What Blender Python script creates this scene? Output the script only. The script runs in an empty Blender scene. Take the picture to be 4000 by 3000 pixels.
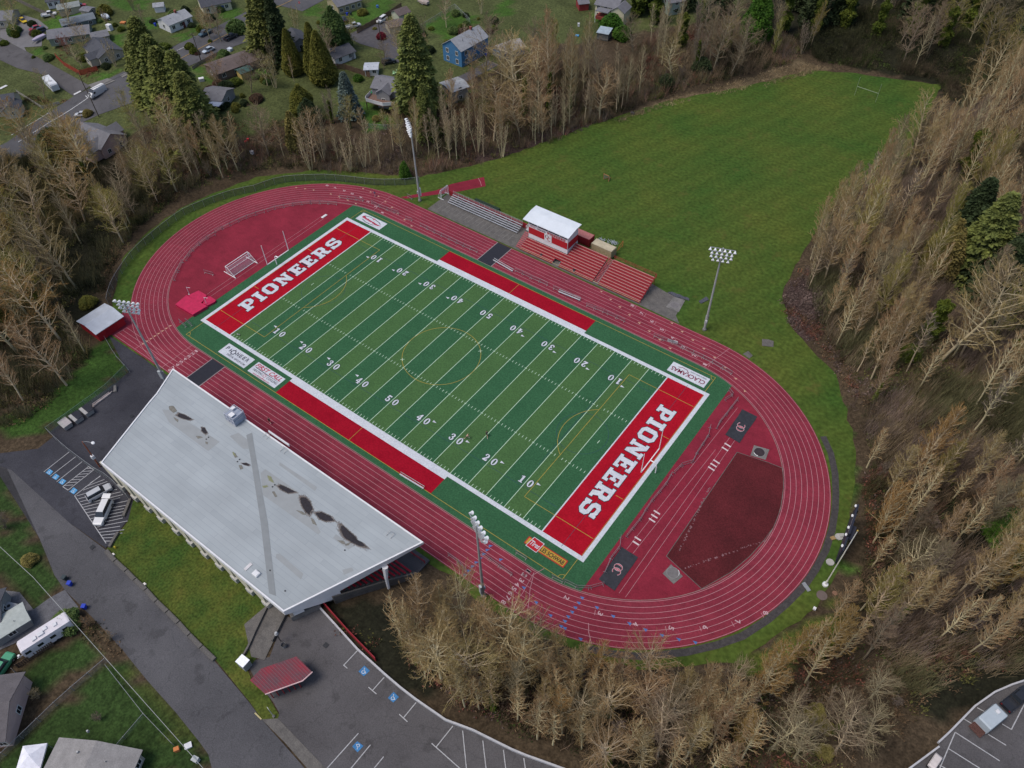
import bpy, bmesh, math, random
import numpy as np
from math import sin, cos, pi, radians, hypot, atan2, sqrt
from mathutils import Vector, Matrix, noise
from mathutils.geometry import tessellate_polygon

random.seed(7)
scn = bpy.context.scene
COL = scn.collection
# ------------------------------------------------------------------ camera
F, CX, CY, CZ, RA, RB, RC = 3013.14812, 89.06185, -87.75635, 129.42417, 0.72396, 0.02046, 0.64008
ROT = Matrix.Rotation(RC, 3, 'Z') @ Matrix.Rotation(RB, 3, 'Y') @ Matrix.Rotation(RA, 3, 'X')
CAM = Vector((CX, CY, CZ))
cd = bpy.data.cameras.new('camera'); cam = bpy.data.objects.new('camera', cd); COL.objects.link(cam)
cam.matrix_world = Matrix.Translation(CAM) @ ROT.to_4x4()
cd.sensor_width = 36; cd.lens = 36 * F / 4000; cd.clip_end = 6000; cd.clip_start = 1
scn.camera = cam

def at(px, py, z=0.0):
    d = ROT @ Vector(((px - 2000) / F, -(py - 1500) / F, -1.0))
    t = (z - CZ) / d.z
    return (CX + d.x * t, CY + d.y * t)

# ------------------------------------------------------------------ terrain height
FZ = [at(*p) for p in [(430,1330),(436,1170),(476,1010),(560,920),(640,850),(760,780),(1000,690),(1250,660),(1640,690),
      (1870,640),(2000,600),(2300,490),(2600,395),(3000,315),(3160,270),(3350,285),(3680,330),(3620,450),(3560,600),
      (3400,720),(3270,780),(3190,900),(3100,1060),(3055,1150),(3080,1260),(3160,1350),(3260,1460),(3310,1600),
      (3350,1800),(3330,2000),(3290,2200),(3200,2370),(2900,2590),(2500,2620),(2100,2500),(1850,2350)]] + \
     [(38,-41.6),(30,-43.5),(-38,-43.5),(-46,-41.6),(-60,-41.6),(-76,-41.6)]
FZn = np.array(FZ)
def dist_out(x, y):
    """distance from (x,y) to the flat sports ground, 0 inside"""
    x = np.asarray(x, float); y = np.asarray(y, float)
    inside = np.zeros(x.shape, bool); dm = np.full(x.shape, 1e18)
    n = len(FZn)
    for i in range(n):
        ax, ay = FZn[i]; bx, by = FZn[(i + 1) % n]
        c = ((ay > y) != (by > y)) & (x < (bx - ax) * (y - ay) / (by - ay + 1e-12) + ax)
        inside ^= c
        ex, ey = bx - ax, by - ay
        t = np.clip(((x - ax) * ex + (y - ay) * ey) / (ex * ex + ey * ey), 0, 1)
        dm = np.minimum(dm, (x - ax - t * ex) ** 2 + (y - ay - t * ey) ** 2)
    return np.where(inside, 0.0, np.sqrt(dm))
def sstep(t): t = np.clip(t, 0, 1); return t * t * (3 - 2 * t)
def Hn(x, y):
    x = np.asarray(x, float); y = np.asarray(y, float)
    d = dist_out(x, y)
    sw = np.clip(1.6 + 0.042 * (x + 60), 0.8, 6.5)
    ne = 6.0
    k = sstep((y + 0.25 * x + 40) / 50.0)          # 0 = street side (south), 1 = hill side (north)
    tgt = sw * (1 - k) + ne * k
    return tgt * sstep(d / 18.0)
def H(x, y): return float(Hn(x, y))
def G(px, py, h=0.0):
    z = 0.0
    for _ in range(14):
        x, y = at(px, py, z + h); z = 0.5 * z + 0.5 * H(x, y)
    x, y = at(px, py, z + h); return Vector((x, y, H(x, y)))
def T(X, Y, s=0.45208):
    return lambda x, y: (X + x * s, Y + y * s)

# ------------------------------------------------------------------ materials
MATS = {}
def mat(name, col, rough=0.85, var=0.12, scale=1.5, metal=0.0, bump=0.0, col2=None, obj_rand=0.0, spec=0.3, coord='Object', detail=6, stretch=None, alpha=None, fine=0.0, fscale=12.0):
    if name in MATS: return MATS[name]
    m = bpy.data.materials.new(name); m.use_nodes = True; nt = m.node_tree; N = nt.nodes; L = nt.links
    b = N['Principled BSDF']; b.inputs['Roughness'].default_value = rough; b.inputs['Metallic'].default_value = metal
    b.inputs['Specular IOR Level'].default_value = spec
    tc = N.new('ShaderNodeTexCoord'); src = tc.outputs[coord]
    if stretch:
        mp = N.new('ShaderNodeMapping'); mp.inputs['Scale'].default_value = stretch
        mp.inputs['Rotation'].default_value = (0, 0, 0); L.new(src, mp.inputs[0]); src = mp.outputs[0]
    nz = N.new('ShaderNodeTexNoise'); nz.inputs['Scale'].default_value = scale; nz.inputs['Detail'].default_value = detail
    nz.inputs['Roughness'].default_value = 0.62
    L.new(src, nz.inputs['Vector'])
    r = N.new('ShaderNodeValToRGB'); r.color_ramp.elements[0].position = 0.32; r.color_ramp.elements[1].position = 0.68
    c2 = col2 or [c * (1 - var) for c in col]; c1 = col if col2 else [min(1, c * (1 + var)) for c in col]
    r.color_ramp.elements[0].color = (*c2, 1); r.color_ramp.elements[1].color = (*c1, 1)
    L.new(nz.outputs['Fac'], r.inputs[0]); out = r.outputs[0]
    if fine:
        n2 = N.new('ShaderNodeTexNoise'); n2.inputs['Scale'].default_value = fscale; n2.inputs['Detail'].default_value = 3
        L.new(src, n2.inputs['Vector'])
        mr = N.new('ShaderNodeMapRange'); mr.inputs[1].default_value = 0.3; mr.inputs[2].default_value = 0.7
        mr.inputs[3].default_value = 1 - fine; mr.inputs[4].default_value = 1 + fine; L.new(n2.outputs['Fac'], mr.inputs[0])
        mx = N.new('ShaderNodeVectorMath'); mx.operation = 'SCALE'; L.new(out, mx.inputs[0]); L.new(mr.outputs[0], mx.inputs['Scale']); out = mx.outputs[0]
    if obj_rand:
        oi = N.new('ShaderNodeObjectInfo'); hs = N.new('ShaderNodeHueSaturation')
        mr = N.new('ShaderNodeMapRange'); mr.inputs[3].default_value = 1 - obj_rand; mr.inputs[4].default_value = 1 + obj_rand
        L.new(oi.outputs['Random'], mr.inputs[0]); L.new(mr.outputs[0], hs.inputs['Value'])
        mr2 = N.new('ShaderNodeMapRange'); mr2.inputs[3].default_value = 0.5 - obj_rand * 0.10; mr2.inputs[4].default_value = 0.5 + obj_rand * 0.10
        wn = N.new('ShaderNodeTexWhiteNoise'); wn.noise_dimensions = '1D'; L.new(oi.outputs['Random'], wn.inputs['W'])
        L.new(wn.outputs['Value'], mr2.inputs[0]); L.new(mr2.outputs[0], hs.inputs['Hue'])
        L.new(out, hs.inputs['Color']); out = hs.outputs[0]
    L.new(out, b.inputs['Base Color'])
    if bump:
        bp = N.new('ShaderNodeBump'); bp.inputs['Strength'].default_value = bump; bp.inputs['Distance'].default_value = 0.1
        L.new(nz.outputs['Fac'], bp.inputs['Height']); L.new(bp.outputs[0], b.inputs['Normal'])
    if alpha is not None: b.inputs['Alpha'].default_value = alpha
    MATS[name] = m; return m
def vcmat(name, rough=0.95, nscale=1.2, amt=0.35, fine=0.3, fscale=9.0, bump=0.0):
    m = bpy.data.materials.new(name); m.use_nodes = True; nt = m.node_tree; N = nt.nodes; L = nt.links
    b = N['Principled BSDF']; b.inputs['Roughness'].default_value = rough; b.inputs['Specular IOR Level'].default_value = 0.1
    a = N.new('ShaderNodeAttribute'); a.attribute_name = 'Col'; out = a.outputs['Color']
    tc = N.new('ShaderNodeTexCoord')
    for s, k in ((nscale, amt), (fscale, fine), (0.12, 0.25)):
        n = N.new('ShaderNodeTexNoise'); n.inputs['Scale'].default_value = s; n.inputs['Detail'].default_value = 5; L.new(tc.outputs['Object'], n.inputs['Vector'])
        mr = N.new('ShaderNodeMapRange'); mr.inputs[1].default_value = 0.3; mr.inputs[2].default_value = 0.7; mr.inputs[3].default_value = 1 - k; mr.inputs[4].default_value = 1 + k
        L.new(n.outputs['Fac'], mr.inputs[0]); v = N.new('ShaderNodeVectorMath'); v.operation = 'SCALE'; L.new(out, v.inputs[0]); L.new(mr.outputs[0], v.inputs['Scale']); out = v.outputs[0]
    L.new(out, b.inputs['Base Color'])
    return m

# ------------------------------------------------------------------ object helpers
def tag(o, label=None, cat=None, group=None, kind=None):
    if label: o['label'] = label
    if cat: o['category'] = cat
    if group: o['group'] = group
    if kind: o['kind'] = kind
    return o
def thing(name, label, cat, loc=(0, 0, 0), rz=0.0, group=None):
    o = bpy.data.objects.new(name, None); COL.objects.link(o); o.location = loc; o.rotation_euler = (0, 0, rz); o.empty_display_size = 0.2
    return tag(o, label, cat, group)
class MB:
    def __init__(s): s.v = []; s.f = []; s.mi = []
    def add(s, vs, fs, mi=0):
        n = len(s.v); s.v += [tuple(v) for v in vs]; s.f += [tuple(n + i for i in f) for f in fs]; s.mi += [mi] * len(fs); return s
    def box(s, x0, x1, y0, y1, z0, z1, mi=0, M=None):
        vs = [Vector(p) for p in ((x0,y0,z0),(x1,y0,z0),(x1,y1,z0),(x0,y1,z0),(x0,y0,z1),(x1,y0,z1),(x1,y1,z1),(x0,y1,z1))]
        if M: vs = [M @ v for v in vs]
        return s.add(vs, [(3,2,1,0),(4,5,6,7),(0,1,5,4),(1,2,6,5),(2,3,7,6),(3,0,4,7)], mi)
    def tube(s, a, b, r, r2=None, n=6, mi=0, caps=True):
        a = Vector(a); b = Vector(b); r2 = r if r2 is None else r2; d = (b - a)
        if d.length < 1e-6: return s
        d.normalize(); u = d.orthogonal().normalized(); w = d.cross(u)
        vs = []
        for c, rr in ((a, r), (b, r2)):
            for k in range(n):
                t = 2 * pi * k / n; vs.append(c + (u * cos(t) + w * sin(t)) * rr)
        fs = [(k, (k + 1) % n, n + (k + 1) % n, n + k) for k in range(n)]
        if caps: fs += [tuple(range(n - 1, -1, -1)), tuple(range(n, 2 * n))]
        return s.add(vs, fs, mi)
    def path(s, pts, r, n=6, mi=0):
        for a, b in zip(pts, pts[1:]): s.tube(a, b, r, n=n, mi=mi)
        return s
    def poly(s, pts, z, mi=0, holes=()):
        loops = [[Vector((p[0], p[1], 0)) for p in pts]] + [[Vector((p[0], p[1], 0)) for p in h] for h in holes]
        tri = tessellate_polygon(loops); vs = [(p.x, p.y, z) for l in loops for p in l]
        fs = []
        for t in tri:
            a, b, c = [Vector(vs[i]) for i in t]
            cr = (b - a).cross(c - a).z
            if abs(cr) < 1e-9: continue
            fs.append(t if cr > 0 else (t[0], t[2], t[1]))
        return s.add(vs, fs, mi)
    def prism(s, pts, z0, z1, mi=0):
        n = len(pts); a = sum(pts[i][0] * pts[(i+1) % n][1] - pts[(i+1) % n][0] * pts[i][1] for i in range(n))
        if a < 0: pts = pts[::-1]
        s.poly(pts, z1, mi); 
        vs = [(p[0], p[1], z0) for p in pts] + [(p[0], p[1], z1) for p in pts]
        return s.add(vs, [(i, (i+1) % n, n + (i+1) % n, n + i) for i in range(n)], mi)
    def sphere(s, c, r, sq=(1,1,1), n=8, m=5, mi=0):
        vs = []; c = Vector(c)
        for i in range(m + 1):
            ph = pi * i / m
            for k in range(n): vs.append(c + Vector((r*sq[0]*sin(ph)*cos(2*pi*k/n), r*sq[1]*sin(ph)*sin(2*pi*k/n), r*sq[2]*cos(ph))))
        return s.add(vs, [(i*n+k, (i+1)*n+k, (i+1)*n+(k+1) % n, i*n+(k+1) % n) for i in range(m) for k in range(n)], mi)
    def build(s, name, m, parent=None, smooth=False, loc=None):
        me = bpy.data.meshes.new(name); me.from_pydata(s.v, [], s.f); ms = m if isinstance(m, (list, tuple)) else [m]
        for x in ms: me.materials.append(x)
        if len(ms) > 1: me.polygons.foreach_set('material_index', s.mi)
        if smooth: me.polygons.foreach_set('use_smooth', [True] * len(me.polygons))
        me.update(); o = bpy.data.objects.new(name, me); COL.objects.link(o)
        if parent: o.parent = parent
        if loc: o.location = loc
        return o
def kids(o): return [c for c in KIDS.get(o.name, [])]
KIDS = {}
def index_kids(root):
    for o in root: KIDS[o.name] = []
def copy_tree(o, parent=None, children=None):
    c = o.copy(); COL.objects.link(c); c.parent = parent
    for ch in o.children: copy_tree(ch, c)
    return c
def clone(proto, loc, rz, label=None, scale=1.0, group=None):
    c = copy_tree(proto); c.location = loc; c.rotation_euler = (0, 0, rz); c.scale = (scale,) * 3 if not isinstance(scale, tuple) else scale
    if label: c['label'] = label
    if group: c['group'] = group
    return c
class Protos:
    """first use moves the original, later uses copy it"""
    def __init__(s, o): s.o = o; s.used = False
    def put(s, loc, rz, label=None, scale=1.0, group=None):
        if not s.used:
            s.used = True; c = s.o; c.location = loc; c.rotation_euler = (0, 0, rz); c.scale = (scale,) * 3 if not isinstance(scale, tuple) else scale
            if label: c['label'] = label
            if group: c['group'] = group
            return c
        return clone(s.o, loc, rz, label, scale, group)
def structure(o): o['kind'] = 'structure'; return o
def pathpts(pl, step):
    """points every `step` metres along polyline"""
    out = []; rem = 0.0
    for a, b in zip(pl, pl[1:]):
        a = Vector(a[:2]); b = Vector(b[:2]); L = (b - a).length
        if L < 1e-6: continue
        t = rem
        while t <= L: out.append((a + (b - a) * t / L, atan2((b-a).y, (b-a).x))); t += step
        rem = t - L
    return out
def strip(mb, pl, w, z, mi=0, closed=False):
    """flat ribbon along polyline with mitred joints"""
    P = [Vector(p[:2]) for p in pl]; n = len(P); vs = []
    for i in range(n):
        a = P[(i-1) % n] if (closed or i > 0) else None; b = P[(i+1) % n] if (closed or i < n-1) else None
        d1 = (P[i] - a).normalized() if a is not None else None; d2 = (b - P[i]).normalized() if b is not None else None
        d = (d1 or d2) if (d1 is None or d2 is None) else (d1 + d2).normalized()
        k = 1.0 if (d1 is None or d2 is None) else 1 / max(0.4, d.dot(d1))
        nn = Vector((-d.y, d.x)) * (w / 2 * k); 
        zz = z(P[i].x, P[i].y) if callable(z) else z
        vs += [(P[i].x + nn.x, P[i].y + nn.y, zz), (P[i].x - nn.x, P[i].y - nn.y, zz)]
    m = n if closed else n - 1
    mb.add(vs, [(2*i, 2*i+1, (2*((i+1) % n))+1, 2*((i+1) % n)) for i in range(m)], mi); return mb
def drape(name, pts, m, off=0.06, step=2.0, holes=(), parent=None):
    mb = MB(); mb.poly(pts, 0, 0, holes); me = bpy.data.meshes.new(name); me.from_pydata(mb.v, [], mb.f)
    bm = bmesh.new(); bm.from_mesh(me)
    xs = [p[0] for p in pts]; ys = [p[1] for p in pts]
    for ax, lo, hi in ((0, min(xs), max(xs)), (1, min(ys), max(ys))):
        g = math.ceil(lo / step) * step
        while g < hi:
            co = (g, 0, 0) if ax == 0 else (0, g, 0); no = (1, 0, 0) if ax == 0 else (0, 1, 0)
            bmesh.ops.bisect_plane(bm, geom=bm.verts[:] + bm.edges[:] + bm.faces[:], plane_co=co, plane_no=no); g += step
    bmesh.ops.triangulate(bm, faces=bm.faces[:])
    V = bm.verts[:]; hz = Hn([v.co.x for v in V], [v.co.y for v in V])
    for v, z in zip(V, hz): v.co.z = z + off
    bm.to_mesh(me); bm.free(); me.materials.append(m); o = bpy.data.objects.new(name, me); COL.objects.link(o)
    if parent: o.parent = parent
    return o
def HZ(off): return lambda x, y: H(x, y) + off
def dense(pl, step=1.5):
    out = []
    for a, b in zip(pl, pl[1:]):
        n = max(1, int(hypot(b[0]-a[0], b[1]-a[1]) / step))
        out += [(a[0] + (b[0]-a[0])*k/n, a[1] + (b[1]-a[1])*k/n) for k in range(n)]
    return out + [tuple(pl[-1][:2])]
def gx(px, py): g = G(px, py); return (g.x, g.y)

# ------------------------------------------------------------------ world and sun
w = bpy.data.worlds.new('World'); scn.world = w; w.use_nodes = True
nt = w.node_tree; bg = nt.nodes['Background']; sky = nt.nodes.new('ShaderNodeTexSky'); sky.sky_type = 'NISHITA'
SUN_EL, SUN_AZ = radians(62), radians(215)
sky.sun_disc = False; sky.sun_elevation = SUN_EL; sky.sun_rotation = SUN_AZ; sky.dust_density = 2.5; sky.ozone_density = 1.2
nt.links.new(sky.outputs[0], bg.inputs[0]); bg.inputs[1].default_value = 0.15
ld = bpy.data.lights.new('sun', 'SUN'); ld.energy = 2.0; ld.angle = radians(24); ld.color = (1, 0.93, 0.84)
sun = bpy.data.objects.new('sun', ld); COL.objects.link(sun)
sd = Vector((sin(SUN_AZ) * cos(SUN_EL), cos(SUN_AZ) * cos(SUN_EL), sin(SUN_EL)))
sun.rotation_euler = sd.to_track_quat('Z', 'Y').to_euler()
scn.view_settings.view_transform = 'Standard'; scn.view_settings.look = 'None'; scn.view_settings.exposure = 0
#%%SETTING
# ================================================================== SETTING
def P(*pts): return [gx(x, y) for x, y in pts]
t00, t10, t20, t30 = T(0, 0), T(1000, 0), T(2000, 0), T(3000, 0)
t01, t11, t21, t31 = T(0, 750), T(1000, 750), T(2000, 750), T(3000, 750)
t02, t12, t22, t32 = T(0, 1500), T(1000, 1500), T(2000, 1500), T(3000, 1500)
t03, t13, t23, t33 = T(0, 2250), T(1000, 2250), T(2000, 2250), T(3000, 2250)
def TP(t, *pts): return [gx(*t(x, y)) for x, y in pts]

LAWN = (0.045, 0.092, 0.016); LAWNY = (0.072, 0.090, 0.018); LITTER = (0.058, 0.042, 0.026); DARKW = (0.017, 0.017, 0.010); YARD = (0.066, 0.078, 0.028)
TANG = (0.120, 0.090, 0.052); PURP = (0.055, 0.036, 0.032); GRAVEL = (0.10, 0.10, 0.11); MULCH = (0.045, 0.024, 0.017)
DLAWN = (0.028, 0.052, 0.014)
zones = [  # painted softly into the ground sheet, later ones over earlier ones
 (YARD, P((-200,-300),(2900,-300),(2900,60),(2150,180),(1750,330),(1650,420),(1100,480),(900,560),(600,480),(420,560),(0,600),(-300,560))),
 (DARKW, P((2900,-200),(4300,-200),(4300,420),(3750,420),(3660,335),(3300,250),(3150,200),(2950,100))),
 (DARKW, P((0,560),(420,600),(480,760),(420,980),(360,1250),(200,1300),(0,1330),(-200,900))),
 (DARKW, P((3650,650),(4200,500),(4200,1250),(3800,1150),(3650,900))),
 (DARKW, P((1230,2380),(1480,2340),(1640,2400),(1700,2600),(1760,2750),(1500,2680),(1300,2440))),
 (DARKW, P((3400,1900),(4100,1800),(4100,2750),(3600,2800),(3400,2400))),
 (TANG, P((2360,500),(2480,440),(2700,360),(2950,300),(3120,235),(3240,260),(3160,295),(3000,345),(2800,380),(2600,420),(2430,480))),
 (PURP, P((1860,610),(2000,560),(2360,470),(2420,490),(2200,560),(2000,625),(1870,660))),
 (PURP, P((3060,1130),(3150,1080),(3250,1150),(3200,1330),(3120,1320),(3070,1240))),
 (MULCH, TP(t02,(1270,1110),(1400,1130),(2060,1640),(2000,1640),(1290,1060))),
 ((0.034,0.070,0.014), TP(t01,(560,1640),(700,1430),(840,1320),(930,1270),(1110,1540),(900,1650),(960,1800),(300,2100),(0,2130),(0,1940),(300,1860))),
 (LAWN, TP(t00,(370,200),(650,90),(790,130),(500,240),(440,265))), (LAWN, TP(t00,(0,250),(140,300),(130,360),(60,350),(0,300))),
 (LAWN, TP(t00,(280,430),(380,390),(400,440),(310,480))), (LAWN, TP(t00,(920,0),(1290,0),(1280,80),(1120,90),(1000,60))),
 (LAWN, TP(t00,(1230,140),(1350,150),(1350,290),(1250,230))), (LAWN, TP(t00,(1490,290),(1600,270),(1650,310),(1560,360))),
 (LAWN, TP(t00,(1640,260),(1700,190),(1820,240),(1760,300))), (LAWN, TP(t00,(1900,100),(2060,60),(2100,150),(1990,170),(1820,140))),
 (LAWN, TP(t00,(1650,590),(1760,570),(1800,650),(1880,700),(1780,690),(1660,620))), (LAWN, TP(t00,(960,300),(1060,290),(1060,480),(1000,430))),
 (LAWN, TP(t00,(800,650),(1040,600),(1010,650),(860,720))),
 (LAWN, TP(t10,(400,90),(580,20),(560,160),(480,150))), (LAWN, TP(t10,(800,130),(1100,-40),(1200,0),(1180,80),(900,250),(790,290))),
 (LAWN, TP(t10,(1440,230),(1680,80),(1860,120),(1900,190),(1650,340),(1500,260))), (LAWN, TP(t10,(880,830),(1000,880),(1050,950),(1270,1060),(1250,1110),(950,1110))),
 (LAWN, TP(t10,(1800,700),(1880,720),(1880,800),(1830,770))), (LAWN, TP(t10,(20,580),(160,580),(160,650),(40,660))),
 (LAWN, TP(t20,(-100,0),(0,0),(0,120),(-200,130))), (LAWN, TP(t20,(690,120),(930,150),(930,190),(700,190))),
 (DLAWN, TP(t03,(0,120),(200,0),(460,0),(530,130),(500,180),(290,280),(180,150))), (DLAWN, TP(t03,(160,830),(560,540),(750,620),(800,720),(440,1060),(260,1010))),
 (DLAWN, TP(t03,(940,760),(1110,740),(1500,1160),(1760,1480),(1860,1700),(600,1800),(-100,1800),(0,1500),(300,1330))),
 ((0.048,0.062,0.016), TP(t03,(1000,760),(1110,740),(1500,1160),(1760,1480),(1650,1480),(1300,1100))),
 (DLAWN, TP(t02, (-200,700),(0,760),(150,1100),(330,1400),(470,1659),(-200,1700))), (LITTER, TP(t02, (0,1050),(120,1150),(120,1300),(0,1350))),
 (LAWN, TP(t32,(100,0),(560,0),(640,350),(720,800),(740,950),(640,1200),(700,1650),(480,1500))),
 (LAWN, P((3950,1500),(4100,1500),(4100,1760),(3960,1700))),
 (LAWNY, P((3180,2440),(3330,2330),(3330,2450),(3200,2560),(2950,2650),(2850,2600))),
]
def pin(poly, x, y):
    ins = np.zeros(x.shape, bool); n = len(poly)
    for i in range(n):
        ax, ay = poly[i]; bx, by = poly[(i+1) % n]
        if ay == by: continue
        ins ^= ((ay > y) != (by > y)) & (x < (bx - ax) * (y - ay) / (by - ay) + ax)
    return ins
gxs = list(np.arange(-300, 232, 2.0)); gys = list(np.arange(-160, 342, 2.0))
for L_, s in ((gxs, 1), (gys, 1)):
    st = 4.0
    while L_[-1] < 3000: L_.append(L_[-1] + st); st *= 1.5
    st = 4.0
    while L_[0] > -3000: L_.insert(0, L_[0] - st); st *= 1.5
GXX, GYY = np.meshgrid(np.array(gxs), np.array(gys)); nx, ny = len(gxs), len(gys)
zz = Hn(GXX, GYY) - 0.05
jx = GXX + np.random.RandomState(3).uniform(-1.2, 1.2, GXX.shape); jy = GYY + np.random.RandomState(4).uniform(-1.2, 1.2, GXX.shape)
colr = np.zeros(GXX.shape + (4,)); colr[..., :3] = LITTER; colr[..., 3] = 1
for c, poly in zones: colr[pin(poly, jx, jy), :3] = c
me = bpy.data.meshes.new('ground'); V = np.stack([GXX, GYY, zz], -1).reshape(-1, 3)
ii = np.arange((ny-1) * nx).reshape(ny-1, nx)[:, :-1].ravel(); FQ = np.stack([ii, ii+1, ii+nx+1, ii+nx], 1)
me.vertices.add(len(V)); me.vertices.foreach_set('co', V.ravel()); me.loops.add(FQ.size); me.loops.foreach_set('vertex_index', FQ.ravel())
me.polygons.add(len(FQ)); me.polygons.foreach_set('loop_start', np.arange(0, FQ.size, 4)); me.polygons.foreach_set('loop_total', np.full(len(FQ), 4)); 
me.update(); me.validate()
ca = me.color_attributes.new('Col', 'FLOAT_COLOR', 'POINT'); ca.data.foreach_set('color', colr.reshape(-1, 4).ravel())
me.polygons.foreach_set('use_smooth', [True] * len(me.polygons))
me.materials.append(vcmat('ground_soil', fine=0.35, fscale=3.0)); gr = bpy.data.objects.new('ground', me); COL.objects.link(gr); structure(gr)

# ---- grass of the sports ground
def jitter(pl, a, step=3.0, seed=1):
    rr = random.Random(seed); d = dense(pl + [pl[0]], step)[:-1]
    return [(x + rr.uniform(-a, a), y + rr.uniform(-a, a)) for x, y in d]
GM = mat('field_grass', (0.076, 0.098, 0.018), rough=0.95, col2=(0.035, 0.080, 0.014), scale=0.035, fine=0.30, fscale=1.1, spec=0.1, detail=9)
FZi = [(x * 0.997 + 0.1, y * 0.997) for x, y in FZ]
mb = MB(); mb.poly(jitter(FZi, 0.45, 2.5), 0.02); structure(mb.build('grass_field', GM))
GM2 = mat('rough_grass', (0.086, 0.094, 0.018), rough=0.95, col2=(0.034, 0.068, 0.013), scale=0.16, fine=0.4, fscale=2.5, spec=0.1, detail=9)
structure(drape('grass_bank', TP(t02, (1130,1050),(1160,1000),(1300,1070),(2060,1620),(2212,1760)) + P((1108,2400),(1060,2350)) + TP(t13, (110,240),(0,470)) +
   TP(t03, (2212,720),(2160,780)) + P((960,2600),(985,2660)) + TP(t13, (100,1030),(200,1200),(190,1230),(50,1240)) +
   TP(t03, (2160,1090),(1860,720),(1750,620),(1460,310),(1270,130),(1110,0)) + TP(t02, (920,1430),(1030,1290),(1110,1180),(1070,1150)), GM2, off=0.05))

def add_mow(m):
    nt = m.node_tree; N = nt.nodes; L = nt.links; b = N['Principled BSDF']; src = b.inputs['Base Color'].links[0].from_socket; tc = N.new('ShaderNodeTexCoord')
    for rot, sc, amt, dist in ((0.35, 0.055, .06, 6.0),):
        mp = N.new('ShaderNodeMapping'); mp.inputs['Rotation'].default_value = (0, 0, rot); L.new(tc.outputs['Object'], mp.inputs[0]); wv = N.new('ShaderNodeTexWave'); wv.inputs['Scale'].default_value = sc; wv.inputs['Distortion'].default_value = dist; wv.inputs['Detail'].default_value = 4; wv.inputs['Detail Scale'].default_value = .6; L.new(mp.outputs[0], wv.inputs[0])
        mr = N.new('ShaderNodeMapRange'); mr.inputs[3].default_value = 1 - amt; mr.inputs[4].default_value = 1 + amt; L.new(wv.outputs['Fac'], mr.inputs[0]); v = N.new('ShaderNodeVectorMath'); v.operation = 'SCALE'; L.new(src, v.inputs[0]); L.new(mr.outputs[0], v.inputs['Scale']); src = v.outputs[0]
    n = N.new('ShaderNodeTexNoise'); n.inputs['Scale'].default_value = .16; n.inputs['Detail'].default_value = 10; n.inputs['Roughness'].default_value = .72; L.new(tc.outputs['Object'], n.inputs[0]); mr = N.new('ShaderNodeMapRange'); mr.inputs[1].default_value = .56; mr.inputs[2].default_value = .72; mr.inputs[4].default_value = .75; L.new(n.outputs['Fac'], mr.inputs[0])
    mx = N.new('ShaderNodeMix'); mx.data_type = 'RGBA'; L.new(mr.outputs[0], mx.inputs[0]); L.new(src, mx.inputs[6]); mx.inputs[7].default_value = (0.098, 0.090, 0.024, 1); L.new(mx.outputs[2], b.inputs['Base Color'])
add_mow(GM); add_mow(GM2)
# ---- paved ground
ASPH = mat('asphalt', (0.096, 0.094, 0.100), rough=0.92, col2=(0.066, 0.065, 0.070), scale=0.09, fine=0.22, fscale=6.0, spec=0.2, detail=8)
ASPH2 = mat('dark_asphalt', (0.050, 0.050, 0.060), rough=0.9, col2=(0.031, 0.031, 0.039), scale=0.11, fine=0.25, fscale=5.0, spec=0.25, detail=8)
ASPH3 = mat('old_asphalt', (0.100, 0.095, 0.098), rough=0.93, col2=(0.068, 0.064, 0.066), scale=0.10, fine=0.2, fscale=6.0, spec=0.2)
CONC = mat('concrete', (0.19, 0.18, 0.17), rough=0.9, col2=(0.12, 0.115, 0.11), scale=0.6, fine=0.15, fscale=5, bump=0.1)
CONCD = mat('weathered_concrete', (0.135, 0.125, 0.115), rough=0.9, col2=(0.085, 0.08, 0.075), scale=0.7, fine=0.2, fscale=5, bump=0.1)
PAINT = mat('white_road_paint', (0.36, 0.36, 0.37), rough=0.8, var=0.18, scale=3, fine=0.2, fscale=10)
PAINTW = mat("bright_road_paint", (0.55, 0.55, 0.55), rough=0.8, var=0.15, scale=3)
# street beside the grandstand
street_l = TP(t02, (-300,330),(0,600),(340,1330),(470,1650)) + TP(t03, (560,120),(800,360),(1060,640),(1270,900),(1520,1180),(1720,1430),(1800,1540),(1830,1660),(1900,1900))
street_r = P((1300,3200)) + TP(t13, (420,1659),(50,1240)) + TP(t03, (2160,1100),(1850,730),(1750,625),(1450,305),(1260,130),(1100,-5)) + TP(t02, (910,1430),(600,1200),(100,740),(-100,640),(-500,400))
structure(drape('street', street_l + street_r, ASPH, off=0.03))
# side yard lot with the stalls and the path down to the track
lot = TP(t02, (100,735),(600,1195),(915,1420),(1010,1290),(1110,1170),(1140,1020),(1050,930)) 
structure(drape('side_parking', TP(t02, (-200,640),(0,600),(330,560),(470,450),(430,415),(620,270),(900,60),(1000,-10)) + TP(t01, (1120,1550),(1060,1480),(980,1320),(945,1255)) +
   [(-70.5,-41.6),(-60,-41.5),(-45,-41.5),(-33,-42.5),(-33,-60),(-27.5,-65.0)] + TP(t02, (1080,900),(1150,1010),(1110,1170),(1015,1290),(915,1420),(600,1200),(100,745)), ASPH2, off=0.06))
structure(drape('lower_parking', TP(t13, (190,1230),(200,1180),(150,1090)) + P((1000,2660),(970,2600),(940,2590)) + TP(t13, (120,700),(250,340),(320,370),(545,270),(700,440),(880,640),(1110,850),(1380,1070),(1640,1250),(1880,1340),(2212,1500)) +
   TP(t23, (0,1505),(260,1605),(500,1700),(900,1900)) + P((1900,3300),(1400,3300)) + TP(t13,(600,1659)), ASPH3, off=0.045))
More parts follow.
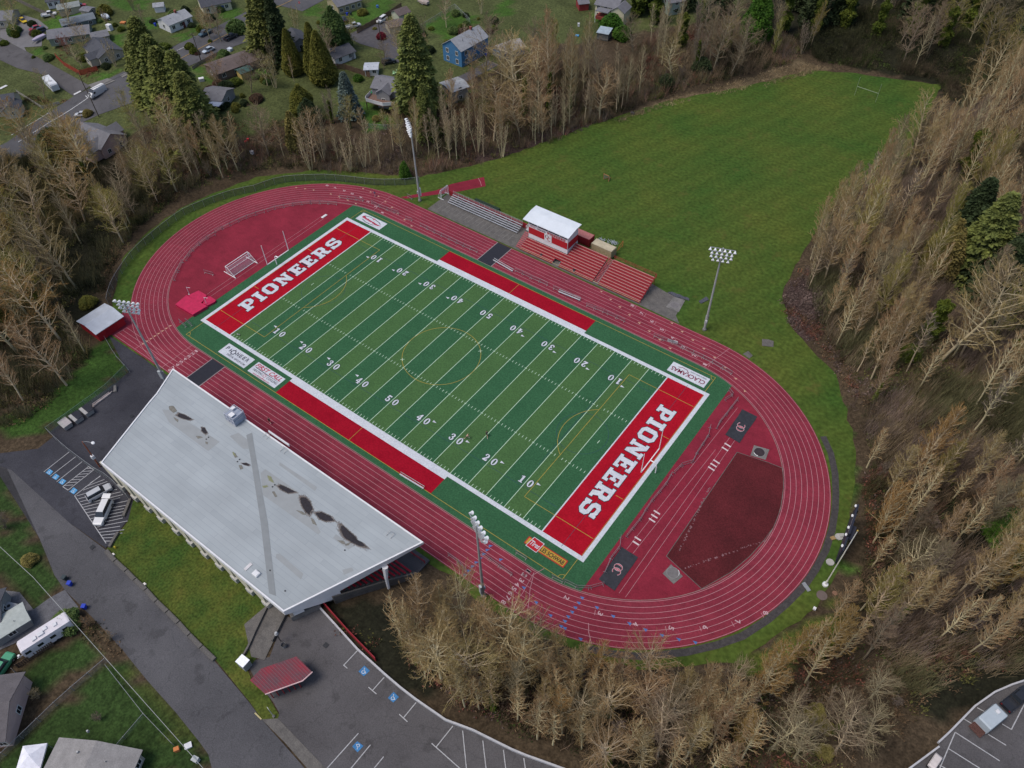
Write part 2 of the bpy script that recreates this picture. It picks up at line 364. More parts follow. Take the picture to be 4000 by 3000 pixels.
structure(drape('pavement', TP(t13, (50,1240),(190,1232),(400,1450),(610,1670),(800,1900)) + P((1280,3150)) + TP(t13, (440,1659),(250,1440)), CONCD, off=0.09))
structure(drape('east_parking', TP(t33, (1230,1659),(1480,1490),(1470,1440),(1560,1360),(1750,1150),(1950,1000),(2212,910),(2700,800),(2900,1900),(1100,1900)), ASPH3, off=0.045))
structure(drape('driveway', TP(t03, (0,640),(180,560),(560,300),(680,270),(560,120),(430,190),(290,290),(170,140),(0,120),(-300,200),(-300,750)), mat('gravel', GRAVEL, var=0.2, scale=1.0, fine=0.2, fscale=5), off=0.05))
structure(drape('ramp_path', TP(t13, (120,235),(262,335),(75,728),(-40,700),(-100,420)) , CONCD, off=0.12, step=3))
# hillside streets
structure(drape('hill_street', TP(t00, (-400,1450),(60,1230),(430,960),(640,830),(1000,650),(1110,600),(1500,400),(1850,240),(2212,60)) + TP(t10, (200,-100),(400,-300),(900,-300),(700,-60),(400,100),(370,90),(120,30),(0,80),(0,100)) +
   TP(t00, (2212,330),(1900,450),(1640,570),(1140,890),(860,990),(640,1090),(280,1310),(-200,1600)), ASPH, off=0.05))
structure(drape('hill_side_street', TP(t00, (-500,40),(0,330),(240,450),(520,600),(780,745),(640,835),(350,640),(150,590),(0,520),(-500,330)), ASPH3, off=0.09))
structure(drape('hill_driveway', TP(t00, (0,215),(120,185),(200,130),(330,170),(420,240),(370,300),(360,400),(210,410),(230,445),(0,325)), mat('pale_drive', (0.14,0.135,0.14), var=0.12, scale=0.8), off=0.07))
structure(drape('alley', TP(t10, (780,300),(1000,220),(1130,180),(1200,290),(1250,540),(1120,540),(1110,440),(900,380),(800,330)), mat('alley_gravel', (0.075,0.07,0.075), var=0.2, scale=0.8), off=0.05))
structure(drape('alley.001', TP(t10, (1690,690),(1880,600),(2010,520),(2100,560),(1830,700),(1700,720)), MATS['alley_gravel'], off=0.05))
mb = MB()
for pl, wd in ((TP(t00,(160,1230),(430,1060),(760,850),(740,830)),0.25), (TP(t00,(100,1170),(420,980)),0.2), (TP(t00,(640,820),(700,790)),0.9), (TP(t00,(1530,440),(1660,380)),0.2), (TP(t00,(0,770),(60,740)),1.2)):
    strip(mb, dense(pl), wd, HZ(0.16))
structure(mb.build('street_markings', PAINTW))
mb = MB()
for pl in (TP(t00,(300,1270),(560,1100),(780,950)), TP(t00,(1560,510),(1900,330),(2200,190)), TP(t10,(150,80),(320,0))):
    strip(mb, dense(pl), 0.28, HZ(0.16))
structure(mb.build('street_centre_line', mat('yellow_paint', (0.34,0.22,0.08), var=0.2, scale=2)))
mb = MB()
for q in ([(755,740),(930,680),(1000,700),(830,775)], [(1040,655),(1090,630),(1110,650),(1060,675)]): mb2 = mb.poly(TP(t00,*q), 0)
hz = [H(v[0], v[1]) + 0.2 for v in mb.v]; mb.v = [(v[0], v[1], h) for v, h in zip(mb.v, hz)]
structure(mb.build('pavement_corner', CONC))

def patchy(m):
    nt = m.node_tree; N = nt.nodes; L = nt.links; b = N['Principled BSDF']; src = b.inputs['Base Color'].links[0].from_socket; tc = N.new('ShaderNodeTexCoord')
    vo = N.new('ShaderNodeTexVoronoi'); vo.feature = 'DISTANCE_TO_EDGE'; vo.inputs['Scale'].default_value = .13; nz = N.new('ShaderNodeTexNoise'); nz.inputs['Scale'].default_value = .5; nz.inputs['Detail'].default_value = 6; L.new(tc.outputs['Object'], nz.inputs[0]); ad = N.new('ShaderNodeVectorMath'); ad.operation = 'MULTIPLY_ADD'; L.new(nz.outputs['Color'], ad.inputs[0]); ad.inputs[1].default_value = (3, 3, 3); L.new(tc.outputs['Object'], ad.inputs[2]); L.new(ad.outputs[0], vo.inputs['Vector'])
    mr = N.new('ShaderNodeMapRange'); mr.inputs[1].default_value = 0.0; mr.inputs[2].default_value = .012; mr.inputs[3].default_value = .80; mr.inputs[4].default_value = 1; L.new(vo.outputs['Distance'], mr.inputs[0]); v = N.new('ShaderNodeVectorMath'); v.operation = 'SCALE'; L.new(src, v.inputs[0]); L.new(mr.outputs[0], v.inputs['Scale'])
    n2 = N.new('ShaderNodeTexNoise'); n2.inputs['Scale'].default_value = .35; n2.inputs['Detail'].default_value = 3; L.new(tc.outputs['Object'], n2.inputs[0]); m2 = N.new('ShaderNodeMapRange'); m2.inputs[1].default_value = .60; m2.inputs[2].default_value = .68; m2.inputs[3].default_value = 1; m2.inputs[4].default_value = .78; L.new(n2.outputs['Fac'], m2.inputs[0]); v2 = N.new('ShaderNodeVectorMath'); v2.operation = 'SCALE'; L.new(v.outputs[0], v2.inputs[0]); L.new(m2.outputs[0], v2.inputs['Scale']); L.new(v2.outputs[0], b.inputs['Base Color'])
for m_ in (ASPH, ASPH2, ASPH3): patchy(m_)
# ---- markings of the lots
mb = MB(); z = HZ(0.13)
def ln(t, a, b, w=0.14): strip(mb, dense([gx(*t(*a)), gx(*t(*b))]), w, z)
for a, b in (((600,590),(382,762)),((655,632),(437,800)),((712,674),(492,848)),((768,716),(545,890)),((812,745),(590,920)),((545,890),(590,920)),((768,716),(812,745)),((870,795),(647,968)),((647,968),(920,1380))): ln(t02, a, b)
for k in range(7):
    f = k / 7.0; a = (560 + 223 * f, 880 - 170 * f); ln(t02, a, (a[0] + 75, a[1] - 5), 0.12)
for a, b in (((780,860),(870,800)),((740,890),(905,828)),((720,920),(930,845)),((665,970),(975,880)),((680,995),(1015,912)),((695,1020),(1045,935)),((705,1048),(1065,958)),((715,1070),(1040,985)),
             ((730,1090),(1105,1012)),((750,1115),(1095,1050)),((760,1140),(1075,1078)),((780,1168),(1070,1105)),((790,1190),(1060,1135)),((820,1215),(1065,1160)),((840,1238),(1105,1186)),
             ((855,1260),(1040,1232)),((860,1285),(1075,1262)),((880,1310),(1060,1290)),((895,1333),(980,1330)),((905,1360),(965,1360))): ln(t02, a, b, 0.12)
structure(mb.build('side_parking_lines', PAINT))
mb = MB(); z = HZ(0.11)
for a, b in (((878,646),(760,772)),((756,770),(790,800)),((1108,878),(1008,990)),((972,962),(1042,1022)),((1384,1095),(1276,1226)),((1238,1196),(1310,1262)),((1702,1298),(1558,1478)),((1518,1448),(1780,1680)),
             ((1786,1338),(1820,1680)),((1960,1424),(1990,1680)),((2138,1504),(2160,1680)),((886,1360),(600,1680)),((990,1460),(800,1690)),((1104,1562),(1000,1690))): ln(t13, a, b, 0.15)
ln(t23, (102,1576), (118,1680), 0.15)
structure(mb.build('lower_parking_lines', PAINT))
mb = MB(); z = HZ(0.11)
for a, b in (((1615,1352),(1470,1690)),((1615,1352),(2000,1600)),((1560,1495),(1830,1665)),((1480,1636),(1560,1680)),((1690,1236),(1770,1285)),((1900,1370),(2055,1465)),((1805,1140),(1870,1175)),((2020,1280),(2100,1328)),((2100,1328),(2212,1110))): ln(t33, a, b, 0.15)
structure(mb.build('east_parking_lines', PAINT))
# wheelchair symbols: blue square with white figure
BLUE = mat('blue_road_paint', (0.045, 0.17, 0.36), var=0.25, scale=3); BLUE2 = mat('pale_blue_paint', (0.07, 0.26, 0.48), var=0.3, scale=3)
def wheelchair(t, q, up, bm, zoff):
    pts = [G(*t(*p)) for p in q]; c = sum(pts, Vector()) / 4
    ux = (pts[1] - pts[0]); uy = (pts[3] - pts[0]); sx, sy = ux.length / 2, uy.length / 2
    ax = (Vector(gx(*t(*up[1]))) - Vector(gx(*t(*up[0])))).normalized(); rz = atan2(ax.y, ax.x) - pi / 2
    mb = MB(); mb.poly([((p - c).x, (p - c).y) for p in pts] if True else None, zoff)
    o = mb.build('wheelchair_symbol', bm, loc=(c.x, c.y, c.z)); structure(o)
    R_ = Matrix.Rotation(rz, 2); s = min(sx, sy) * 0.85
    mb = MB(); k = lambda *ps: [tuple(R_ @ Vector((x * s, y * s))) for x, y in ps]
    arc = [( -0.12 + 0.5 * cos(a), -0.3 + 0.5 * sin(a)) for a in [radians(110 + i * 20) for i in range(13)]]
    strip(mb, k(*arc), 0.16 * s, zoff + 0.02); strip(mb, k((-0.1, 0.62), (-0.02, 0.0), (0.35, -0.05), (0.55, -0.6), (0.75, -0.55)), 0.16 * s, zoff + 0.026)
    mb.poly(k(*[(-0.12 + 0.15 * cos(i), 0.82 + 0.15 * sin(i)) for i in [j * pi / 4 for j in range(8)]]), zoff + 0.02)
    mb.build('figure', PAINTW, o)
for q in ([(430,737),(462,758),(432,790),(397,770)], [(485,778),(518,800),(487,832),(450,812)], [(542,820),(576,840),(542,874),(507,855)], [(640,897),(674,920),(640,955),(603,934)]): wheelchair(t02, q, ((0,0),(20,-17)), BLUE2, 0.14)
wheelchair(t13, [(886,828),(938,777),(984,820),(932,868)], ((930,850),(948,790)), BLUE, 0.12)
wheelchair(t13, [(1140,1056),(1190,1004),(1235,1048),(1186,1095)], ((1180,1080),(1195,1020)), BLUE, 0.12)
wheelchair(t13, [(833,1475),(876,1430),(930,1470),(878,1525)], ((890,1440),(870,1510)), BLUE, 0.12)

# ================================================================== RUNNING TRACK
RI, RO, CXX = 31.9, 40.85, 49.3
def stadium(r, n=40):
    a = [(CXX + r * cos(t), r * sin(t)) for t in [(-pi/2) + pi * k / n for k in range(n + 1)]]
    b = [(-CXX + r * cos(t), r * sin(t)) for t in [(pi/2) + pi * k / n for k in range(n + 1)]]
    return a + b
TRACK = mat('track_rubber', (0.225, 0.029, 0.048), rough=0.9, col2=(0.178, 0.021, 0.038), scale=0.10, fine=0.16, fscale=3, spec=0.2)
TRACK2 = mat('apron_rubber', (0.225, 0.020, 0.038), rough=0.9, col2=(0.178, 0.015, 0.030), scale=0.10, fine=0.16, fscale=5, spec=0.2)
def scuffed(m, k=.16):
    nt = m.node_tree; N = nt.nodes; L = nt.links; b = N['Principled BSDF']; src = b.inputs['Base Color'].links[0].from_socket; tc = N.new('ShaderNodeTexCoord')
    for sc_, st_ in ((.28, (1, 1, 1)), (1.3, (.25, 1, 1)), (.06, (1, 1, 1))):
        mp = N.new('ShaderNodeMapping'); mp.inputs['Scale'].default_value = st_; L.new(tc.outputs['Object'], mp.inputs[0]); n = N.new('ShaderNodeTexNoise'); n.inputs['Scale'].default_value = sc_; n.inputs['Detail'].default_value = 9; n.inputs['Roughness'].default_value = .68; n.inputs['Distortion'].default_value = 1.2; L.new(mp.outputs[0], n.inputs[0])
        mr = N.new('ShaderNodeMapRange'); mr.inputs[1].default_value = .35; mr.inputs[2].default_value = .65; mr.inputs[3].default_value = 1-k; mr.inputs[4].default_value = 1+k*.8; L.new(n.outputs['Fac'], mr.inputs[0]); v = N.new('ShaderNodeVectorMath'); v.operation = 'SCALE'; L.new(src, v.inputs[0]); L.new(mr.outputs[0], v.inputs['Scale']); src = v.outputs[0]
    L.new(src, b.inputs['Base Color'])
scuffed(TRACK, .11); scuffed(TRACK2, .10)
LANE = mat('lane_paint', (0.40, 0.20, 0.22), rough=0.8, var=0.1)
mb = MB(); so, si = stadium(RO), stadium(RI); n = len(so)
mb.add([(x, y, 0.06) for x, y in so] + [(x, y, 0.06) for x, y in si], [(i, (i+1) % n, n + (i+1) % n, n + i) for i in range(n)])
ch = [(-CXX, -RO)] + [(-CXX + RO * cos(t), RO * sin(t)) for t in [radians(270 - k * 3) for k in range(1, 14)]]
px_, py_ = ch[-1]
mb.poly([(-CXX - 0.01, -RO - 0.25), (-69.6, -RO - 0.25), (-69.6, -36.9), (-73.6, -35.6), (px_ - 0.02, py_)] + [(x, y - 0.004) for x, y in ch[-2:0:-1]], 0.056)
track = mb.build('running_track', TRACK); structure(track)
mb = MB(); strip(mb, stadium(RI - 0.12), 0.12, 0.075, closed=True); mb.build('kerb', mat('track_kerb', (0.24,0.17,0.16), var=0.1), track)
mb = MB()
for k in range(9):
    r = RI + 0.16 + k * 1.075; strip(mb, stadium(r, 64), 0.085, 0.068, closed=True)
for k in range(4): strip(mb, [(-CXX, -RO + 0.16 + k * 1.075), (-68.6 + k * 0.05, -RO + 0.16 + k * 1.075)], 0.085, 0.064)
strip(mb, [(-68.6, -RO - 0.1), (-68.4, -37.4)], 0.08, 0.07)
LR = [RI + 0.16 + k * 1.075 for k in range(9)]
strip(mb, [(-50.4, -LR[0]), (-50.2, -LR[8])], 0.08, 0.077); strip(mb, [(-60.5, -RO), (-60.5, -37.5)], 0.08, 0.077)
def radial(ang, side, l0, l1, w=0.08, z=0.077):
    cxx = CXX * side; strip(mb, [(cxx + LR[l0] * cos(ang), LR[l0] * sin(ang)), (cxx + LR[l1] * cos(ang), LR[l1] * sin(ang))], w, z)
def px2ang(px, py, side):
    x, y = at(px, py); return atan2(y, x - CXX * side), hypot(y, x - CXX * side), x
for p in (t11(1178,25), ): 
    a, r, x = px2ang(*p, -1); radial(a, -1, 0, 8)
strip(mb, [(51.0, LR[0]), (53.0, LR[8])], 0.09, 0.077)
strip(mb, [at(*t23(170,0)), at(2126,2221)], 0.09, 0.077); strip(mb, [at(*t23(661,408)), at(*t23(663,490)), at(*t23(688,592))], 0.12, 0.077)
strip(mb, [at(2086,2237), at(2071,2300), at(2058,2420)], 0.1, 0.077)
strip(mb, [at(2086,2237), at(2040,2320), at(1978,2390)], 0.08, 0.078)
for a, b in ((t23(720,295),t23(713,340)),(t23(1020,390),t23(1022,435)),(t23(1325,435),t23(1335,480)),(t23(1620,435),t23(1635,478)),(t23(1895,395),t23(1920,438)),(t23(2150,320),t23(2175,360)),
             (t21(1075,985),t21(1060,1005)),(t21(1160,1055),t21(1143,1075)),(t21(1246,1125),t21(1228,1145)),(t21(1330,1195),t21(1315,1215)),(t21(1420,1265),t21(1405,1285)),(t21(1515,1340),t21(1500,1360)),(t21(1610,1415),t21(1592,1437)),(t21(1710,1490),t21(1695,1515))):
    strip(mb, [at(*a), at(*b)], 0.09, 0.079)
mb.build('lane_lines', LANE, track)
# dotted breaks
mb = MB(); rr = random.Random(5)
for k in range(7):
    for q in range(14):
        a = radians(196 + q * 2.9 + k * 2.0); r = LR[k] + 0.55
        if a < radians(250): mb.box(-0.06, 0.06, -0.06, 0.06, 0.064, 0.078, M=Matrix.Translation((-CXX + r * cos(a), r * sin(a), 0)))
mb.build('dots', LANE, track)
mb = MB()
def tri(px, py, s=0.5, ang=0.0, z=0.08):
    x, y = at(px, py); mb.poly([(x + s * cos(ang), y + s * sin(ang)), (x + s * cos(ang + 2.4), y + s * sin(ang + 2.4)), (x + s * cos(ang - 2.4), y + s * sin(ang - 2.4))], z)
for x, y in ((770,860),(850,928),(930,993),(1013,1062),(1098,1132),(1184,1203),(1274,1276),(1364,1351)): tri(*t21(x, y), 0.42, pi)
for x, y in ((1380,1134),(1468,1207),(1560,1280),(1655,1354),(1748,1430),(1840,1517),(1930,1613)): tri(*t21(x, y), 0.42, pi)
tri(*t22(2010,60), 0.42, 2.5)
for x, y in ((347,1622),(423,1632),(497,1643),(925,1630)): tri(*t10(x, y), 0.42, pi)
for x, y in ((648,20),(720,42),(795,73),(865,103),(992,3),(1060,40),(1120,87),(1177,135),(1228,188),(1285,243),(1345,296)): tri(*t11(x, y), 0.42, 0)
for k in range(8):
    f = k / 7.0; tri(*t01(1240 + 235 * f, 1312 - 155 * f), 0.42, 1.2)
mb.build('tan_marks', mat('tan_track_paint', (0.45,0.27,0.19), var=0.1), track)
mb = MB()
for x, y in ((2027,1400),(2000,1435),(1970,1470),(1940,1506),(1905,1543),(1873,1577),(1840,1615),(1808,1650),(2117,1518)): tri(*t12(x, y), 0.45, 0.8)
for x, y in ((604,188),(575,232),(545,272),(517,310),(484,350),(455,390),(422,433),(455,450),(732,272),(872,347),(1012,410),(1150,463),(1294,512),(1438,547),(1580,573),(590,543),(208,228),(330,340),(100,100)): tri(*t23(x, y), 0.45, pi)
mb.build('blue_marks', mat('blue_track_paint', (0.06,0.15,0.36), var=0.15), track)

# ---- text helper: builtin font outlines turned into flat meshes
_txt = {}
def text_geo(s, bold=0.022):
    if s not in _txt:
        cu = bpy.data.curves.new('t', 'FONT'); cu.body = s; cu.size = 1.0; cu.offset = bold; cu.resolution_u = 3; ob = bpy.data.objects.new('t', cu); COL.objects.link(ob)
        dg = bpy.context.evaluated_depsgraph_get(); dg.update(); m_ = bpy.data.meshes.new_from_object(ob.evaluated_get(dg))
        vs = [v.co.copy() for v in m_.vertices]; fs = [tuple(p.vertices) for p in m_.polygons]
        bpy.data.objects.remove(ob); bpy.data.curves.remove(cu); bpy.data.meshes.remove(m_)
        x0 = min(v.x for v in vs); x1 = max(v.x for v in vs); y0 = min(v.y for v in vs); y1 = max(v.y for v in vs)
        _txt[s] = ([((v.x - x0) / (x1 - x0), (v.y - y0) / (y1 - y0)) for v in vs], fs)
    return _txt[s]
def put_text(mb, s, fn, mi=0):
    """fn maps unit square (u,v) of the text box to a 3d point"""
    vs, fs = text_geo(s); pts = [Vector(fn(u, v)) for u, v in vs]; mb.add(pts, fs, mi); return mb
def flat_text(mb, s, c, w, h, ang, z, slant=0.0, mi=0):
    ca_, sa_ = cos(ang), sin(ang)
    def fn(u, v):
        x = (u - 0.5) * w + slant * (v - 0.5) * h; y = (v - 0.5) * h
        return (c[0] + x * ca_ - y * sa_, c[1] + x * sa_ + y * ca_, z)
    return put_text(mb, s, fn, mi)
mb = MB()
NB = dict(w=0.62, h=0.85)
def lnum(s, x, y, ang): flat_text(mb, s, (x, y), 0.45 if s == '1' else 0.68, 0.95, ang, 0.08)
for k in range(8):
    lnum(str(k + 1), -48.0, -(LR[k] + 0.54), pi / 2)
for s, p, a in (('2',t23(472,190),-pi/2),('3',t23(762,326),-pi/2),('4',t23(1068,416),-pi/2+.2),('5',t23(1375,452),-pi/2+.25),('6',t23(1670,446),-pi/2+.35),('7',t23(1948,395),-pi/2+.5),('8',t23(2190,320),-pi/2+.6),
                ('1',t22(140,1620),-pi/2),('2',t22(105,1650),-pi/2)): lnum(s, *at(*p), a)
for s, p in (('1',(2065,2231)),('2',(2049,2248)),('3',(2037,2268)),('4',(2021,2284)),('5',(2008,2300)),('6',(1994,2319)),('7',(1984,2336)),('8',(1967,2353))): lnum(s, *at(*p), -pi/2)
for s, p in (('8',t21(1040,982)),('7',t21(1122,1050)),('6',t21(1207,1120)),('5',t21(1295,1191)),('4',t21(1385,1262)),('3',t21(1477,1340)),('2',t21(1572,1414)),('1',t21(1667,1492))): lnum(s, *at(*p), pi/2)
for s, p in (('8',t10(615,1604)),('7',t10(688,1625)),('6',t10(762,1648)),('5',t11(832,17)),('4',t11(903,48)),('3',t11(968,86)),('2',t11(1035,128)),('1',t11(1092,180))): lnum(s, *at(*p), pi/2)
mb.build('lane_numbers', mat('track_number_paint', (0.45,0.30,0.32), var=0.1), track)

# ---- infield aprons
def arc_side(x0, side, r=RI):  # points of the inner stadium beyond x0
    a0 = math.acos(min(1, (abs(x0) - CXX) / r)); n = 30
    return [(side * (CXX + r * cos(-a0 + 2 * a0 * k / n)), r * sin(-a0 + 2 * a0 * k / n)) for k in range(n + 1)]
XL, XR = -58.45, 58.6
mb = MB(); mb.poly(arc_side(XL, -1), 0.058); apl = mb.build('west_apron', TRACK2); structure(apl)
mb = MB(); mb.poly(arc_side(XR, 1), 0.058); apr = mb.build('east_apron', TRACK2); structure(apr)
mb = MB()
for a, b in (((1256,846),(809,1150)),((1267,853),(825,1157))): strip(mb, [at(*a), at(*b)], 0.07, 0.066)
mb.build('runway_lines', LANE, apl)
mb = MB()
for a, b in (((2447.6,2146.5),(2881.6,1592.7)),((2472.4,2162.3),(2795,1757)),((2850,1710),(2418,2317.8)),((2870,1721.5),(2443,2333.6))): strip(mb, [at(*a), at(*b)], 0.07, 0.066)
mb.build('runway_lines', LANE, apr)
mb = MB()
for x, y in ((1085,1337),(1068,1375),(1250,1110),(1228,1143),(1208,1178),(1765,672),(1740,702),(1720,732),(1862,528),(1838,562)):
    strip(mb, [at(*t22(x - 25, y - 16)), at(*t22(x + 28, y + 18))], 0.32, 0.075)
mb.build('take_off_boards', mat('board_paint', (0.55,0.47,0.48), var=0.1), apr)
SECT = mat('sector_surface', (0.105, 0.018, 0.022), rough=0.95, col2=(0.062, 0.013, 0.015), scale=0.12, fine=0.25, fscale=4, spec=0.1)
sp = [at(*p) for p in [(2879,1767),(3000,1807),(3058,1830),(3061,1900),(3049,1990),(3022,2060),(2985,2110),(2930,2172),(2855,2236),(2741,2301),(2603,2173)]]
mb = MB(); mb.poly(sp, 0.072); throw_sector = mb.build('throwing_sector', SECT); structure(throw_sector)
mb = MB(); strip(mb, sp, 0.12, 0.08, closed=True); mb.build('border', CONCD, throw_sector)
mb = MB()
for a, b in (((2655,2150),(2770,1905)),((2672,2222),(2990,2110))): 
    pa, pb = Vector(at(*a)), Vector(at(*b))
    for k in range(70):
        f = rr.random(); p = pa.lerp(pb, f); s = rr.uniform(0.03, 0.12); q = (p.x + rr.uniform(-.15,.15), p.y + rr.uniform(-.15,.15)); mb.box(q[0]-s, q[0]+s*1.5, q[1]-s, q[1]+s, 0.074, 0.082 + k * 1e-4)
mb.build('chalk', mat('chalk_dust', (0.20,0.10,0.11), var=0.2), throw_sector)
for q, c in (([(2945,1740),(3005,1757),(2990,1797),(2931,1780)], (2966,1767)), ([(2588,2241),(2631,2282),(2667,2252),(2621,2205)], (2628,2238)), ([t21(1330,995),t21(1400,905),t21(1495,940),t21(1440,1040)], t21(1405,980))):
    pts = [at(*p) for p in q]; mb = MB(); mb.prism(pts, 0.03, 0.10); pad = mb.build('throwing_circle_pad', CONC); structure(pad)
    cc = at(*c); ring = [(cc[0] + 1.12 * cos(k * pi / 12), cc[1] + 1.12 * sin(k * pi / 12)) for k in range(24)]
    mb = MB(); mb.poly(ring, 0.108); mb.build('circle', mat('circle_dark', (0.035,0.025,0.03), var=0.2) if c == (2966,1767) else mat('circle_grey', (0.15,0.14,0.14), var=0.15), pad)
    mb = MB(); strip(mb, ring, 0.08, 0.115, closed=True); mb.build('ring', mat('ring_steel', (0.22,0.21,0.21), var=0.1), pad)
    if c != t21(1405,980):
        a0 = -pi*0.75 if c == (2966,1767) else 0.1
        mb = MB()
        for k in range(6):
            a = a0 + k * 0.16; b = a + 0.16; p0 = (cc[0] + 1.15*cos(a), cc[1] + 1.15*sin(a)); p1 = (cc[0] + 1.15*cos(b), cc[1] + 1.15*sin(b)); mb.tube((*p0, 0.16), (*p1, 0.16), 0.07)
        o = mb.build('stop_board', mat('white_paint', (0.62,0.62,0.62), var=0.06)); tag(o, 'white curved stop board on the ' + ('dark' if c == (2966,1767) else 'grey') + ' throwing circle in the far infield', 'stop board')
# ---- artificial turf
mb = MB(); TURFD = mat('turf_dark', (0.035, 0.108, 0.050), rough=0.95, col2=(0.029, 0.093, 0.043), scale=0.2, fine=0.22, fscale=3.0, spec=0.08)
TURFL = mat('turf_light', (0.060, 0.128, 0.044), rough=0.95, col2=(0.052, 0.112, 0.040), scale=0.2, fine=0.2, fscale=3.0, spec=0.08)
ys = [sqrt(max(0, RI**2 - max(0, abs(x) - CXX)**2)) for x in (XL, XR)]
top = [(-CXX - (9.15 * (1 - k / 6.0)), sqrt(RI**2 - (9.15 * (1 - k / 6.0))**2)) for k in range(7)]; top2 = [(CXX + 9.3 * k / 6.0, sqrt(RI**2 - (9.3 * k / 6.0)**2)) for k in range(7)]
ring = top + top2; ring = ring + [(x, -y) for x, y in ring[::-1]]
mb.poly(ring, 0.06); turf = mb.build('turf_field', TURFD); structure(turf)
YD = 0.9144
mb = MB()
for k in range(20):
    if k % 2 == 0: mb.poly([((-50 + 5*k) * YD, -24.38), ((-45 + 5*k) * YD, -24.38), ((-45 + 5*k) * YD, 24.38), ((-50 + 5*k) * YD, 24.38)], 0.066)
mb.build('light_stripes', TURFL, turf)
WHITE = mat('turf_white', (0.55, 0.575, 0.61), rough=0.95, col2=(0.47, 0.495, 0.54), scale=0.4, fine=0.12, fscale=3, spec=0.05); RED = mat('turf_red', (0.36, 0.008, 0.020), rough=0.95, col2=(0.30, 0.006, 0.016), scale=0.3, fine=0.16, fscale=3, spec=0.05)
REDD = mat('turf_red_side', (0.30, 0.007, 0.020), rough=0.95, col2=(0.25, 0.005, 0.016), scale=0.3, fine=0.16, fscale=3, spec=0.05)
mb = MB(); X0, X1, Y0, Y1 = 60*YD, 55.75, 24.38, 25.33
for s in (-1, 1):
    mb.poly([(-X1, s*Y0), (X1, s*Y0), (X1, s*Y1), (22.9, s*Y1), (22.9, s*26.2), (-22.9, s*26.2), (-22.9, s*Y1), (-X1, s*Y1)][::1], 0.072)
    mb.poly([(s*X0, -Y0), (s*X1, -Y0), (s*X1, Y0), (s*X0, Y0)], 0.072); mb.poly([(s*45.62, -Y0), (s*45.88, -Y0), (s*45.88, Y0), (s*45.62, Y0)], 0.074)
mb.build('white_border', WHITE, turf)
mb = MB()
for s in (-1, 1): mb.poly([(s*45.88, -Y0), (s*X0, -Y0), (s*X0, Y0), (s*45.88, Y0)], 0.072)
mb.build('end_zones', RED, turf)
mb = MB()
for s in (-1, 1): mb.poly([(-22.85, s*26.2), (22.85, s*26.2), (22.85, s*30.4), (-22.85, s*30.4)], 0.072)
mb.build('team_boxes', REDD, turf)
mb = MB()
for k in range(1, 20):
    x = (-50 + 5*k) * YD; strip(mb, [(x, -Y0), (x, Y0)], 0.115, 0.080)
for k in range(100):
    x = (-50 + k) * YD
    if k % 5:
        for s in (-1, 1):
            strip(mb, [(x, s*(Y0 - 0.1)), (x, s*(Y0 - 0.75))], 0.10, 0.080); strip(mb, [(x, s*8.42), (x, s*7.8)], 0.10, 0.080)
    else:
        for s in (-1, 1): strip(mb, [(x - 0.3, s*8.13), (x + 0.3, s*8.13)], 0.10, 0.084)
for s in (-1, 1): strip(mb, [(s*43.0, -0.45), (s*43.0, 0.45)], 0.12, 0.08)
for s in (-1, 1):
    for d in (1, -1): strip(mb, [(s*6.5 - 0.35, s*6.3 - 0.35*d), (s*6.5 + 0.35, s*6.3 + 0.35*d)], 0.1, 0.094 + d*0.004)
mb.build('yard_lines', mat('yard_line_paint', (0.46, 0.62, 0.46), var=0.05, rough=0.95), turf)
mb = MB(); zl = 0.088; wl = 0.10
for s in (-1, 1):
    strip(mb, [(s*54.55, -25.33), (s*54.55, -30.45), (-s*0, -30.45)][:2], wl, zl); strip(mb, [(s*54.55, 25.33), (s*54.55, 30.45)], wl, zl)
    for q in (-1, 1):
        strip(mb, [(s*54.6, q*30.47), (0, q*30.47)], wl, zl + 0.003)
        strip(mb, [(s*54.5, q*20.05), (s*38.4, q*20.05)], wl, zl)
        strip(mb, [(s*(54.5 - 0.95*sin(a)), q*(30.45 - 0.95*cos(a))) for a in [k*pi/12 for k in range(7)]], wl, zl + 0.005)
    strip(mb, [(s*38.4, -20.05), (s*38.4, 20.05)], wl, zl + 0.003)
    strip(mb, [(s*(43.7 - 9.15*cos(a)), 9.15*sin(a)) for a in [radians(-54 + 6*k) for k in range(19)]], wl, zl + 0.006)
    for yy in (-9.2, 9.2): strip(mb, [(s*54.5, yy), (s*52.9, yy)], wl, zl)
    strip(mb, [(s*54.75, -24.3), (s*54.75, 24.3)], 0.07, zl)
strip(mb, [(9.15*cos(k*pi/32), 9.15*sin(k*pi/32)) for k in range(64)], wl, zl, closed=True)
for s in (-1, 1): strip(mb, [(0, s*26.2), (0, s*30.4)], 0.08, zl); 
mb.build('soccer_lines', mat('yellow_line_paint', (0.36, 0.27, 0.05), var=0.1, rough=0.95), turf)
mb = MB()
for s in (-1, 1):
    strip(mb, [(-45, s*18.3), (45, s*18.3)], 0.07, 0.076); strip(mb, [(s*36.2, -12), (s*36.2, 12)], 0.07, 0.0765); strip(mb, [(s*39 + 5.5*cos(k*pi/16), 5.5*sin(k*pi/16)) for k in range(32)], 0.07, 0.0775, closed=True)
    strip(mb, [(s*50.6, -25), (s*50.6, 25)], 0.07, 0.0778); strip(mb, [(-46, s*28), (46, s*28)][:2], 0.07, 0.0768) if False else None
    strip(mb, [(s*23.5, s*0 + q*28.2) for q in ()] , 0.07, 0.07) if False else None
mb.build('lacrosse_lines', mat('blue_line_paint', (0.022, 0.055, 0.085), var=0.1, rough=0.95), turf)

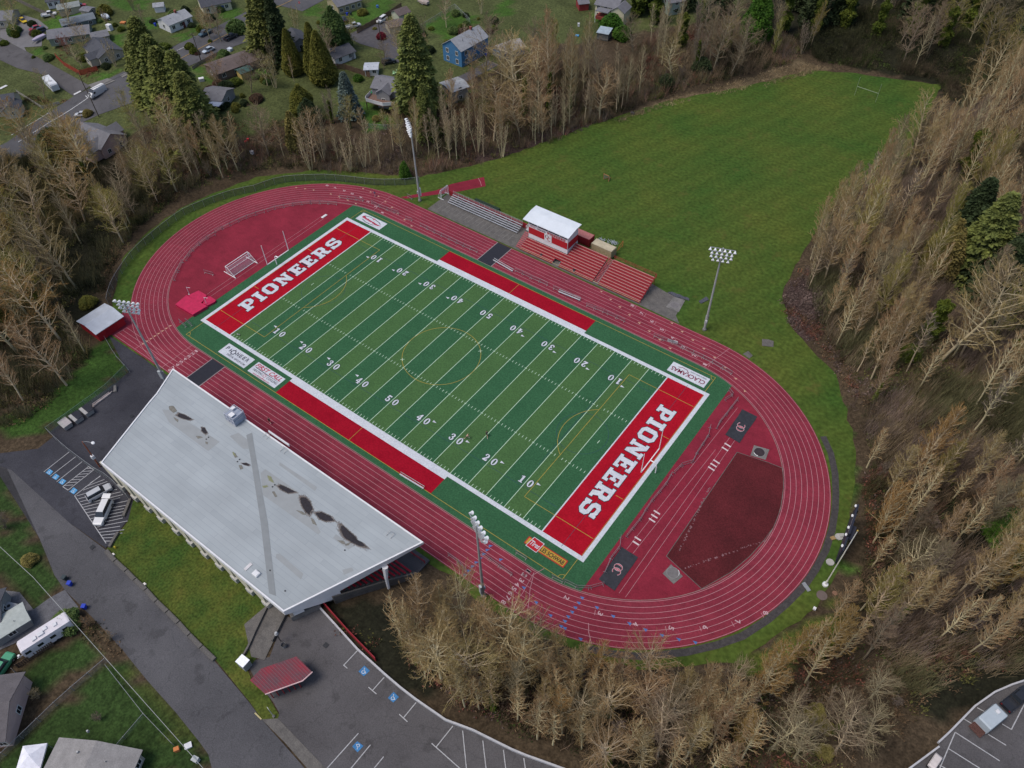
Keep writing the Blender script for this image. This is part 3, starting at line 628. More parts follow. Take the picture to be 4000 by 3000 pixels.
# ---- block letters and figures (own outlines)
GL = {
'P': ([(0,0),(4.6,0),(4.6,1.8),(3.6,1.8),(3.6,3.6),(6.2,3.6),(8,5.2),(8,8.4),(6.2,10),(0,10),(0,8.2),(1,8.2),(1,1.8),(0,1.8)], [[(3.6,5.4),(5.2,5.4),(5.6,5.8),(5.6,7.8),(5.2,8.2),(3.6,8.2)]]),
'I': ([(0,0),(4.6,0),(4.6,1.8),(3.6,1.8),(3.6,8.2),(4.6,8.2),(4.6,10),(0,10),(0,8.2),(1,8.2),(1,1.8),(0,1.8)], []),
'O': ([(2,0),(6,0),(8,2),(8,8),(6,10),(2,10),(0,8),(0,2)], [[(3,2),(5,2),(5.5,2.6),(5.5,7.4),(5,8),(3,8),(2.5,7.4),(2.5,2.6)]]),
'N': ([(0,0),(3.6,0),(3.6,1.8),(2.8,1.8),(2.8,5.8),(6,0),(8,0),(8,8.2),(9,8.2),(9,10),(5.4,10),(5.4,8.2),(6.2,8.2),(6.2,4.6),(3,10),(0,10),(0,8.2),(1,8.2),(1,1.8),(0,1.8)], []),
'E': ([(0,0),(7.6,0),(7.6,3),(6,3),(6,1.8),(3.6,1.8),(3.6,4.2),(4.6,4.2),(4.6,3.4),(6,3.4),(6,6.8),(4.6,6.8),(4.6,5.9),(3.6,5.9),(3.6,8.2),(6,8.2),(6,7.2),(7.6,7.2),(7.6,10),(0,10),(0,8.2),(1,8.2),(1,1.8),(0,1.8)], []),
'R': ([(0,0),(4.2,0),(4.2,1.8),(3.6,1.8),(3.6,3.8),(4.4,3.8),(5.6,0),(9,0),(9,1.8),(7.8,1.8),(7,4.2),(8,5.4),(8,8.6),(6.4,10),(0,10),(0,8.2),(1,8.2),(1,1.8),(0,1.8)], [[(3.6,5.6),(5.2,5.6),(5.6,6),(5.6,7.8),(5.2,8.2),(3.6,8.2)]]),
'S': ([(0,0),(1.4,0),(1.8,.5),(2.6,0),(6,0),(8,1.8),(8,4.4),(6.4,6),(2.8,6.2),(2.4,6.6),(2.4,7.6),(2.8,8),(4.6,8),(5.6,7.2),(5.6,6.8),(7.6,6.8),(7.6,10),(6.2,10),(5.8,9.5),(5,10),(2,10),(0,8.4),(0,5.8),(1.6,4.2),(5.2,4),(5.6,3.6),(5.6,2.4),(5.2,2),(3.2,2),(2.2,2.8),(2.2,3.4),(0,3.4)], []),
'0': ([(3.3+3.3*cos(k*pi/8), 5+5*sin(k*pi/8)) for k in range(16)], [[(3.3+1.25*cos(k*pi/8), 5+4*sin(k*pi/8)) for k in range(16)]]),
'1': ([(1,0),(6,0),(6,1),(4.8,1.2),(4.8,10),(3.2,10),(.8,8.6),(.8,7.7),(2.4,8.2),(2.4,1.2),(1,1)], []),
'2': ([(.4,0),(6,0),(6.4,3),(5.4,3),(5,2),(3.2,2),(6.1,5.6),(6.2,8),(5,9.6),(3,10),(1.2,9.4),(.4,7.8),(.8,6.6),(2.2,6.6),(2.2,8.2),(3,9),(3.8,8.6),(4,7.4),(3.4,5.6),(.4,1.4)], []),
'3': ([(.3,2.6),(1,.8),(2.6,0),(4.4,0),(6,1.4),(6.2,3.4),(5.4,4.8),(4.6,5.3),(5.6,6),(6,7.6),(5.2,9.4),(3.6,10),(2,9.8),(.6,8.6),(.4,7),(1.8,6.8),(2.2,8.4),(3,9),(3.8,8.4),(3.9,6.6),(3.2,5.8),(2.4,5.6),(2.4,4.7),(3.4,4.6),(4.1,3.8),(4.1,1.8),(3.2,1),(2.4,1.6),(2,3.2),(.6,3.4)], []),
'4': ([(2.6,0),(6.4,0),(6.4,1),(5.6,1.1),(5.6,2.6),(6.6,2.6),(6.6,4),(5.6,4),(5.6,10),(4.2,10),(.2,3.8),(.2,2.6),(3.6,2.6),(3.6,1.1),(2.6,1)], [[(3.6,4),(3.6,7.4),(1.5,4)]]),
'5': ([(.4,2.4),(1,.8),(2.6,0),(4.4,0),(6,1.4),(6.3,3.6),(5.4,5.6),(3.8,6.4),(2.2,6.1),(2.4,8),(5.6,8),(5.8,10),(.9,10),(.6,4.6),(1.6,4.6),(2.6,5.2),(3.6,5),(4.1,3.8),(4,1.8),(3.1,1),(2.4,1.4),(2.2,2.8),(1,3.4)], []),
}
def offs(pl, d):
    """push a ccw polygon outward by d (holes inward)"""
    n = len(pl); A = sum(pl[i][0]*pl[(i+1) % n][1] - pl[(i+1) % n][0]*pl[i][1] for i in range(n)); s = 1 if A > 0 else -1; out = []
    for i in range(n):
        p, q, r = Vector(pl[i-1]), Vector(pl[i]), Vector(pl[(i+1) % n]); a = (q - p).normalized(); b = (r - q).normalized()
        m_ = a + b
        if m_.length < 1e-3: m_ = Vector(a)
        m_.normalize(); k = d / max(0.5, m_.dot(a)); out.append((q.x + m_.y * k * s, q.y - m_.x * k * s))
    return out
def glyph(mb, ch, fn, z, grow=0.0):
    o, hs = GL[ch]
    if grow: o = offs(o, grow); hs = [offs(h, -grow) for h in hs]
    mb.poly([fn(*p) for p in o], z, holes=[[fn(*p) for p in h] for h in hs])
def word_layout(s):
    x = 0; out = []
    for ch in s:
        wdt = max(p[0] for p in GL[ch][0]); out.append((ch, x)); x += wdt + 1.55
    return out, x - 1.55
lay, WT = word_layout('PIONEERS')
mw, mo = MB(), MB()
for side in (-1, 1):
    sc_ = 33.2 / WT; hh = 3.9 / 10.0
    for ch, x0 in lay:
        fn = (lambda x, y, x0=x0: (-48.55 - y * hh, -16.5 + (x + x0) * sc_)) if side < 0 else (lambda x, y, x0=x0: (48.45 + y * hh, 16.6 - (x + x0) * sc_))
        glyph(mw, ch, fn, 0.104); glyph(mo, ch, fn, 0.097, 0.32)
mo.build('word_outline', mat('turf_navy', (0.016, 0.022, 0.035), rough=0.95), turf); mw.build('word', WHITE, turf)
mw, mo = MB(), MB()
for k in range(-4, 5):
    x = k * 10 * YD; d = str(50 - abs(k) * 10)
    for side in (-1, 1):
        for i, ch in enumerate(d):
            off = (-1.62, 0.42)[i]; s_ = 0.178
            fn = lambda u, v, off=off, x=x, side=side: (x - side * (off + u * s_), side * 16.9 - side * (v - 5) * s_)
            glyph(mw, ch, fn, 0.098); glyph(mo, ch, fn, 0.091, 0.55)
        if k:
            dr = 1 if k > 0 else -1; xx = x + dr * 2.05
            mw.poly([(xx, side*16.9 - side*0.85 + 0.28), (xx + dr * 0.95, side*16.9 - side*0.85), (xx, side*16.9 - side*0.85 - 0.28)][::dr], 0.098)
mo.build('number_outline', mat('turf_number_edge', (0.022, 0.05, 0.045), rough=0.95), turf); mw.build('yard_numbers', WHITE, turf)  # dark green border of even width round each yard number

# ---- painted advertisements on the turf
def panel(x0, x1, y0, y1, m, z=0.075, name='advert'):
    mb = MB(); mb.poly([(x0,y0),(x1,y0),(x1,y1),(x0,y1)], z); o = mb.build(name, m, turf); return o
GREYP = mat('ad_grey', (0.045,0.05,0.07), var=0.1); CRIM = mat('ad_crimson', (0.34,0.008,0.04), var=0.05); BLK = mat('ad_black', (0.02,0.02,0.02)); GOLD = mat('ad_gold', (0.42,0.25,0.035), var=0.05); RED2 = mat('ad_red', (0.40,0.012,0.02), var=0.05); PINK = mat('ad_pink', (0.45,0.16,0.20)); MARO = mat('ad_maroon', (0.17,0.018,0.045))
panel(-43.65,-34.45,-29.73,-26.35, WHITE)
mb = MB(); flat_text(mb, 'P', (-42.6,-27.55), 0.75, 1.05, 0, 0.083); flat_text(mb, 'I', (-41.6,-27.65), 0.25, 1.0, 0, 0.083)
for i, c_ in enumerate('NEER'): flat_text(mb, c_, (-39.05 + i*1.12, -27.55), 0.8, 1.05, 0, 0.083)
flat_text(mb, 'DENTAL GROUP.COM', (-38.2,-28.95), 6.2, 0.5, 0, 0.083)
strip(mb, [(-40.45 + 0.55*cos(k*pi/10), -27.75 + 0.6*sin(k*pi/10)) for k in range(20)], 0.22, 0.086, closed=True)
for k in range(8):
    a = k * pi / 4; r = 1.15 if k % 2 == 0 else 0.85; mb.poly([(-40.45 + 0.66*cos(a-.22), -27.75 + 0.7*sin(a-.22)), (-40.45 + 0.66*cos(a+.22), -27.75 + 0.7*sin(a+.22)), (-40.45 + r*cos(a), -27.75 + r*sin(a))], 0.083)
mb.build('advert_lettering', GREYP, turf)
panel(-33.2,-24.05,-29.73,-26.35, WHITE)
mb = MB(); flat_text(mb, 'FIRST CALL', (-28.6,-27.15), 8.3, 1.15, 0, 0.083, slant=0.25); flat_text(mb, 'www.firstcallheat.com', (-28.9,-29.4), 5.6, 0.42, 0, 0.083); 
strip(mb, [(-28.7 + 0.38*cos(k*pi/8), -28.55 + 0.38*sin(k*pi/8)) for k in range(16)], 0.12, 0.083, closed=True)
mb.build('advert_lettering', CRIM, turf)
mb = MB(); flat_text(mb, 'HEATING', (-30.9,-28.55), 3.1, 0.6, 0, 0.083); flat_text(mb, 'COOLING', (-26.2,-28.55), 3.3, 0.6, 0, 0.083); mb.poly([(-32.7,-27.75),(-24.6,-27.95),(-24.6,-28.0),(-29,-28.05),(-32.3,-27.95)], 0.083)
mb.build('advert_lettering', GREYP, turf)
panel(44.57,53.8,26.22,29.42, WHITE)
mb = MB(); flat_text(mb, 'CLACKAMAS', (49.2,27.55), 8.3, 1.25, pi, 0.083); strip(mb, [(46.2,28.55),(47.2,28.95),(48.3,28.8),(49.0,28.2)], 0.16, 0.086); mb.build('advert_lettering', MARO, turf)
mb = MB(); flat_text(mb, 'FEDERAL CREDIT UNION', (51.2,28.85), 3.9, 0.32, pi, 0.083); mb.build('advert_lettering', GREYP, turf)
panel(-53.5,-44.5,26.32,29.65, WHITE)
mb = MB(); flat_text(mb, 'Suburban', (-49.1,27.85), 6.0, 0.85, -0.10, 0.083, slant=0.2); mb.poly([(-52.6,28.2),(-52.4,28.7),(-51.9,28.75),(-51.6,28.2),(-51.9,27.9),(-52.4,27.9)], 0.079); mb.poly([(-52.0,28.35),(-46.0,27.75),(-45.2,27.95),(-45.9,27.4),(-52.0,28.0)], 0.079); mb.build('advert_lettering', CRIM, turf)
mb = MB(); strip(mb, [(-52.2,28.75),(-50.6,29.15),(-48.8,29.1),(-46.8,28.75),(-45.9,28.3)], 0.22, 0.083); strip(mb, [(-51.8,27.3),(-50.3,26.85),(-48.7,26.75),(-47.2,26.95)], 0.2, 0.083); mb.build('advert_lettering', GREYP, turf)
mb = MB(); mb.poly([(-48.9 + 0.42*cos(k*pi/8), 29.0 + 0.38*sin(k*pi/8)) for k in range(16)], 0.09); mb.build('advert_badge', PINK, turf)
panel(44.4,53.35,-28.45,-26.72, RED2, 0.073); panel(44.6,53.15,-28.27,-26.90, GOLD, 0.079)
mb = MB(); flat_text(mb, 'LES SCHWAB', (50.35,-27.6), 5.2, 0.95, 0, 0.085); mb.build('advert_lettering', BLK, turf)
mb = MB(); mb.poly([(44.95,-28.75),(47.55,-28.85),(47.75,-26.35),(45.3,-26.25)], 0.088); mb.build('advert', WHITE, turf)
mb = MB(); mb.poly([(45.08,-28.63),(47.43,-28.73),(47.61,-26.47),(45.42,-26.37)], 0.094); mb.build('advert', RED2, turf)
mb = MB(); flat_text(mb, 'Tires', (46.35,-27.55), 2.0, 1.1, 0.0, 0.100, slant=0.15); mb.build('advert_lettering', WHITE, turf)

# rubber crossings and mats
RUB = mat('black_rubber', (0.020, 0.021, 0.030), rough=0.8, var=0.15, scale=2)
for x0, x1, y0, y1 in ((-42.85,-38.4,-40.75,-32.0), (-14.65,-10.05,31.9,40.75)):
    mb = MB(); mb.box(x0, x1, y0, y1, 0.07, 0.10); o = mb.build('rubber_crossing', RUB); structure(o)
    mb = MB()
    for x in (x0, x1): mb.box(x - 0.09, x + 0.09, y0, y1, 0.07, 0.115)
    mb.build('edge_strip', mat('edge_grey', (0.28,0.24,0.24)), o)
# concrete standing in front of the far stands
mb = MB(); mb.poly([(-40.0,41.25),(30,41.35),(39.6,41.2),(37.6,43.2),(36.4,49.8),(31.6,49.2),(27.5,49.9),(-39.9,49.9)], 0.045); structure(mb.build('concrete_apron', CONCD))
mb = MB(); 
for k in range(17): x = -37.5 + k * 1.52; strip(mb, [(x, 42.9), (x + 0.1, 46.3)], 0.14, 0.052)
structure(mb.build('concrete_strips', CONC))
mb = MB(); mb.poly([at(*t11(1250,45)), at(*t10(1560,1645)), at(*t10(1690,1590)), at(*t10(1970,1530)), at(*t10(1985,1610)), at(*t10(1760,1655)), at(*t11(1290,60))], 0.05)
o = mb.build('jump_runway', TRACK2); structure(o)
mb = MB(); strip(mb, [at(*t10(1920,1540)), at(*t10(1940,1575)), at(*t10(1948,1608))], 0.12, 0.06); mb.build('runway_line', LANE, o)
for q in ([t21(2160,1272),t21(2212,1275),t21(2260,1290),t21(2258,1340),t21(2160,1330)], [t21(2040,1375),t21(2080,1415),t21(2050,1440),t21(1995,1400)]):
    mb = MB(); mb.prism([at(*p) for p in q], 0.0, 0.09); structure(mb.build('concrete_slab', CONCD))
mb = MB(); pl = [at(*t32(*p)) for p in ((500,460),(560,620),(610,820),(625,1040),(600,1060),(580,850),(555,880),(560,700),(520,560))]
drn = [at(*p) for p in [(3215,1705),(3245,1770),(3262,1850),(3265,1930),(3262,1990),(3250,2070),(3225,2150),(3185,2225),(3140,2290),(3070,2360),(3000,2420),(2900,2485),(2800,2520),(2680,2548),(2500,2565),(2400,2555),(2300,2535)]]
strip(mb, drn, 1.3, 0.035); structure(mb.build('drainage_strip', mat('drain_gravel', (0.05,0.045,0.045), var=0.3, scale=1.2, fine=0.2, fscale=6)))
# ================================================================== STRUCTURES AND SPORTS EQUIPMENT
def wpart(mb, name, m, root, smooth=False):
    l = root.location; mb.v = [(v[0] - l.x, v[1] - l.y, v[2] - l.z) for v in mb.v]; return mb.build(name, m, root, smooth)
WPAINT = mat('white_building_paint', (0.66, 0.66, 0.67), rough=0.7, var=0.06, scale=0.8)
CREAM = mat('cream_wall', (0.52, 0.49, 0.38), rough=0.85, var=0.1, scale=0.6, fine=0.08, fscale=4)
REDM = mat('red_metal', (0.27, 0.018, 0.026), rough=0.6, var=0.12, scale=1.5); REDB = mat('red_bench', (0.38, 0.012, 0.028), rough=0.6, var=0.12, scale=1.5)
STEEL = mat('galvanised_steel', (0.30, 0.31, 0.32), rough=0.5, var=0.08, metal=0.4, scale=2); ALU = mat('aluminium', (0.50, 0.51, 0.53), rough=0.45, var=0.06, metal=0.3)
DARK = mat('dark_metal', (0.022, 0.023, 0.027), rough=0.5, var=0.1); GLASS = mat('dark_glass', (0.02, 0.025, 0.032), rough=0.15, var=0.05, spec=0.6)
# ---- roof material with membrane seams and rust
def roof_mat():
    m = bpy.data.materials.new('roof_membrane'); m.use_nodes = True; nt = m.node_tree; N = nt.nodes; L = nt.links; b = N['Principled BSDF']; b.inputs['Roughness'].default_value = 0.75
    tc = N.new('ShaderNodeTexCoord'); br = N.new('ShaderNodeTexBrick'); br.inputs['Scale'].default_value = 1.0
    br.inputs['Color1'].default_value = (0.295, 0.325, 0.34, 1); br.inputs['Color2'].default_value = (0.325, 0.355, 0.37, 1); br.inputs['Mortar'].default_value = (0.225, 0.248, 0.262, 1)
    br.inputs['Mortar Size'].default_value = 0.022; br.inputs['Brick Width'].default_value = 9.5; br.inputs['Row Height'].default_value = 0.95; br.inputs['Mortar Smooth'].default_value = 0.3
    L.new(tc.outputs['Object'], br.inputs['Vector'])
    n = N.new('ShaderNodeTexNoise'); n.inputs['Scale'].default_value = 0.13; n.inputs['Detail'].default_value = 8; L.new(tc.outputs['Object'], n.inputs['Vector'])
    mr = N.new('ShaderNodeMapRange'); mr.inputs[1].default_value = 0.3; mr.inputs[2].default_value = 0.7; mr.inputs[3].default_value = 0.90; mr.inputs[4].default_value = 1.07; L.new(n.outputs['Fac'], mr.inputs[0])
    v = N.new('ShaderNodeVectorMath'); v.operation = 'SCALE'; L.new(br.outputs[0], v.inputs[0]); L.new(mr.outputs[0], v.inputs['Scale']); L.new(v.outputs[0], b.inputs['Base Color']); return m
ZR = 10.0
gs = thing('grandstand', 'large covered grandstand with pale grey stained roof and white edges beside the near straight', 'grandstand', (-2, -55, 0))
Ar, Br, Cr, Dr = (-37.3, -43.1), (33.6, -43.3), (23.4, -66.75), (-28.1, -66.8); KL1, KL2 = (-34.2, -49.6), (-33.5, -51.9)
rp = [Ar, KL1, KL2, Dr, Cr, Br]
mb = MB(); mb.poly(rp, ZR); roof = wpart(mb, 'roof', roof_mat(), gs)
mb = MB()   # white edge all round, upstand 0.12 m
inn = offs(rp, -0.28); n = len(rp)
mb.add([(x, y, ZR + 0.14) for x, y in rp] + [(x, y, ZR + 0.14) for x, y in inn] + [(x, y, ZR + 0.002) for x, y in inn], [(i, (i+1) % n, n + (i+1) % n, n + i) for i in range(n)] + [(n + i, n + (i+1) % n, 2*n + (i+1) % n, 2*n + i) for i in range(n)])
def depth(t):
    pts = [(0, 0.45), (0.45, 1.6), (0.629, 2.1), (0.63, 3.9), (0.75, 3.3), (1, 1.1)]
    for (a, da), (b_, db) in zip(pts, pts[1:]):
        if a <= t <= b_: return da + (db - da) * (t - a) / (b_ - a)
    return 1
def lerp2(a, b_, t): return (a[0] + (b_[0]-a[0])*t, a[1] + (b_[1]-a[1])*t)
def leftpt(t):
    if t < 0.27: return lerp2(Ar, KL1, t / 0.27)
    if t < 0.37: return lerp2(KL1, KL2, (t - 0.27) / 0.1)
    return lerp2(KL2, Dr, (t - 0.37) / 0.63)
ts = [0, 0.27, 0.37, 0.45, 0.629, 0.6301, 0.75, 1]
for fn in (lambda t: lerp2(Br, Cr, t), leftpt):
    up = [(*fn(t), ZR + 0.14) for t in ts]; dn = [(*fn(t), ZR - depth(t)) for t in ts]; k = len(ts)
    mb.add(up + dn, [(i, i+1, k+i+1, k+i) for i in range(k-1)])
for a, b_, dd in ((Ar, Br, 0.5), (Dr, Cr, 1.0)):
    mb.add([(*a, ZR + 0.14), (*b_, ZR + 0.14), (*b_, ZR - dd), (*a, ZR - dd)], [(0, 1, 2, 3)])
# soffit
k = len(ts); lf = [(*leftpt(t), ZR - depth(t) + 0.01) for t in ts]; rt_ = [(*lerp2(Br, Cr, t), ZR - depth(t) + 0.01) for t in ts]
mb.add(lf + rt_, [(i, k+i, k+i+1, i+1) for i in range(k-1)])
wpart(mb, 'fascia', WPAINT, gs)
# strip along the roof, stains, patches
mb = MB(); mb.poly([at(x, y, ZR) for x, y in ((962,1700),(985,1690),(994,1750),(1046,2040),(1078,2328),(1051,2318),(1018,2040),(976,1770))], ZR + 0.03); wpart(mb, 'walkway', mat('walkway_pad', (0.215,0.23,0.235), var=0.07, scale=0.6), gs)
mb = MB(); 
for q in ([t02(1400,220),t02(1470,225),t02(1600,310),t02(1900,500),t02(1800,580),t02(1460,330)], [t12(205,675),t12(530,890),t12(510,925),t12(200,700)], [t12(40,770),t12(80,735),t12(360,930),t12(560,1280),t12(540,1300),t12(60,960)], [t12(665,1330),t12(690,1300),t12(850,1400),t12(800,1430)], [t12(175,1470),t12(205,1465),t12(410,1640),t12(390,1690),t12(170,1500)], [t12(745,1605),t12(830,1585),t12(845,1615),t12(760,1650)], [t02(1985,450),t02(2060,420),t02(2190,520),t02(2190,560),t02(2100,560)]):
    mb.poly([at(*p, ZR) for p in q], ZR + 0.012)
wpart(mb, 'roof_patches', mat('roof_patch', (0.27,0.285,0.288), var=0.06, scale=0.5), gs)
def blob(mb, pts, z, s=1, a=0.14, grow=0.0):
    w_ = [at(*p, ZR) for p in pts]; A = sum(w_[i][0]*w_[(i+1) % len(w_)][1] - w_[(i+1) % len(w_)][0]*w_[i][1] for i in range(len(w_)))
    if A < 0: w_ = w_[::-1]
    if grow: w_ = offs(w_, grow)
    mb.poly(jitter(w_, a, 0.28, s), z)
stA = [[t12(*p) for p in q] for q in ([(178,880),(205,866),(245,880),(360,938),(310,945),(280,950),(210,915)], [(375,965),(430,970),(470,1010),(500,1085),(460,1140),(430,1120),(395,1060),(375,1010)], [(495,1110),(560,1100),(650,1140),(690,1188),(640,1192),(600,1192),(545,1170)],
       [(712,1200),(740,1205),(800,1262),(868,1320),(880,1352),(930,1372),(975,1420),(930,1422),(850,1390),(800,1360),(750,1330),(715,1260)])] + \
      [[t02(*p) for p in q] for q in ([(1540,245),(1600,265),(1672,308),(1640,318),(1570,300),(1520,275)], [(1735,370),(1770,375),(1798,425),(1775,440),(1740,410)], [(2080,682),(2130,680),(2165,700),(2150,712),(2105,700)])]
stB = [[t12(*p) for p in q] for q in ([(340,1088),(400,1100),(440,1135),(400,1130)], [(470,1155),(500,1165),(530,1225),(490,1210)], [(700,1350),(760,1352),(780,1390),(740,1380)], [(765,1385),(830,1362),(800,1395),(775,1400)], [(135,930),(160,925),(188,975),(165,980)])] + \
      [[t02(*p) for p in q] for q in ([(1455,190),(1500,185),(1535,235),(1500,255),(1460,220)], [(1495,280),(1545,310),(1540,335),(1510,310)], [(1690,448),(1730,450),(1758,462),(1710,475)], [(1775,495),(1800,505),(1795,525),(1775,515)], [(2005,590),(2035,595),(2058,635),(2030,640)], [(2060,700),(2090,700),(2105,735),(2075,742)])]
stC = [[t12(*p) for p in q] for q in ([(100,790),(130,800),(160,860),(110,835)], [(55,880),(95,875),(110,890),(65,898)])]
def softstain(name, c1, c2, edge, sc):
    m = mat(name, c1, col2=c2, scale=sc, rough=.85); nt = m.node_tree; N = nt.nodes; L = nt.links; b = N['Principled BSDF']; a = N.new('ShaderNodeAttribute'); a.attribute_name = 'Col'
    n = N.new('ShaderNodeTexNoise'); n.inputs['Scale'].default_value = 3.2; n.inputs['Detail'].default_value = 9; n.inputs['Roughness'].default_value = .7; tc = N.new('ShaderNodeTexCoord'); L.new(tc.outputs['Object'], n.inputs[0])
    ad = N.new('ShaderNodeMath'); ad.operation = 'ADD'; L.new(a.outputs['Fac'], ad.inputs[0]); L.new(n.outputs['Fac'], ad.inputs[1]); mr = N.new('ShaderNodeMapRange'); mr.inputs[1].default_value = edge; mr.inputs[2].default_value = edge + .25; L.new(ad.outputs[0], mr.inputs[0]); L.new(mr.outputs[0], b.inputs['Alpha']); return m
def stain(name, pts, z, m, grow):
    # centre solid, rim fades out: three nested rings with a vertex value
    w_ = [at(*p, ZR) for p in pts]; A = sum(w_[i][0]*w_[(i+1) % len(w_)][1] - w_[(i+1) % len(w_)][0]*w_[i][1] for i in range(len(w_)))
    if A < 0: w_ = w_[::-1]
    w_ = dense(w_ + [w_[0]], .35)[:-1]; cx_ = sum(p[0] for p in w_)/len(w_); cy_ = sum(p[1] for p in w_)/len(w_); n_ = len(w_); vs, vals, fs = [], [], []
    for s_, val in ((0.0, 1.0), (.62, .85), (.88, .5), (.9 + grow*.8, 0.0)):
        for x, y in w_: vs.append((cx_ + (x-cx_)*s_, cy_ + (y-cy_)*s_, z)); vals.append(val)
    for r_ in range(3):
        for i in range(n_):
            a, b_ = r_*n_+i, r_*n_+(i+1) % n_; fs.append((a, a+n_, b_+n_, b_) if r_ else (a, a+n_, b_+n_))
    mb = MB(); mb.add(vs, fs); o = wpart(mb, name, m, gs); ca = o.data.color_attributes.new('Col', 'FLOAT_COLOR', 'POINT')
    for i, v_ in enumerate(vals): ca.data[i].color = (v_, v_, v_, 1)
SM1 = softstain('rust_halo', (0.24,0.225,0.21), (0.17,0.13,0.11), .75, 1.6); SM2 = softstain('roof_stain', (0.034,0.031,0.038), (0.020,0.016,0.017), .93, 2.5); SM3 = softstain('roof_mud', (0.13,0.12,0.10), (0.20,0.195,0.17), .85, 3)
for i, q in enumerate(stA): stain('rust_halo', q, ZR + 0.02 + i*.001, SM1, .7); stain('dark_stain', q, ZR + 0.036, SM2, .55)
for i, q in enumerate(stB): stain('mud_stain', q, ZR + 0.030, SM3, .3)
for i, q in enumerate(stC + [[t02(*p) for p in ((2008,585),(2022,590),(2040,625),(2015,610))]]): mb = MB(); blob(mb, q, ZR + 0.042, i + 60, 0.08); wpart(mb, 'moss_stain', mat('roof_moss', (0.20,0.21,0.12), var=0.2, scale=3), gs)
mb = MB()
for p in (t02(1802,462),t02(1783,478),t02(2070,653),t02(2052,672),t12(163,873),t12(143,890),t12(483,1108),t12(462,1125),t12(825,1352),t12(768,1437),t12(122,1612),t13(252,130)):
    x, y = at(*p, ZR); mb = MB(); mb.tube((x, y, ZR + 0.03), (x, y, ZR + 0.12), 0.13, n=8); wpart(mb, 'roof_drain', DARK, gs)
for p, sx, sy, m_ in ((t13(5,-15), 1.2, .95, WPAINT), (t02(2145,1580), 0.6, 1.5, mat('hatch_cover', (0.55,0.53,0.53)))):
    x, y = at(*p, ZR); mb = MB(); mb.box(x - sx/2, x + sx/2, y - sy/2, y + sy/2, ZR + 0.01, ZR + 0.4 if sx > 1 else ZR + 0.12); mb.box(x - sx/2 + 0.1, x + sx/2 - 0.1, y - sy/2 + 0.1, y + sy/2 - 0.1, ZR + 0.3, ZR + 0.5) if sx > 1 else None; wpart(mb, 'roof_hatch', m_, gs)
mb = MB()
for p in (t12(90,455), t12(240,578), t12(1160,1308)): 
    x, y = at(*p, ZR); mb.path([(x-0.5,y-0.5,ZR+0.05),(x-0.5,y+0.5,ZR+0.5),(x+0.5,y+0.5,ZR+0.5),(x+0.5,y-0.5,ZR+0.05)], 0.05); wpart(mb, 'roof_bracket', STEEL, gs); mb = MB()
for i in range(2):
    xx = -26.2 + i * 0; 
mb = MB(); a = at(*t12(105,422), ZR); b_ = at(*t12(280,545), ZR); mb.box(a[0], b_[0], -42.75, -42.55, ZR - 0.1, ZR + 0.5); wpart(mb, 'front_board', WPAINT, gs)
# camera booth on the roof edge
bo = thing('camera_booth', 'small glazed camera booth standing on the grandstand roof edge', 'booth', (-15.2, -44.3, ZR + 0.02))
PGL = mat('hazy_glazing', (0.30,0.34,0.42), rough=0.3, var=0.12, scale=1.2, spec=0.5)
mb = MB(); mb.box(-1.3,1.3,-1.25,1.25,0.25,2.0); mb.build('glazing', PGL, bo)
mb = MB(); 
for x in (-1.37,-0.45,0.45,1.37):
    for y in (-1.32,1.32): mb.box(x-.05,x+.05,y-.05,y+.05,0,2.36)
for zz_ in (0.3,1.3,2.34):
    for y in (-1.34,1.34): mb.box(-1.4,1.4,y-.05,y+.05,zz_-.05,zz_+.05)
    for x in (-1.4,1.4): mb.box(x-.05,x+.05,-1.3,1.3,zz_-.04,zz_+.04)
for x in (-0.45,0.45): mb.box(x-.04,x+.04,-1.3,1.3,2.3,2.4)
mb.box(-1.3,1.3,-0.04,0.04,2.3,2.41); mb.build('frame', mat('booth_frame', (0.38,0.40,0.46)), bo)
mb = MB(); mb.box(-0.2,0.9,-1.2,-0.2,2.42,2.5); mb.box(-1.2,-0.5,0.2,1.0,2.42,2.46); mb.build('roof_panel', WPAINT, bo)
# seating under the roof
mb = MB(); NR = 15
def xr(y): return 33.6 + (y + 43.3) * (10.2 / 23.4) - 0.6
def xl(y): return -36.6 - (y + 43.3) * (9.0 / 23.4)
prof = []
for k in range(NR): y = -45.6 - k * 0.92; z = 0.9 + k * 0.43; prof.append((y, z))
st = MB()
for k, (y, z) in enumerate(prof):
    y1 = y - 0.92; st.prism([(xl(y), y), (xr(y), y), (xr(y1), y1), (xl(y1), y1)], -0.3 if k < 3 else z - 1.4, z)
wpart(st, 'terrace', CONCD, gs)
for k, (y, z) in enumerate(prof):
    mb = MB()
    x0, x1 = xl(y) + 0.3, xr(y) - 0.35
    mb.box(x0, x1, y - 0.62, y - 0.26, z + 0.36, z + 0.45)
    x = x0 + 0.2
    while x < x1: mb.box(x, x + 0.08, y - 0.5, y - 0.38, z, z + 0.36); x += 2.2
    wpart(mb, 'bench', REDB, gs)
mb = MB(); mb.box(-35, 32.5, -45.55, -41.9, 0.02, 0.5); wpart(mb, 'concourse', ASPH3, gs)
mb = MB(); 
for zz_ in (0.95, 1.45): mb.box(-34.5, 32.4, -43.0, -42.9, zz_ - 0.05, zz_ + 0.05)
for k in range(26): x = -34.5 + k * 2.67; mb.box(x-.05, x+.05, -43.0, -42.9, 0.5, 1.5)
wpart(mb, 'front_rail', REDM, gs)
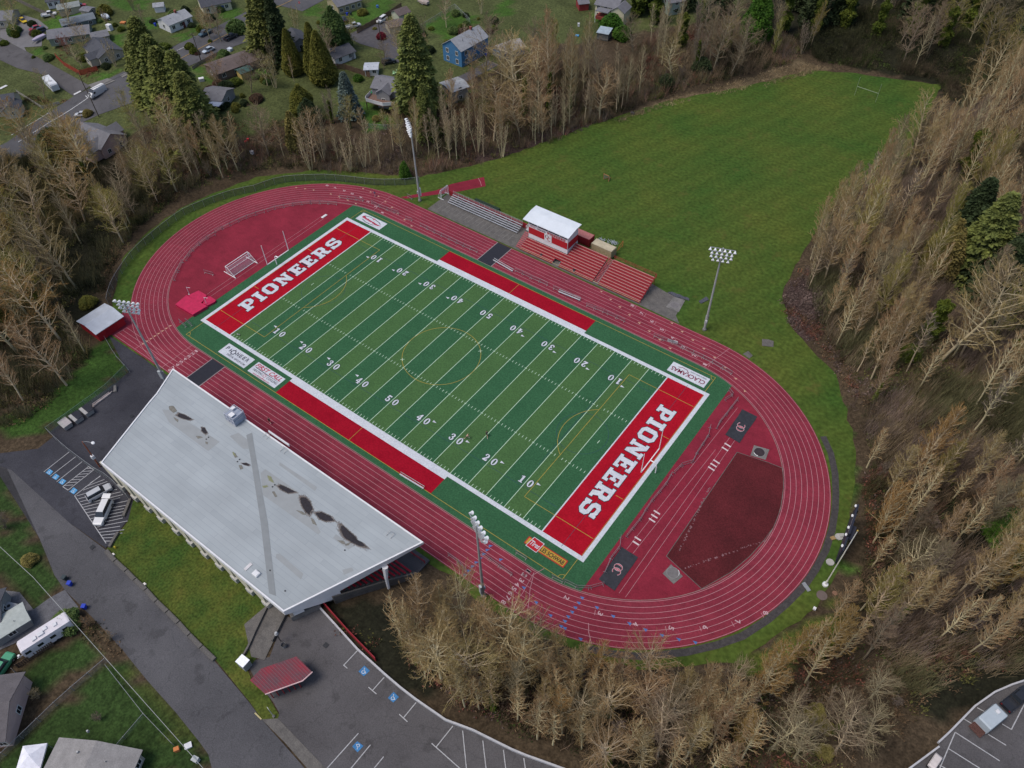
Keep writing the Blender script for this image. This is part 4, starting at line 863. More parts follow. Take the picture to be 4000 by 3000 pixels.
mb = MB(); mb.add([(xr(-46)+.9,-46,-.2),(xr(-50.4)+.9,-50.4,-.2),(xr(-60)+1.6,-60.4,-.2),(xr(-60)+1.6,-60.4,6.6),(xr(-50.4)+.9,-50.4,3.2),(xr(-46)+.9,-46,1.5)], [(0,1,2,3,4,5)])
q = [(xr(y)+0.6, y) for y in (-45.6,-50.4,-59.5)]; 
for (a, ya), (b_, yb), za, zb in ((q[0], q[1], 1.7, 3.9), (q[1], q[2], 3.9, 7.6)):
    mb.add([(a,ya,-.3),(b_,yb,-.3),(b_,yb,zb),(a,ya,za),(a+.35,ya,-.3),(b_+.35,yb,-.3),(b_+.35,yb,zb),(a+.35,ya,za)], [(0,1,2,3),(4,7,6,5),(3,2,6,7),(0,3,7,4),(1,5,6,2)])
mb.v = mb.v[6:]; mb.f = [tuple(i-6 for i in f) for f in mb.f[1:]]; mb.mi = mb.mi[1:]
wpart(mb, 'end_wall', CONCD, gs); mb = MB(); q = [(xl(y)-0.6, y) for y in (-45.6,-50.4,-59.5)]
for (a, ya), (b_, yb), za, zb in ((q[0], q[1], 1.7, 3.9), (q[1], q[2], 3.9, 7.6)):
    mb.add([(a,ya,-.3),(b_,yb,-.3),(b_,yb,zb),(a,ya,za),(a-.35,ya,-.3),(b_-.35,yb,-.3),(b_-.35,yb,zb),(a-.35,ya,za)], [(3,2,1,0),(5,6,7,4),(7,6,2,3),(4,7,3,0),(2,6,5,1)])
wpart(mb, 'end_wall', CONCD, gs)
mb = MB(); mb.prism([(xl(-59.4), -59.4), (xr(-59.4), -59.4), (20.9, -65.2), (-26.0, -65.2)], -0.2, ZR - 3.6); wpart(mb, 'rear_wall', CREAM, gs)
FIN = [-26.2,-21.8,-17.4,-13.3,-8.6,-4.3,0.0,4.2,8.4,12.6,16.8]
for i, x in enumerate(FIN):
    g = H(x, -66.5); mb = MB(); T0 = ZR - 1.02
    a = [(x-3.3,-66.72,T0),(x+.7,-66.72,T0),(x+.7,-66.72,g-.1),(x-.1,-66.72,g-.1)]; b_ = [(p[0],-66.3,p[2]) for p in a]
    mb.add(a+b_, [(3,2,1,0),(4,5,6,7),(0,1,5,4),(1,2,6,5),(2,3,7,6),(3,0,4,7)]); mb.box(x+.35,x+.7,-66.3,-65.2,g-.1,T0); wpart(mb, 'buttress', CREAM, gs)
    mb = MB(); mb.box(x-.25, x+1.35, -67.0, -65.4, g-.1, g+1.3); wpart(mb, 'buttress_foot', mat('pale_concrete', (0.42,0.41,0.38)), gs)
g = H(23, -65); mb = MB(); mb.prism([(20.9,-65.2),(23.3,-66.1),(25.6,-61.6),(23.5,-60.2)], g - 0.6, ZR - 3.4); wpart(mb, 'end_room', CONC, gs)
mb = MB(); M_ = Matrix.Translation((24.0,-64.75,g+2.4)) @ Matrix.Rotation(atan2(4.5,2.3), 4, 'Z'); mb.box(-.9,.9,-.12,.0,-.5,.5,M=M_); wpart(mb, 'sign_board', WPAINT, gs)
for sx in (31.0, -33.6):
    mb = MB(); mb.tube((sx, -51.2, 0), (sx - 0.15, -50.9, 5.5), 0.24, 0.32, n=8); mb.tube((sx - 0.15, -50.9, 5.5), (sx - 0.3, -50.4, ZR - 1.3), 0.32, 0.55, n=8); wpart(mb, 'post', WPAINT, gs)

# ---- far stand
fs = thing('bleachers', 'red wooden bleachers climbing up to the white press box beside the far straight', 'bleachers', (9, 45, 0))
PINKR = mat('faded_red_seat', (0.40, 0.155, 0.145), rough=0.7, var=0.12, scale=2); X0s, X1s = -9.8, 28.2; aisle = (14.6, 16.3)
for k in range(10):
    y = 42.05 + k * 0.74; z = 0.55 + k * 0.30; x1 = X1s - k * 0.02
    segs = [(X0s + 1.6, aisle[0]), (aisle[1], x1)]
    if k >= 5: segs = [(4.6, aisle[0]), (aisle[1], x1)]
    if k < 2: segs = [(X0s + 1.6, 2.2), (4.2, aisle[0]), (aisle[1], x1)]
    mb = MB(); m2 = MB()
    for a, b_ in segs: mb.box(a, b_, y, y + 0.30, z, z + 0.06); m2.box(a, b_, y + 0.03, y + 0.05, z - 0.22, z); m2.box(a, b_, y - 0.36, y - 0.02, z - 0.26, z - 0.20)
    wpart(mb, 'seat_plank', PINKR, fs); wpart(m2, 'foot_board', REDM, fs)
mb = MB(); 
for k in range(14):
    x = X0s + 1.7 + k * 2.0; 
    if x < X1s: mb.add([(x,42.1,0),(x,49.2,0),(x,49.2,3.0),(x,42.1,0.3),(x+.08,42.1,0),(x+.08,49.2,0),(x+.08,49.2,3.0),(x+.08,42.1,0.3)], [(0,1,2,3),(7,6,5,4),(3,2,6,7)])
mb.box(X0s+1.6, X1s, 41.95, 42.02, 0.12, 0.35); wpart(mb, 'understructure', STEEL, fs)
mb = MB(); mb.box(X0s+1.6, X1s, 41.9, 41.95, 0.3, 0.42); wpart(mb, 'front_edge', mat('cream_trim', (0.50,0.44,0.28)), fs)
mb = MB()
for a, b_ in ((15.45, 15.45),):
    for i in range(5):
        y = 42.4 + i * 1.5; z = 0.5 + i * 0.62; mb.tube((15.45, y, z), (15.45, y, z + 0.95), 0.05)
    mb.tube((15.45, 42.4, 1.45), (15.45, 48.5, 3.95), 0.06)
wpart(mb, 'handrail', REDM, fs); mb = MB()
for x in (28.35,):
    mb.tube((x,42.0,1.4),(x,49.3,4.2),0.05); mb.tube((x,42.0,0.9),(x,49.3,3.7),0.04)
    for i in range(7): mb.tube((x,42.1+i*1.2,0.1+i*0.45),(x,42.1+i*1.2,1.42+i*0.46),0.045)
wpart(mb, 'handrail', REDM, fs); mb = MB()
for z_ in (3.6,3.95,4.3): mb = MB(); mb.tube((16,49.4,z_),(28.35,49.4,z_),0.035); wpart(mb, 'rail', REDM, fs)
for i in range(9): mb = MB(); mb.tube((4.8+i*2.9,49.4,0),(4.8+i*2.9,49.4,4.3 if i > 3 else 3.1),0.045); wpart(mb, 'rail_post', REDM, fs)
mb = MB()
for k in range(9): mb.box(-9.7, -8.2, 42.0 + k * 0.5, 42.45 + k * 0.5, 0.25 + k * 0.25, 0.33 + k * 0.25); 
wpart(mb, 'stair', mat('worn_red_step', (0.33,0.09,0.10), var=0.25, scale=3), fs); mb = MB()
for k in range(18): mb.box(aisle[0]+.1, aisle[1]-.1, 42.0 + k * 0.4, 42.3 + k * 0.4, 0.2 + k * 0.16, 0.26 + k * 0.16)
wpart(mb, 'stair', mat('worn_red_step', (0.33,0.09,0.10), var=0.25, scale=3), fs)
# press box
pb = thing('press_box', 'white press box with red panels and dark windows standing on the red bleachers', 'press box', (-1.8, 48, 0))
mb = MB(); mb.box(-8.0, 4.35, 45.6, 50.4, 1.7, 7.3); wpart(mb, 'wall', WPAINT, pb)
mb = MB(); 
P4 = [(-9.4,45.0,7.35),(4.9,45.0,7.35),(4.9,51.0,8.1),(-9.4,51.0,8.1)]; mid = [(-9.4,48.6,8.05),(4.9,48.6,8.05)]
up = [P4[0],P4[1],mid[1],P4[2],P4[3],mid[0]]; dn = [(x,y,z-.18) for x,y,z in up]
mb.add(up+dn, [(0,1,2,5),(5,2,3,4),(0,6,7,1),(1,7,8,2),(2,8,9,3),(3,9,10,4),(4,10,11,5),(5,11,6,0),(6,11,8,7),(11,10,9,8)]); wpart(mb, 'roof', mat('press_roof', (0.60,0.64,0.68), rough=0.6, var=0.06, scale=0.5), pb)
for a, b_ in ((-7.75,-5.35),(-5.0,-1.9),(-1.6,1.7),(2.0,4.2)): 
    mb = MB(); mb.box(a, b_, 45.54, 45.59, 6.3, 7.1); wpart(mb, 'window', GLASS, pb)
for a, b_ in ((-7.9,-2.9),(-0.55,4.25)): mb = MB(); mb.box(a, b_, 45.53, 45.59, 3.2, 5.2); wpart(mb, 'red_panel', RED2, pb)
mb = MB(); mb.box(4.36, 4.41, 45.8, 50.3, 3.2, 5.2); wpart(mb, 'red_panel', RED2, pb)
mb = MB(); mb.box(-2.85,-0.6,45.50,45.56,3.1,5.35); em = wpart(mb, 'emblem_board', WPAINT, pb)
def wall_text(mb, s, x0, x1, z0, z1, y): return put_text(mb, s, lambda u, v: (x0 + u*(x1-x0), y, z0 + v*(z1-z0)))
def ringband(mb, cx, cz, rx, rz, w_, fn, a0=0, a1=2*pi, n=20):
    vs = []
    for k in range(n + 1):
        a = a0 + (a1-a0)*k/n; wv = w_ * (0.45 + 0.55*abs(cos(a))); vs += [fn(cx + rx*cos(a), cz + rz*sin(a)), fn(cx + (rx-wv)*cos(a), cz + (rz-w_*0.45)*sin(a))]
    mb.add(vs, [(2*i, 2*i+1, 2*i+3, 2*i+2) for i in range(n)])
mb = MB(); ringband(mb, -2.05, 4.5, 0.55, 0.62, 0.22, lambda x, z: (x, 45.48, z)); wpart(mb, 'emblem_letter', mat('letter_dark', (0.03,0.03,0.035)), pb)
mb = MB(); ringband(mb, -1.35, 3.95, 0.55, 0.62, 0.24, lambda x, z: (x, 45.46, z), 0.7, 5.6); wpart(mb, 'emblem_letter', RED2, pb)
mb = MB(); 
sc2 = 5.6 / WT
for ch, x0 in lay:
    o, hs = GL[ch]; fnp = lambda x, y: (x, y); m2 = MB(); glyph(m2, ch, lambda x, y: (-2.0 + (x + x0) * sc2, 5.35 + y * 0.072), 0.0); mb.add([(v[0], 45.52, v[1]) for v in m2.v], m2.f)
wpart(mb, 'lettering', RED2, pb)
mb = MB(); wall_text(mb, 'Home of the', -5.1, -2.5, 5.5, 6.0, 45.52); wpart(mb, 'lettering', GREYP, pb)
mb = MB(); wall_text(mb, 'OREGON CITY', -7.6, -5.6, 5.85, 6.05, 45.52); wall_text(mb, 'HIGH SCHOOL', -7.3, -5.8, 5.5, 5.7, 45.52); wpart(mb, 'lettering', RED2, pb)
mb = MB(); mb.box(-9.3,-8.0,46.2,48.6,3.2,3.35)
for k in range(8): mb.tube((-9.28,46.2+k*.34,3.3),(-9.28,46.2+k*.34,4.4),0.035)
for k in range(5): mb.tube((-9.28+k*.32,46.2,3.3),(-9.28+k*.32,46.2,4.4),0.035)
mb.tube((-9.28,46.2,4.4),(-9.28,48.6,4.4),0.05); mb.tube((-9.28,46.2,4.4),(-8,46.2,4.4),0.05); wpart(mb, 'balcony', WPAINT, pb)
# silver bleachers
sb = thing('bleachers', 'low silver aluminium bleachers on concrete in front of a red wall', 'bleachers', (-25, 47.6, 0))
for k in range(5):
    y = 46.6 + k * 0.58; z = 0.45 + k * 0.28; mb = MB(); mb.box(-37, -12.7, y, y + 0.26, z, z + 0.05); wpart(mb, 'seat_plank', ALU, sb)
    mb = MB(); mb.box(-36.9, -12.8, y + 0.30, y + 0.54, z - 0.22, z - 0.18); wpart(mb, 'foot_board', mat('dark_tread', (0.14,0.15,0.17)), sb)
mb = MB()
for x in (-34.2,-29.0,-22.6,-17.2):
    for y, z in ((46.6,1.35),(48.2,2.1)): mb.tube((x,y,0.4),(x,y,z),0.035); mb.tube((x+1.1,y,0.4),(x+1.1,y,z),0.035)
    mb.tube((x,46.6,1.35),(x,48.2,2.1),0.04); mb.tube((x+1.1,46.6,1.35),(x+1.1,48.2,2.1),0.04)
for z in (1.9,2.3,2.6): mb.tube((-37,49.35,z),(-12.7,49.35,z),0.03)
for k in range(14): x = -37 + k * 1.87; mb.tube((x,49.35,0),(x,49.35,2.6),0.04); mb.tube((x,46.6,0),(x,46.6,0.45),0.04); mb.tube((x,46.6,0.3),(x,49.3,1.5),0.04)
wpart(mb, 'railing', STEEL, sb)
rw = MB(); rw.box(-39.2,-11.6,49.95,50.15,0,1.6); o = rw.build('wall', REDM); tag(o, 'long low red wall behind the silver bleachers', 'wall')
mb = MB(); mb.box(-31,-22.5,51.3,52.1,0.02,1.1); o = mb.build('rolled_cover', mat('dark_green_cover', (0.018,0.035,0.022), var=0.4, scale=3)); 
mb = None; tag(o, 'long dark green covered rack on the grass behind the red wall', 'rack')
# shipping containers
def container(cx_, cy_, L_, W_, rz, m, md, label):
    t = thing('shipping_container', label, 'container', (cx_, cy_, 0.02), rz); mb = MB(); n = int(L_ / 0.28)
    for s in (-1, 1):
        vs = []
        for i in range(n + 1):
            x = -L_/2 + L_ * i / n; y = s * (W_/2 - (0.05 if i % 2 else 0)); vs += [(x, y, 0.1), (x, y, 2.5)]
        mb.add(vs, [(2*i, 2*i+2, 2*i+3, 2*i+1) if s < 0 else (2*i, 2*i+1, 2*i+3, 2*i+2) for i in range(n)])
    mb.box(-L_/2, L_/2, -W_/2 + .06, W_/2 - .06, 0.08, 2.45); mb.build('wall', m, t)
    mb = MB(); 
    for i in range(n): mb.box(-L_/2 + L_*i/n, -L_/2 + L_*(i+.5)/n, -W_/2+.03, W_/2-.03, 2.5, 2.56)
    mb.box(-L_/2, L_/2, -W_/2, W_/2, 2.46, 2.52); mb.build('roof', md, t)
    mb = MB(); mb.box(L_/2+.01, L_/2+.06, -W_/2+.1, -.03, .2, 2.4); mb.box(L_/2+.01, L_/2+.06, .03, W_/2-.1, .2, 2.4)
    for y in (-.9,-.35,.35,.9): mb.tube((L_/2+.1,y,.2),(L_/2+.1,y,2.4),.03)
    mb.build('door', m, t)
    mb = MB()
    for x in (-L_/2, L_/2):
        for y in (-W_/2, W_/2): mb.box(x-.08,x+.08,y-.08,y+.08,0,2.6)
    mb.build('corner_post', m, t); return t
container(3.3, 54.2, 6.0, 2.44, 0, REDM, PINKR, 'faded red shipping container behind the press box')
container(10.6, 53.3, 6.1, 2.44, -0.02, mat('beige_container', (0.40,0.31,0.19), var=0.14, scale=1.2, fine=0.1), mat('beige_container_roof', (0.48,0.42,0.30), var=0.15, scale=1), 'beige shipping container behind the red bleachers')
for pts, lab, col_ in (([t21(755,415),t21(870,440),t21(865,470),t21(750,430)], 'heap of grey netting frames lying beside the beige container', 'grey_frames'), ([t21(865,440),t21(900,450),t21(893,480),t21(868,470)], 'small pile of pale frames at the corner of the beige container', 'grey_frames')):
    c = at(*pts[0]); c2 = at(*pts[1]); mb = MB(); rr = random.Random(3)
    for k in range(16): f = rr.random(); x = c[0] + (c2[0]-c[0])*f; y = c[1] + (c2[1]-c[1])*f + rr.uniform(-.4,.4); a = rr.uniform(0, pi); mb.tube((x-cos(a)*.6, y-sin(a)*.6, rr.uniform(.05,.3)), (x+cos(a)*.6, y+sin(a)*.6, rr.uniform(.1,.6)), .05)
    o = mb.build('frame_pile', mat(col_, (0.30,0.34,0.38), var=0.3, scale=5)); tag(o, lab, 'pile')
mb = MB(); a = at(*t21(880,555)); b_ = at(*t21(955,480)); mb.path([(a[0],a[1],.1),(a[0],a[1],.9),(b_[0],b_[1],.9),(b_[0],b_[1],.1)], .05); mb.path([(a[0]-.3,a[1]+2.5,.1),(a[0]-.3,a[1]+2.5,.9),(b_[0]-.8,b_[1]+1.5,.9),(b_[0],b_[1],.9)], .05); o = mb.build('rusty_rack', mat('rust_orange', (0.35,0.09,0.03))); tag(o, 'rusty orange pipe frame at the end of the beige container', 'frame')
for q, l_ in (([t21(1340,870),t21(1380,866),t21(1535,925),t21(1530,942),t21(1400,905)], 'dark grey tarpaulin lying along the edge of the concrete by the bleachers'), ([t21(1610,950),t21(1675,908),t21(1700,935),t21(1640,965)], 'crumpled grey sheet on the grass by the right light pole')):
    mb = MB(); mb.prism(jitter([at(*p) for p in q], .12, .4, 2), 0.03, 0.2); o = mb.build('tarpaulin', mat('tarp_grey', (0.09,0.095,0.115), col2=(0.04,0.042,0.055), scale=3)); tag(o, l_, 'tarpaulin')
for x, y, l_ in ((*t21(252,562), 'grey litter bin in front of the red bleachers near the press box'), (*t21(535,695), 'small grey bin on the concrete before the red bleachers, right of the other bin')):
    p = at(x, y); o = thing('litter_bin', l_, 'bin', (*p, 0.05)); mb = MB(); mb.tube((0,0,0),(0,0,.85),.27,.32,n=10); mb.build('body', STEEL, o); mb = MB(); mb.tube((0,0,.85),(0,0,.92),.34,.3,n=10); mb.build('lid', DARK, o)

# ---- floodlights
def floodlight():
    t = thing('light_pole', 'x', 'light pole'); mb = MB(); mb.tube((0,0,0),(0,0,24.4),.30,.15,n=10); mb.build('pole', mat('pole_grey', (0.38,0.39,0.38), rough=0.6, var=0.1, metal=0.2), t)
    mb = MB(); mb.box(-.35,.35,.25,.6,1.8,4.2); mb.box(-.2,.2,-.5,-.25,2.6,3.3); mb.build('control_box', mat('box_grey', (0.42,0.45,0.46)), t)
    mb = MB(); mb.tube((0,0,-.05),(0,0,.35),.5,n=12); mb.build('footing', CONC, t)
    rows = ((24.2, 6, 2.6), (23.3, 5, 2.1), (22.4, 5, 2.1), (21.5, 4, 1.6))
    for z, n, w_ in rows:
        mb = MB(); mb.box(-w_-.1, w_+.1, -.12, .02, z-.06, z+.06); mb.build('crossarm', STEEL, t)
        for k in range(n):
            x = -w_ + 2*w_*k/(n-1); mb = MB(); d = Vector((0,-.80,-.60)); a = Vector((x,-.18,z-.02))
            mb.tube(a, a + d*.25, .14, .20, n=8); mb.tube(a + d*.25, a + d*.55, .20, .37, n=10, caps=False); mb.tube(a + d*.55, a + d*.60, .37, .34, n=10); o = mb.build('lamp', mat('lamp_white', (0.78,0.79,0.80), rough=0.35, var=0.05), t)
            
    return t
FP = Protos(floodlight())
for x, y, rz, l_ in ((-44.3,43.0,radians(-35),'tall grey floodlight pole behind the far straight, beside the red jump runway'), (45.4,42.8,radians(20),'tall grey floodlight pole on the grass right of the red bleachers'),
                  (44.9,-41.5,radians(155),'tall floodlight pole standing among bare trees at the near right bend'), (-45.6,-42.9,radians(205),'tall floodlight pole between the red shed and the grandstand roof')):
    o = FP.put((x, y, 0), rz, l_); o['group'] = 'floodlight poles around the track'
# ---- goalposts
def goalpost():
    t = thing('goalpost', 'x', 'goalpost'); m = mat('goal_white', (0.80,0.80,0.80), rough=0.4, var=0.03); mb = MB()
    mb.path([(0,0,0),(0,0,1.9),(.15,0,2.5),(.6,0,2.95),(1.5,0,3.05)], .13, n=8); mb.build('gooseneck', m, t)
    mb = MB(); mb.tube((1.55,-3.62,3.05),(1.55,3.62,3.05),.11,n=8); mb.build('crossbar', m, t)
    for s in (-1, 1): mb = MB(); mb.tube((1.55,s*3.6,3.05),(1.55,s*3.6,9.15),.10,.07,n=8); mb.build('upright', m, t)
    return t
GP = Protos(goalpost()); GP.put((-56.5,0.1,.06), 0, 'white American football goalpost behind the left end zone, before the soccer goal'); GP.put((56.5,0.1,.06), pi, 'white American football goalpost over the right end zone lettering')
t = thing('goalpost', 'plain H shaped goalpost at the far end of the grass field', 'goalpost', (38.0,169.4,.02), -0.1); m = mat('old_goal_green', (0.26,0.31,0.22))
for s in (-1,1): mb = MB(); mb.tube((s*3.6,0,0),(s*3.6,0,6.2),.055,.045); mb.build('upright', m, t)
mb = MB(); mb.tube((-3.6,0,3.05),(3.6,0,3.05),.07); mb.build('crossbar', m, t)
# nets use a fine see-through mesh
def mesh_mat(name, col, size, thick):
    m = bpy.data.materials.new(name); m.use_nodes = True; nt = m.node_tree; N = nt.nodes; L = nt.links; b = N['Principled BSDF']; b.inputs['Base Color'].default_value = (*col, 1); b.inputs['Roughness'].default_value = 0.6
    b.inputs['Alpha'].default_value = thick; return m
NET = mesh_mat('net', (0.6,0.62,0.65), .1, .28); CHAIN = mesh_mat('chain_link', (0.25,0.27,0.27), .06, .26); BARM = mesh_mat('barrier_bars', (0.36,0.34,0.35), .06, .30)
def soccer_goal(L_=7.3):
    t = thing('soccer_goal', 'x', 'soccer goal'); m = MATS['goal_white']; mb = MB(); mb.path([(0,-L_/2,0),(0,-L_/2,2.44),(0,L_/2,2.44),(0,L_/2,0)], .10, n=8); mb.build('goal_frame', m, t)
    mb = MB(); 
    for s in (-1,1): mb.tube((-1.5,s*L_/2,.08),(3.1,s*L_/2,.08),.09); mb.tube((3.1,s*L_/2,.08),(.7,s*L_/2,2.4),.06); mb.tube((0,s*L_/2,2.44),(.7,s*L_/2,2.4),.06)
    mb.tube((2.0,-L_/2,.09),(2.0,L_/2,.09),.07); mb.tube((.7,-L_/2,2.4),(.7,L_/2,2.4),.06); mb.tube((1.2,-L_/2,1.7),(1.2,L_/2,1.7),.05); mb.build('base_frame', m, t)
    mb = MB(); mb.add([(.7,-L_/2,2.4),(.7,L_/2,2.4),(2.0,L_/2,.1),(2.0,-L_/2,.1)], [(0,1,2,3)])
    for s in (-1,1): mb.add([(0,s*L_/2,2.4),(.7,s*L_/2,2.38),(2.0,s*L_/2,.12),(0,s*L_/2,.12)], [(0,1,2,3)])
    mb.build('net', NET, t); return t
SG = Protos(soccer_goal()); SG.put((-64.0,-6.3,.06), 0, 'white portable soccer goal with net on the red apron behind the left end zone')
SG.put((-39.6,48.6,.05), radians(180), 'upended soccer goal standing at the left end of the silver bleachers', scale=(0.45,0.42,1.2))
t = thing('lacrosse_goal', 'small orange framed goal standing alone on the grass field', 'goal', (-6.4,81.8,.02), -.1); m = mat('orange_frame', (0.50,0.20,0.10)); mb = MB(); mb.path([(-.92,0,0),(-.92,0,1.83),(.92,0,1.83),(.92,0,0)], .06); mb.path([(-.92,0,.05),(0,2.0,.05),(.92,0,.05)], .05); mb.build('goal_frame', m, t)
mb = MB(); mb.add([(-.9,0,1.8),(.9,0,1.8),(0,2,.06),(-.9,0,.06),(.9,0,.06)], [(0,1,2),(0,2,3),(1,4,2)]); mb.build('net', mesh_mat('net_tan', (0.5,0.45,0.38), .1, .6), t)
for p, l_ in ((t31(258,690),'orange post stub at the right edge of the grass field, left of its twin'),(t31(284,692),'orange post stub at the right edge of the grass field, right of its twin')):
    g = G(*p); mb = MB(); mb.tube((g.x,g.y,g.z),(g.x,g.y,g.z+1.1),.07); o = mb.build('post', m); tag(o, l_, 'post')
# ---- crowd barriers
def barrier():
    t = thing('crowd_barrier', 'x', 'barrier'); mb = MB(); L_ = 1.0; m = mat('barrier_steel', (0.27,0.25,0.26), rough=0.5, var=0.08, metal=.3)
    mb.path([(-L_,0,.2),(-L_,0,1.08),(L_,0,1.08),(L_,0,.2),(-L_,0,.2)], .035, n=5)
    for k in range(1, 14): x = -L_ + 2*L_*k/14; mb.tube((x,0,.2),(x,0,1.08),.012,n=3,caps=False)
    mb.build('barrier_frame', m, t)
    for s in (-1,1): mb = MB(); mb.path([(s*L_*.85,-.35,0),(s*L_*.85,0,.22),(s*L_*.85,.35,0)], .03, n=5); mb.build('foot', m, t)
    return t
BR = Protos(barrier()); c45 = lambda x, y: (450 + x * .5425, 680 + y * .5425); c16 = lambda x, y: (1600 + x * .3617, 1950 + y * .3617)
LW = 'grey steel barrier in the curved row inside the left bend'; LF = 'grey steel barrier in the long row standing on the far straight'; LE = 'grey steel barrier in the zigzag row right of the right end zone'; LN = 'grey steel barrier on the track near the bare trees'
chains = [(c45, LW, [(425,775),(455,705),(490,635)]), (c45, LW, [(510,630),(535,590),(560,558),(610,512),(665,470),(725,440)]), (c45, LW, [(720,425),(775,400),(830,375),(890,345),(950,320),(1015,298),(1080,278)]),
 (c45, LW, [(1095,275),(1150,255),(1215,243),(1280,230),(1345,223),(1410,215),(1475,215),(1535,218),(1600,224)]), (c45, LF, [(1615,175),(1675,182),(1735,188),(1790,198)]), (c45, LF, [(1845,210),(1900,240),(1960,262),(2010,280),(2045,293)]), (c45, LF, [(2090,325),(2140,340)]),
 (t11, LF, [(1420,295),(1480,325),(1540,355),(1605,385),(1670,415),(1735,445),(1795,475),(1855,500),(1915,525)]), (t21, LF, [(25,685),(95,715),(165,750),(240,780),(310,812)]), (t21, LF, [(355,838),(430,870),(510,905),(590,935)]),
 (t21, LF, [(640,985),(715,1015),(790,1045),(822,1057),(905,1095),(975,1128)]), (t21, LF, [(1222,1250),(1300,1285),(1385,1310),(1470,1355),(1565,1400),(1650,1440),(1730,1480),(1815,1530),(1900,1580)]),
 (t22, LE, [(1870,60),(1905,105),(1835,150)]), (t22, LE, [(1950,140),(1895,210),(1850,270),(1800,330),(1765,395)]), (t22, LE, [(1712,375),(1695,455),(1650,525),(1597,605)]), (t22, LE, [(1600,600),(1560,682),(1465,710),(1395,780)]),
 (t22, LE, [(1380,785),(1335,865),(1275,940),(1215,1010),(1160,1090),(1110,1175),(1045,1255),(985,1330)]), (t22, LE, [(940,1325),(930,1420),(860,1505),(800,1640)]), (t23, LE, [(450,50),(560,105),(670,110),(795,75)]),
 (c16, LN, [(415,605),(530,690),(620,790)]), (c16, LN, [(1145,580),(1270,655)]), (c16, LN, [(1535,845),(1660,905)]), (c16, LN, [(770,590),(865,655),(975,735),(1110,830)]),
 (t01, 'grey steel barrier lying near the high jump mats', [(1555,1125),(1615,1175)]), (t01, 'grey steel barrier lying near the high jump mats', [(1610,1120),(1665,1165)]), (t01, 'single grey steel barrier standing behind the soccer goal', [(1768,700),(1850,724)]), (c45, 'grey steel barrier on grass by the red jump runway', [(2105,165),(2140,185)])]
for tf, lab, pts in chains:
    for a, b_ in zip(pts, pts[1:]):
        pa, pb_ = Vector(at(*tf(*a))), Vector(at(*tf(*b_))); d = pb_ - pa; BR.put(((pa.x+pb_.x)/2, (pa.y+pb_.y)/2, .08), atan2(d.y, d.x), lab, scale=(max(.5, d.length/2.06), 1, 1), group=lab.replace('grey steel barrier','crowd barriers') if not lab.startswith('single') else None)
# benches
def bench(L_):
    t = thing('bench', 'x', 'bench'); mb = MB(); mb.box(-L_/2,L_/2,-.15,.15,.42,.47); mb.build('seat', ALU, t); mb = MB(); mb.box(-L_/2,L_/2,.30,.34,.70,.92); mb.build('backrest', ALU, t); 
    for k in range(4): x = -L_/2 + .4 + (L_-.8)*k/3; mb = MB(); mb.tube((x,-.1,0),(x,-.1,.42),.03); mb.tube((x,.1,0),(x,.32,.9),.03); mb.tube((x,-.3,.03),(x,.35,.03),.03); mb.build('leg', STEEL, t)
    return t
for tf, a, b_, l_ in ((None, (1927,1021), (2003,1065), 'silver team bench on the far straight beside the black rubber crossing'), (t21, (400,872), (588,948), 'silver team bench on the far straight opposite the right part of the red bleachers'), (t12, (1245,790), (1450,915), 'white team bench on the turf edge beside the near red sideline box')):
    pa, pb_ = (Vector(at(*a)), Vector(at(*b_))) if tf is None else (Vector(at(*tf(*a))), Vector(at(*tf(*b_)))); d = pb_ - pa; o = bench(d.length); o.location = ((pa.x+pb_.x)/2, (pa.y+pb_.y)/2, .08); o.rotation_euler = (0,0,atan2(d.y,d.x)); o['label'] = l_
pa, pb_ = at(*t21(1345,1290)), at(*t21(1430,1312)); mb = MB(); M_ = Matrix.Translation(((pa[0]+pb_[0])/2,(pa[1]+pb_[1])/2-.1,0)) @ Matrix.Rotation(atan2(pb_[1]-pa[1],pb_[0]-pa[0]),4,'Z'); mb.box(-1.2,1.2,-.12,-.06,.2,1.0,M=M_); o = mb.build('banner', WPAINT); tag(o, 'white banner with small print hung on the barriers by lane number 4', 'banner')
mb = MB(); put_text(mb, 'PIONEERS TRACK', lambda u, v: tuple(M_ @ Vector((-1+2*u, -.13, .5+.25*v)))); mb.build('lettering', GREYP, o)
# high jump mats
MATR = mat('mat_red', (0.45,0.015,0.07), rough=0.7, var=0.16, scale=1.2, bump=.2)
hm = thing('high_jump_mat', 'crimson high jump and pole vault landing mats in the left bend', 'mat', (-62,-22,.06))
def hmp(pts, z1, name='cushion'):
    mb = MB(); mb.prism(offs([at(*t01(*p), z1) for p in pts], 0), .07, z1); o = wpart(mb, name, MATR, hm); 
hmp([(1515,970),(1610,890),(1790,985),(1665,1060)], .85); hmp([(1625,893),(1715,850),(1785,890),(1770,925),(1735,958),(1690,935)], .80); hmp([(1752,962),(1775,908),(1815,900),(1865,932),(1855,948),(1795,980)], .62)
for (x, y), l_ in (((1640,890),'left pole vault standard at the crimson landing mats'),((1790,978),'right pole vault standard in front of the crimson landing mats')):
    p = at(*t01(x,y)); o = thing('vault_standard', l_, 'standard', (*p,.06)); mb = MB(); mb.box(-.5,.5,-.08,.08,0,.08); mb.build('base', WPAINT, o); mb = MB(); mb.tube((0,0,0),(0,0,2.6),.06); mb.tube((0,0,2.5),(.9,.4,2.5),.05); mb.build('upright', WPAINT, o)
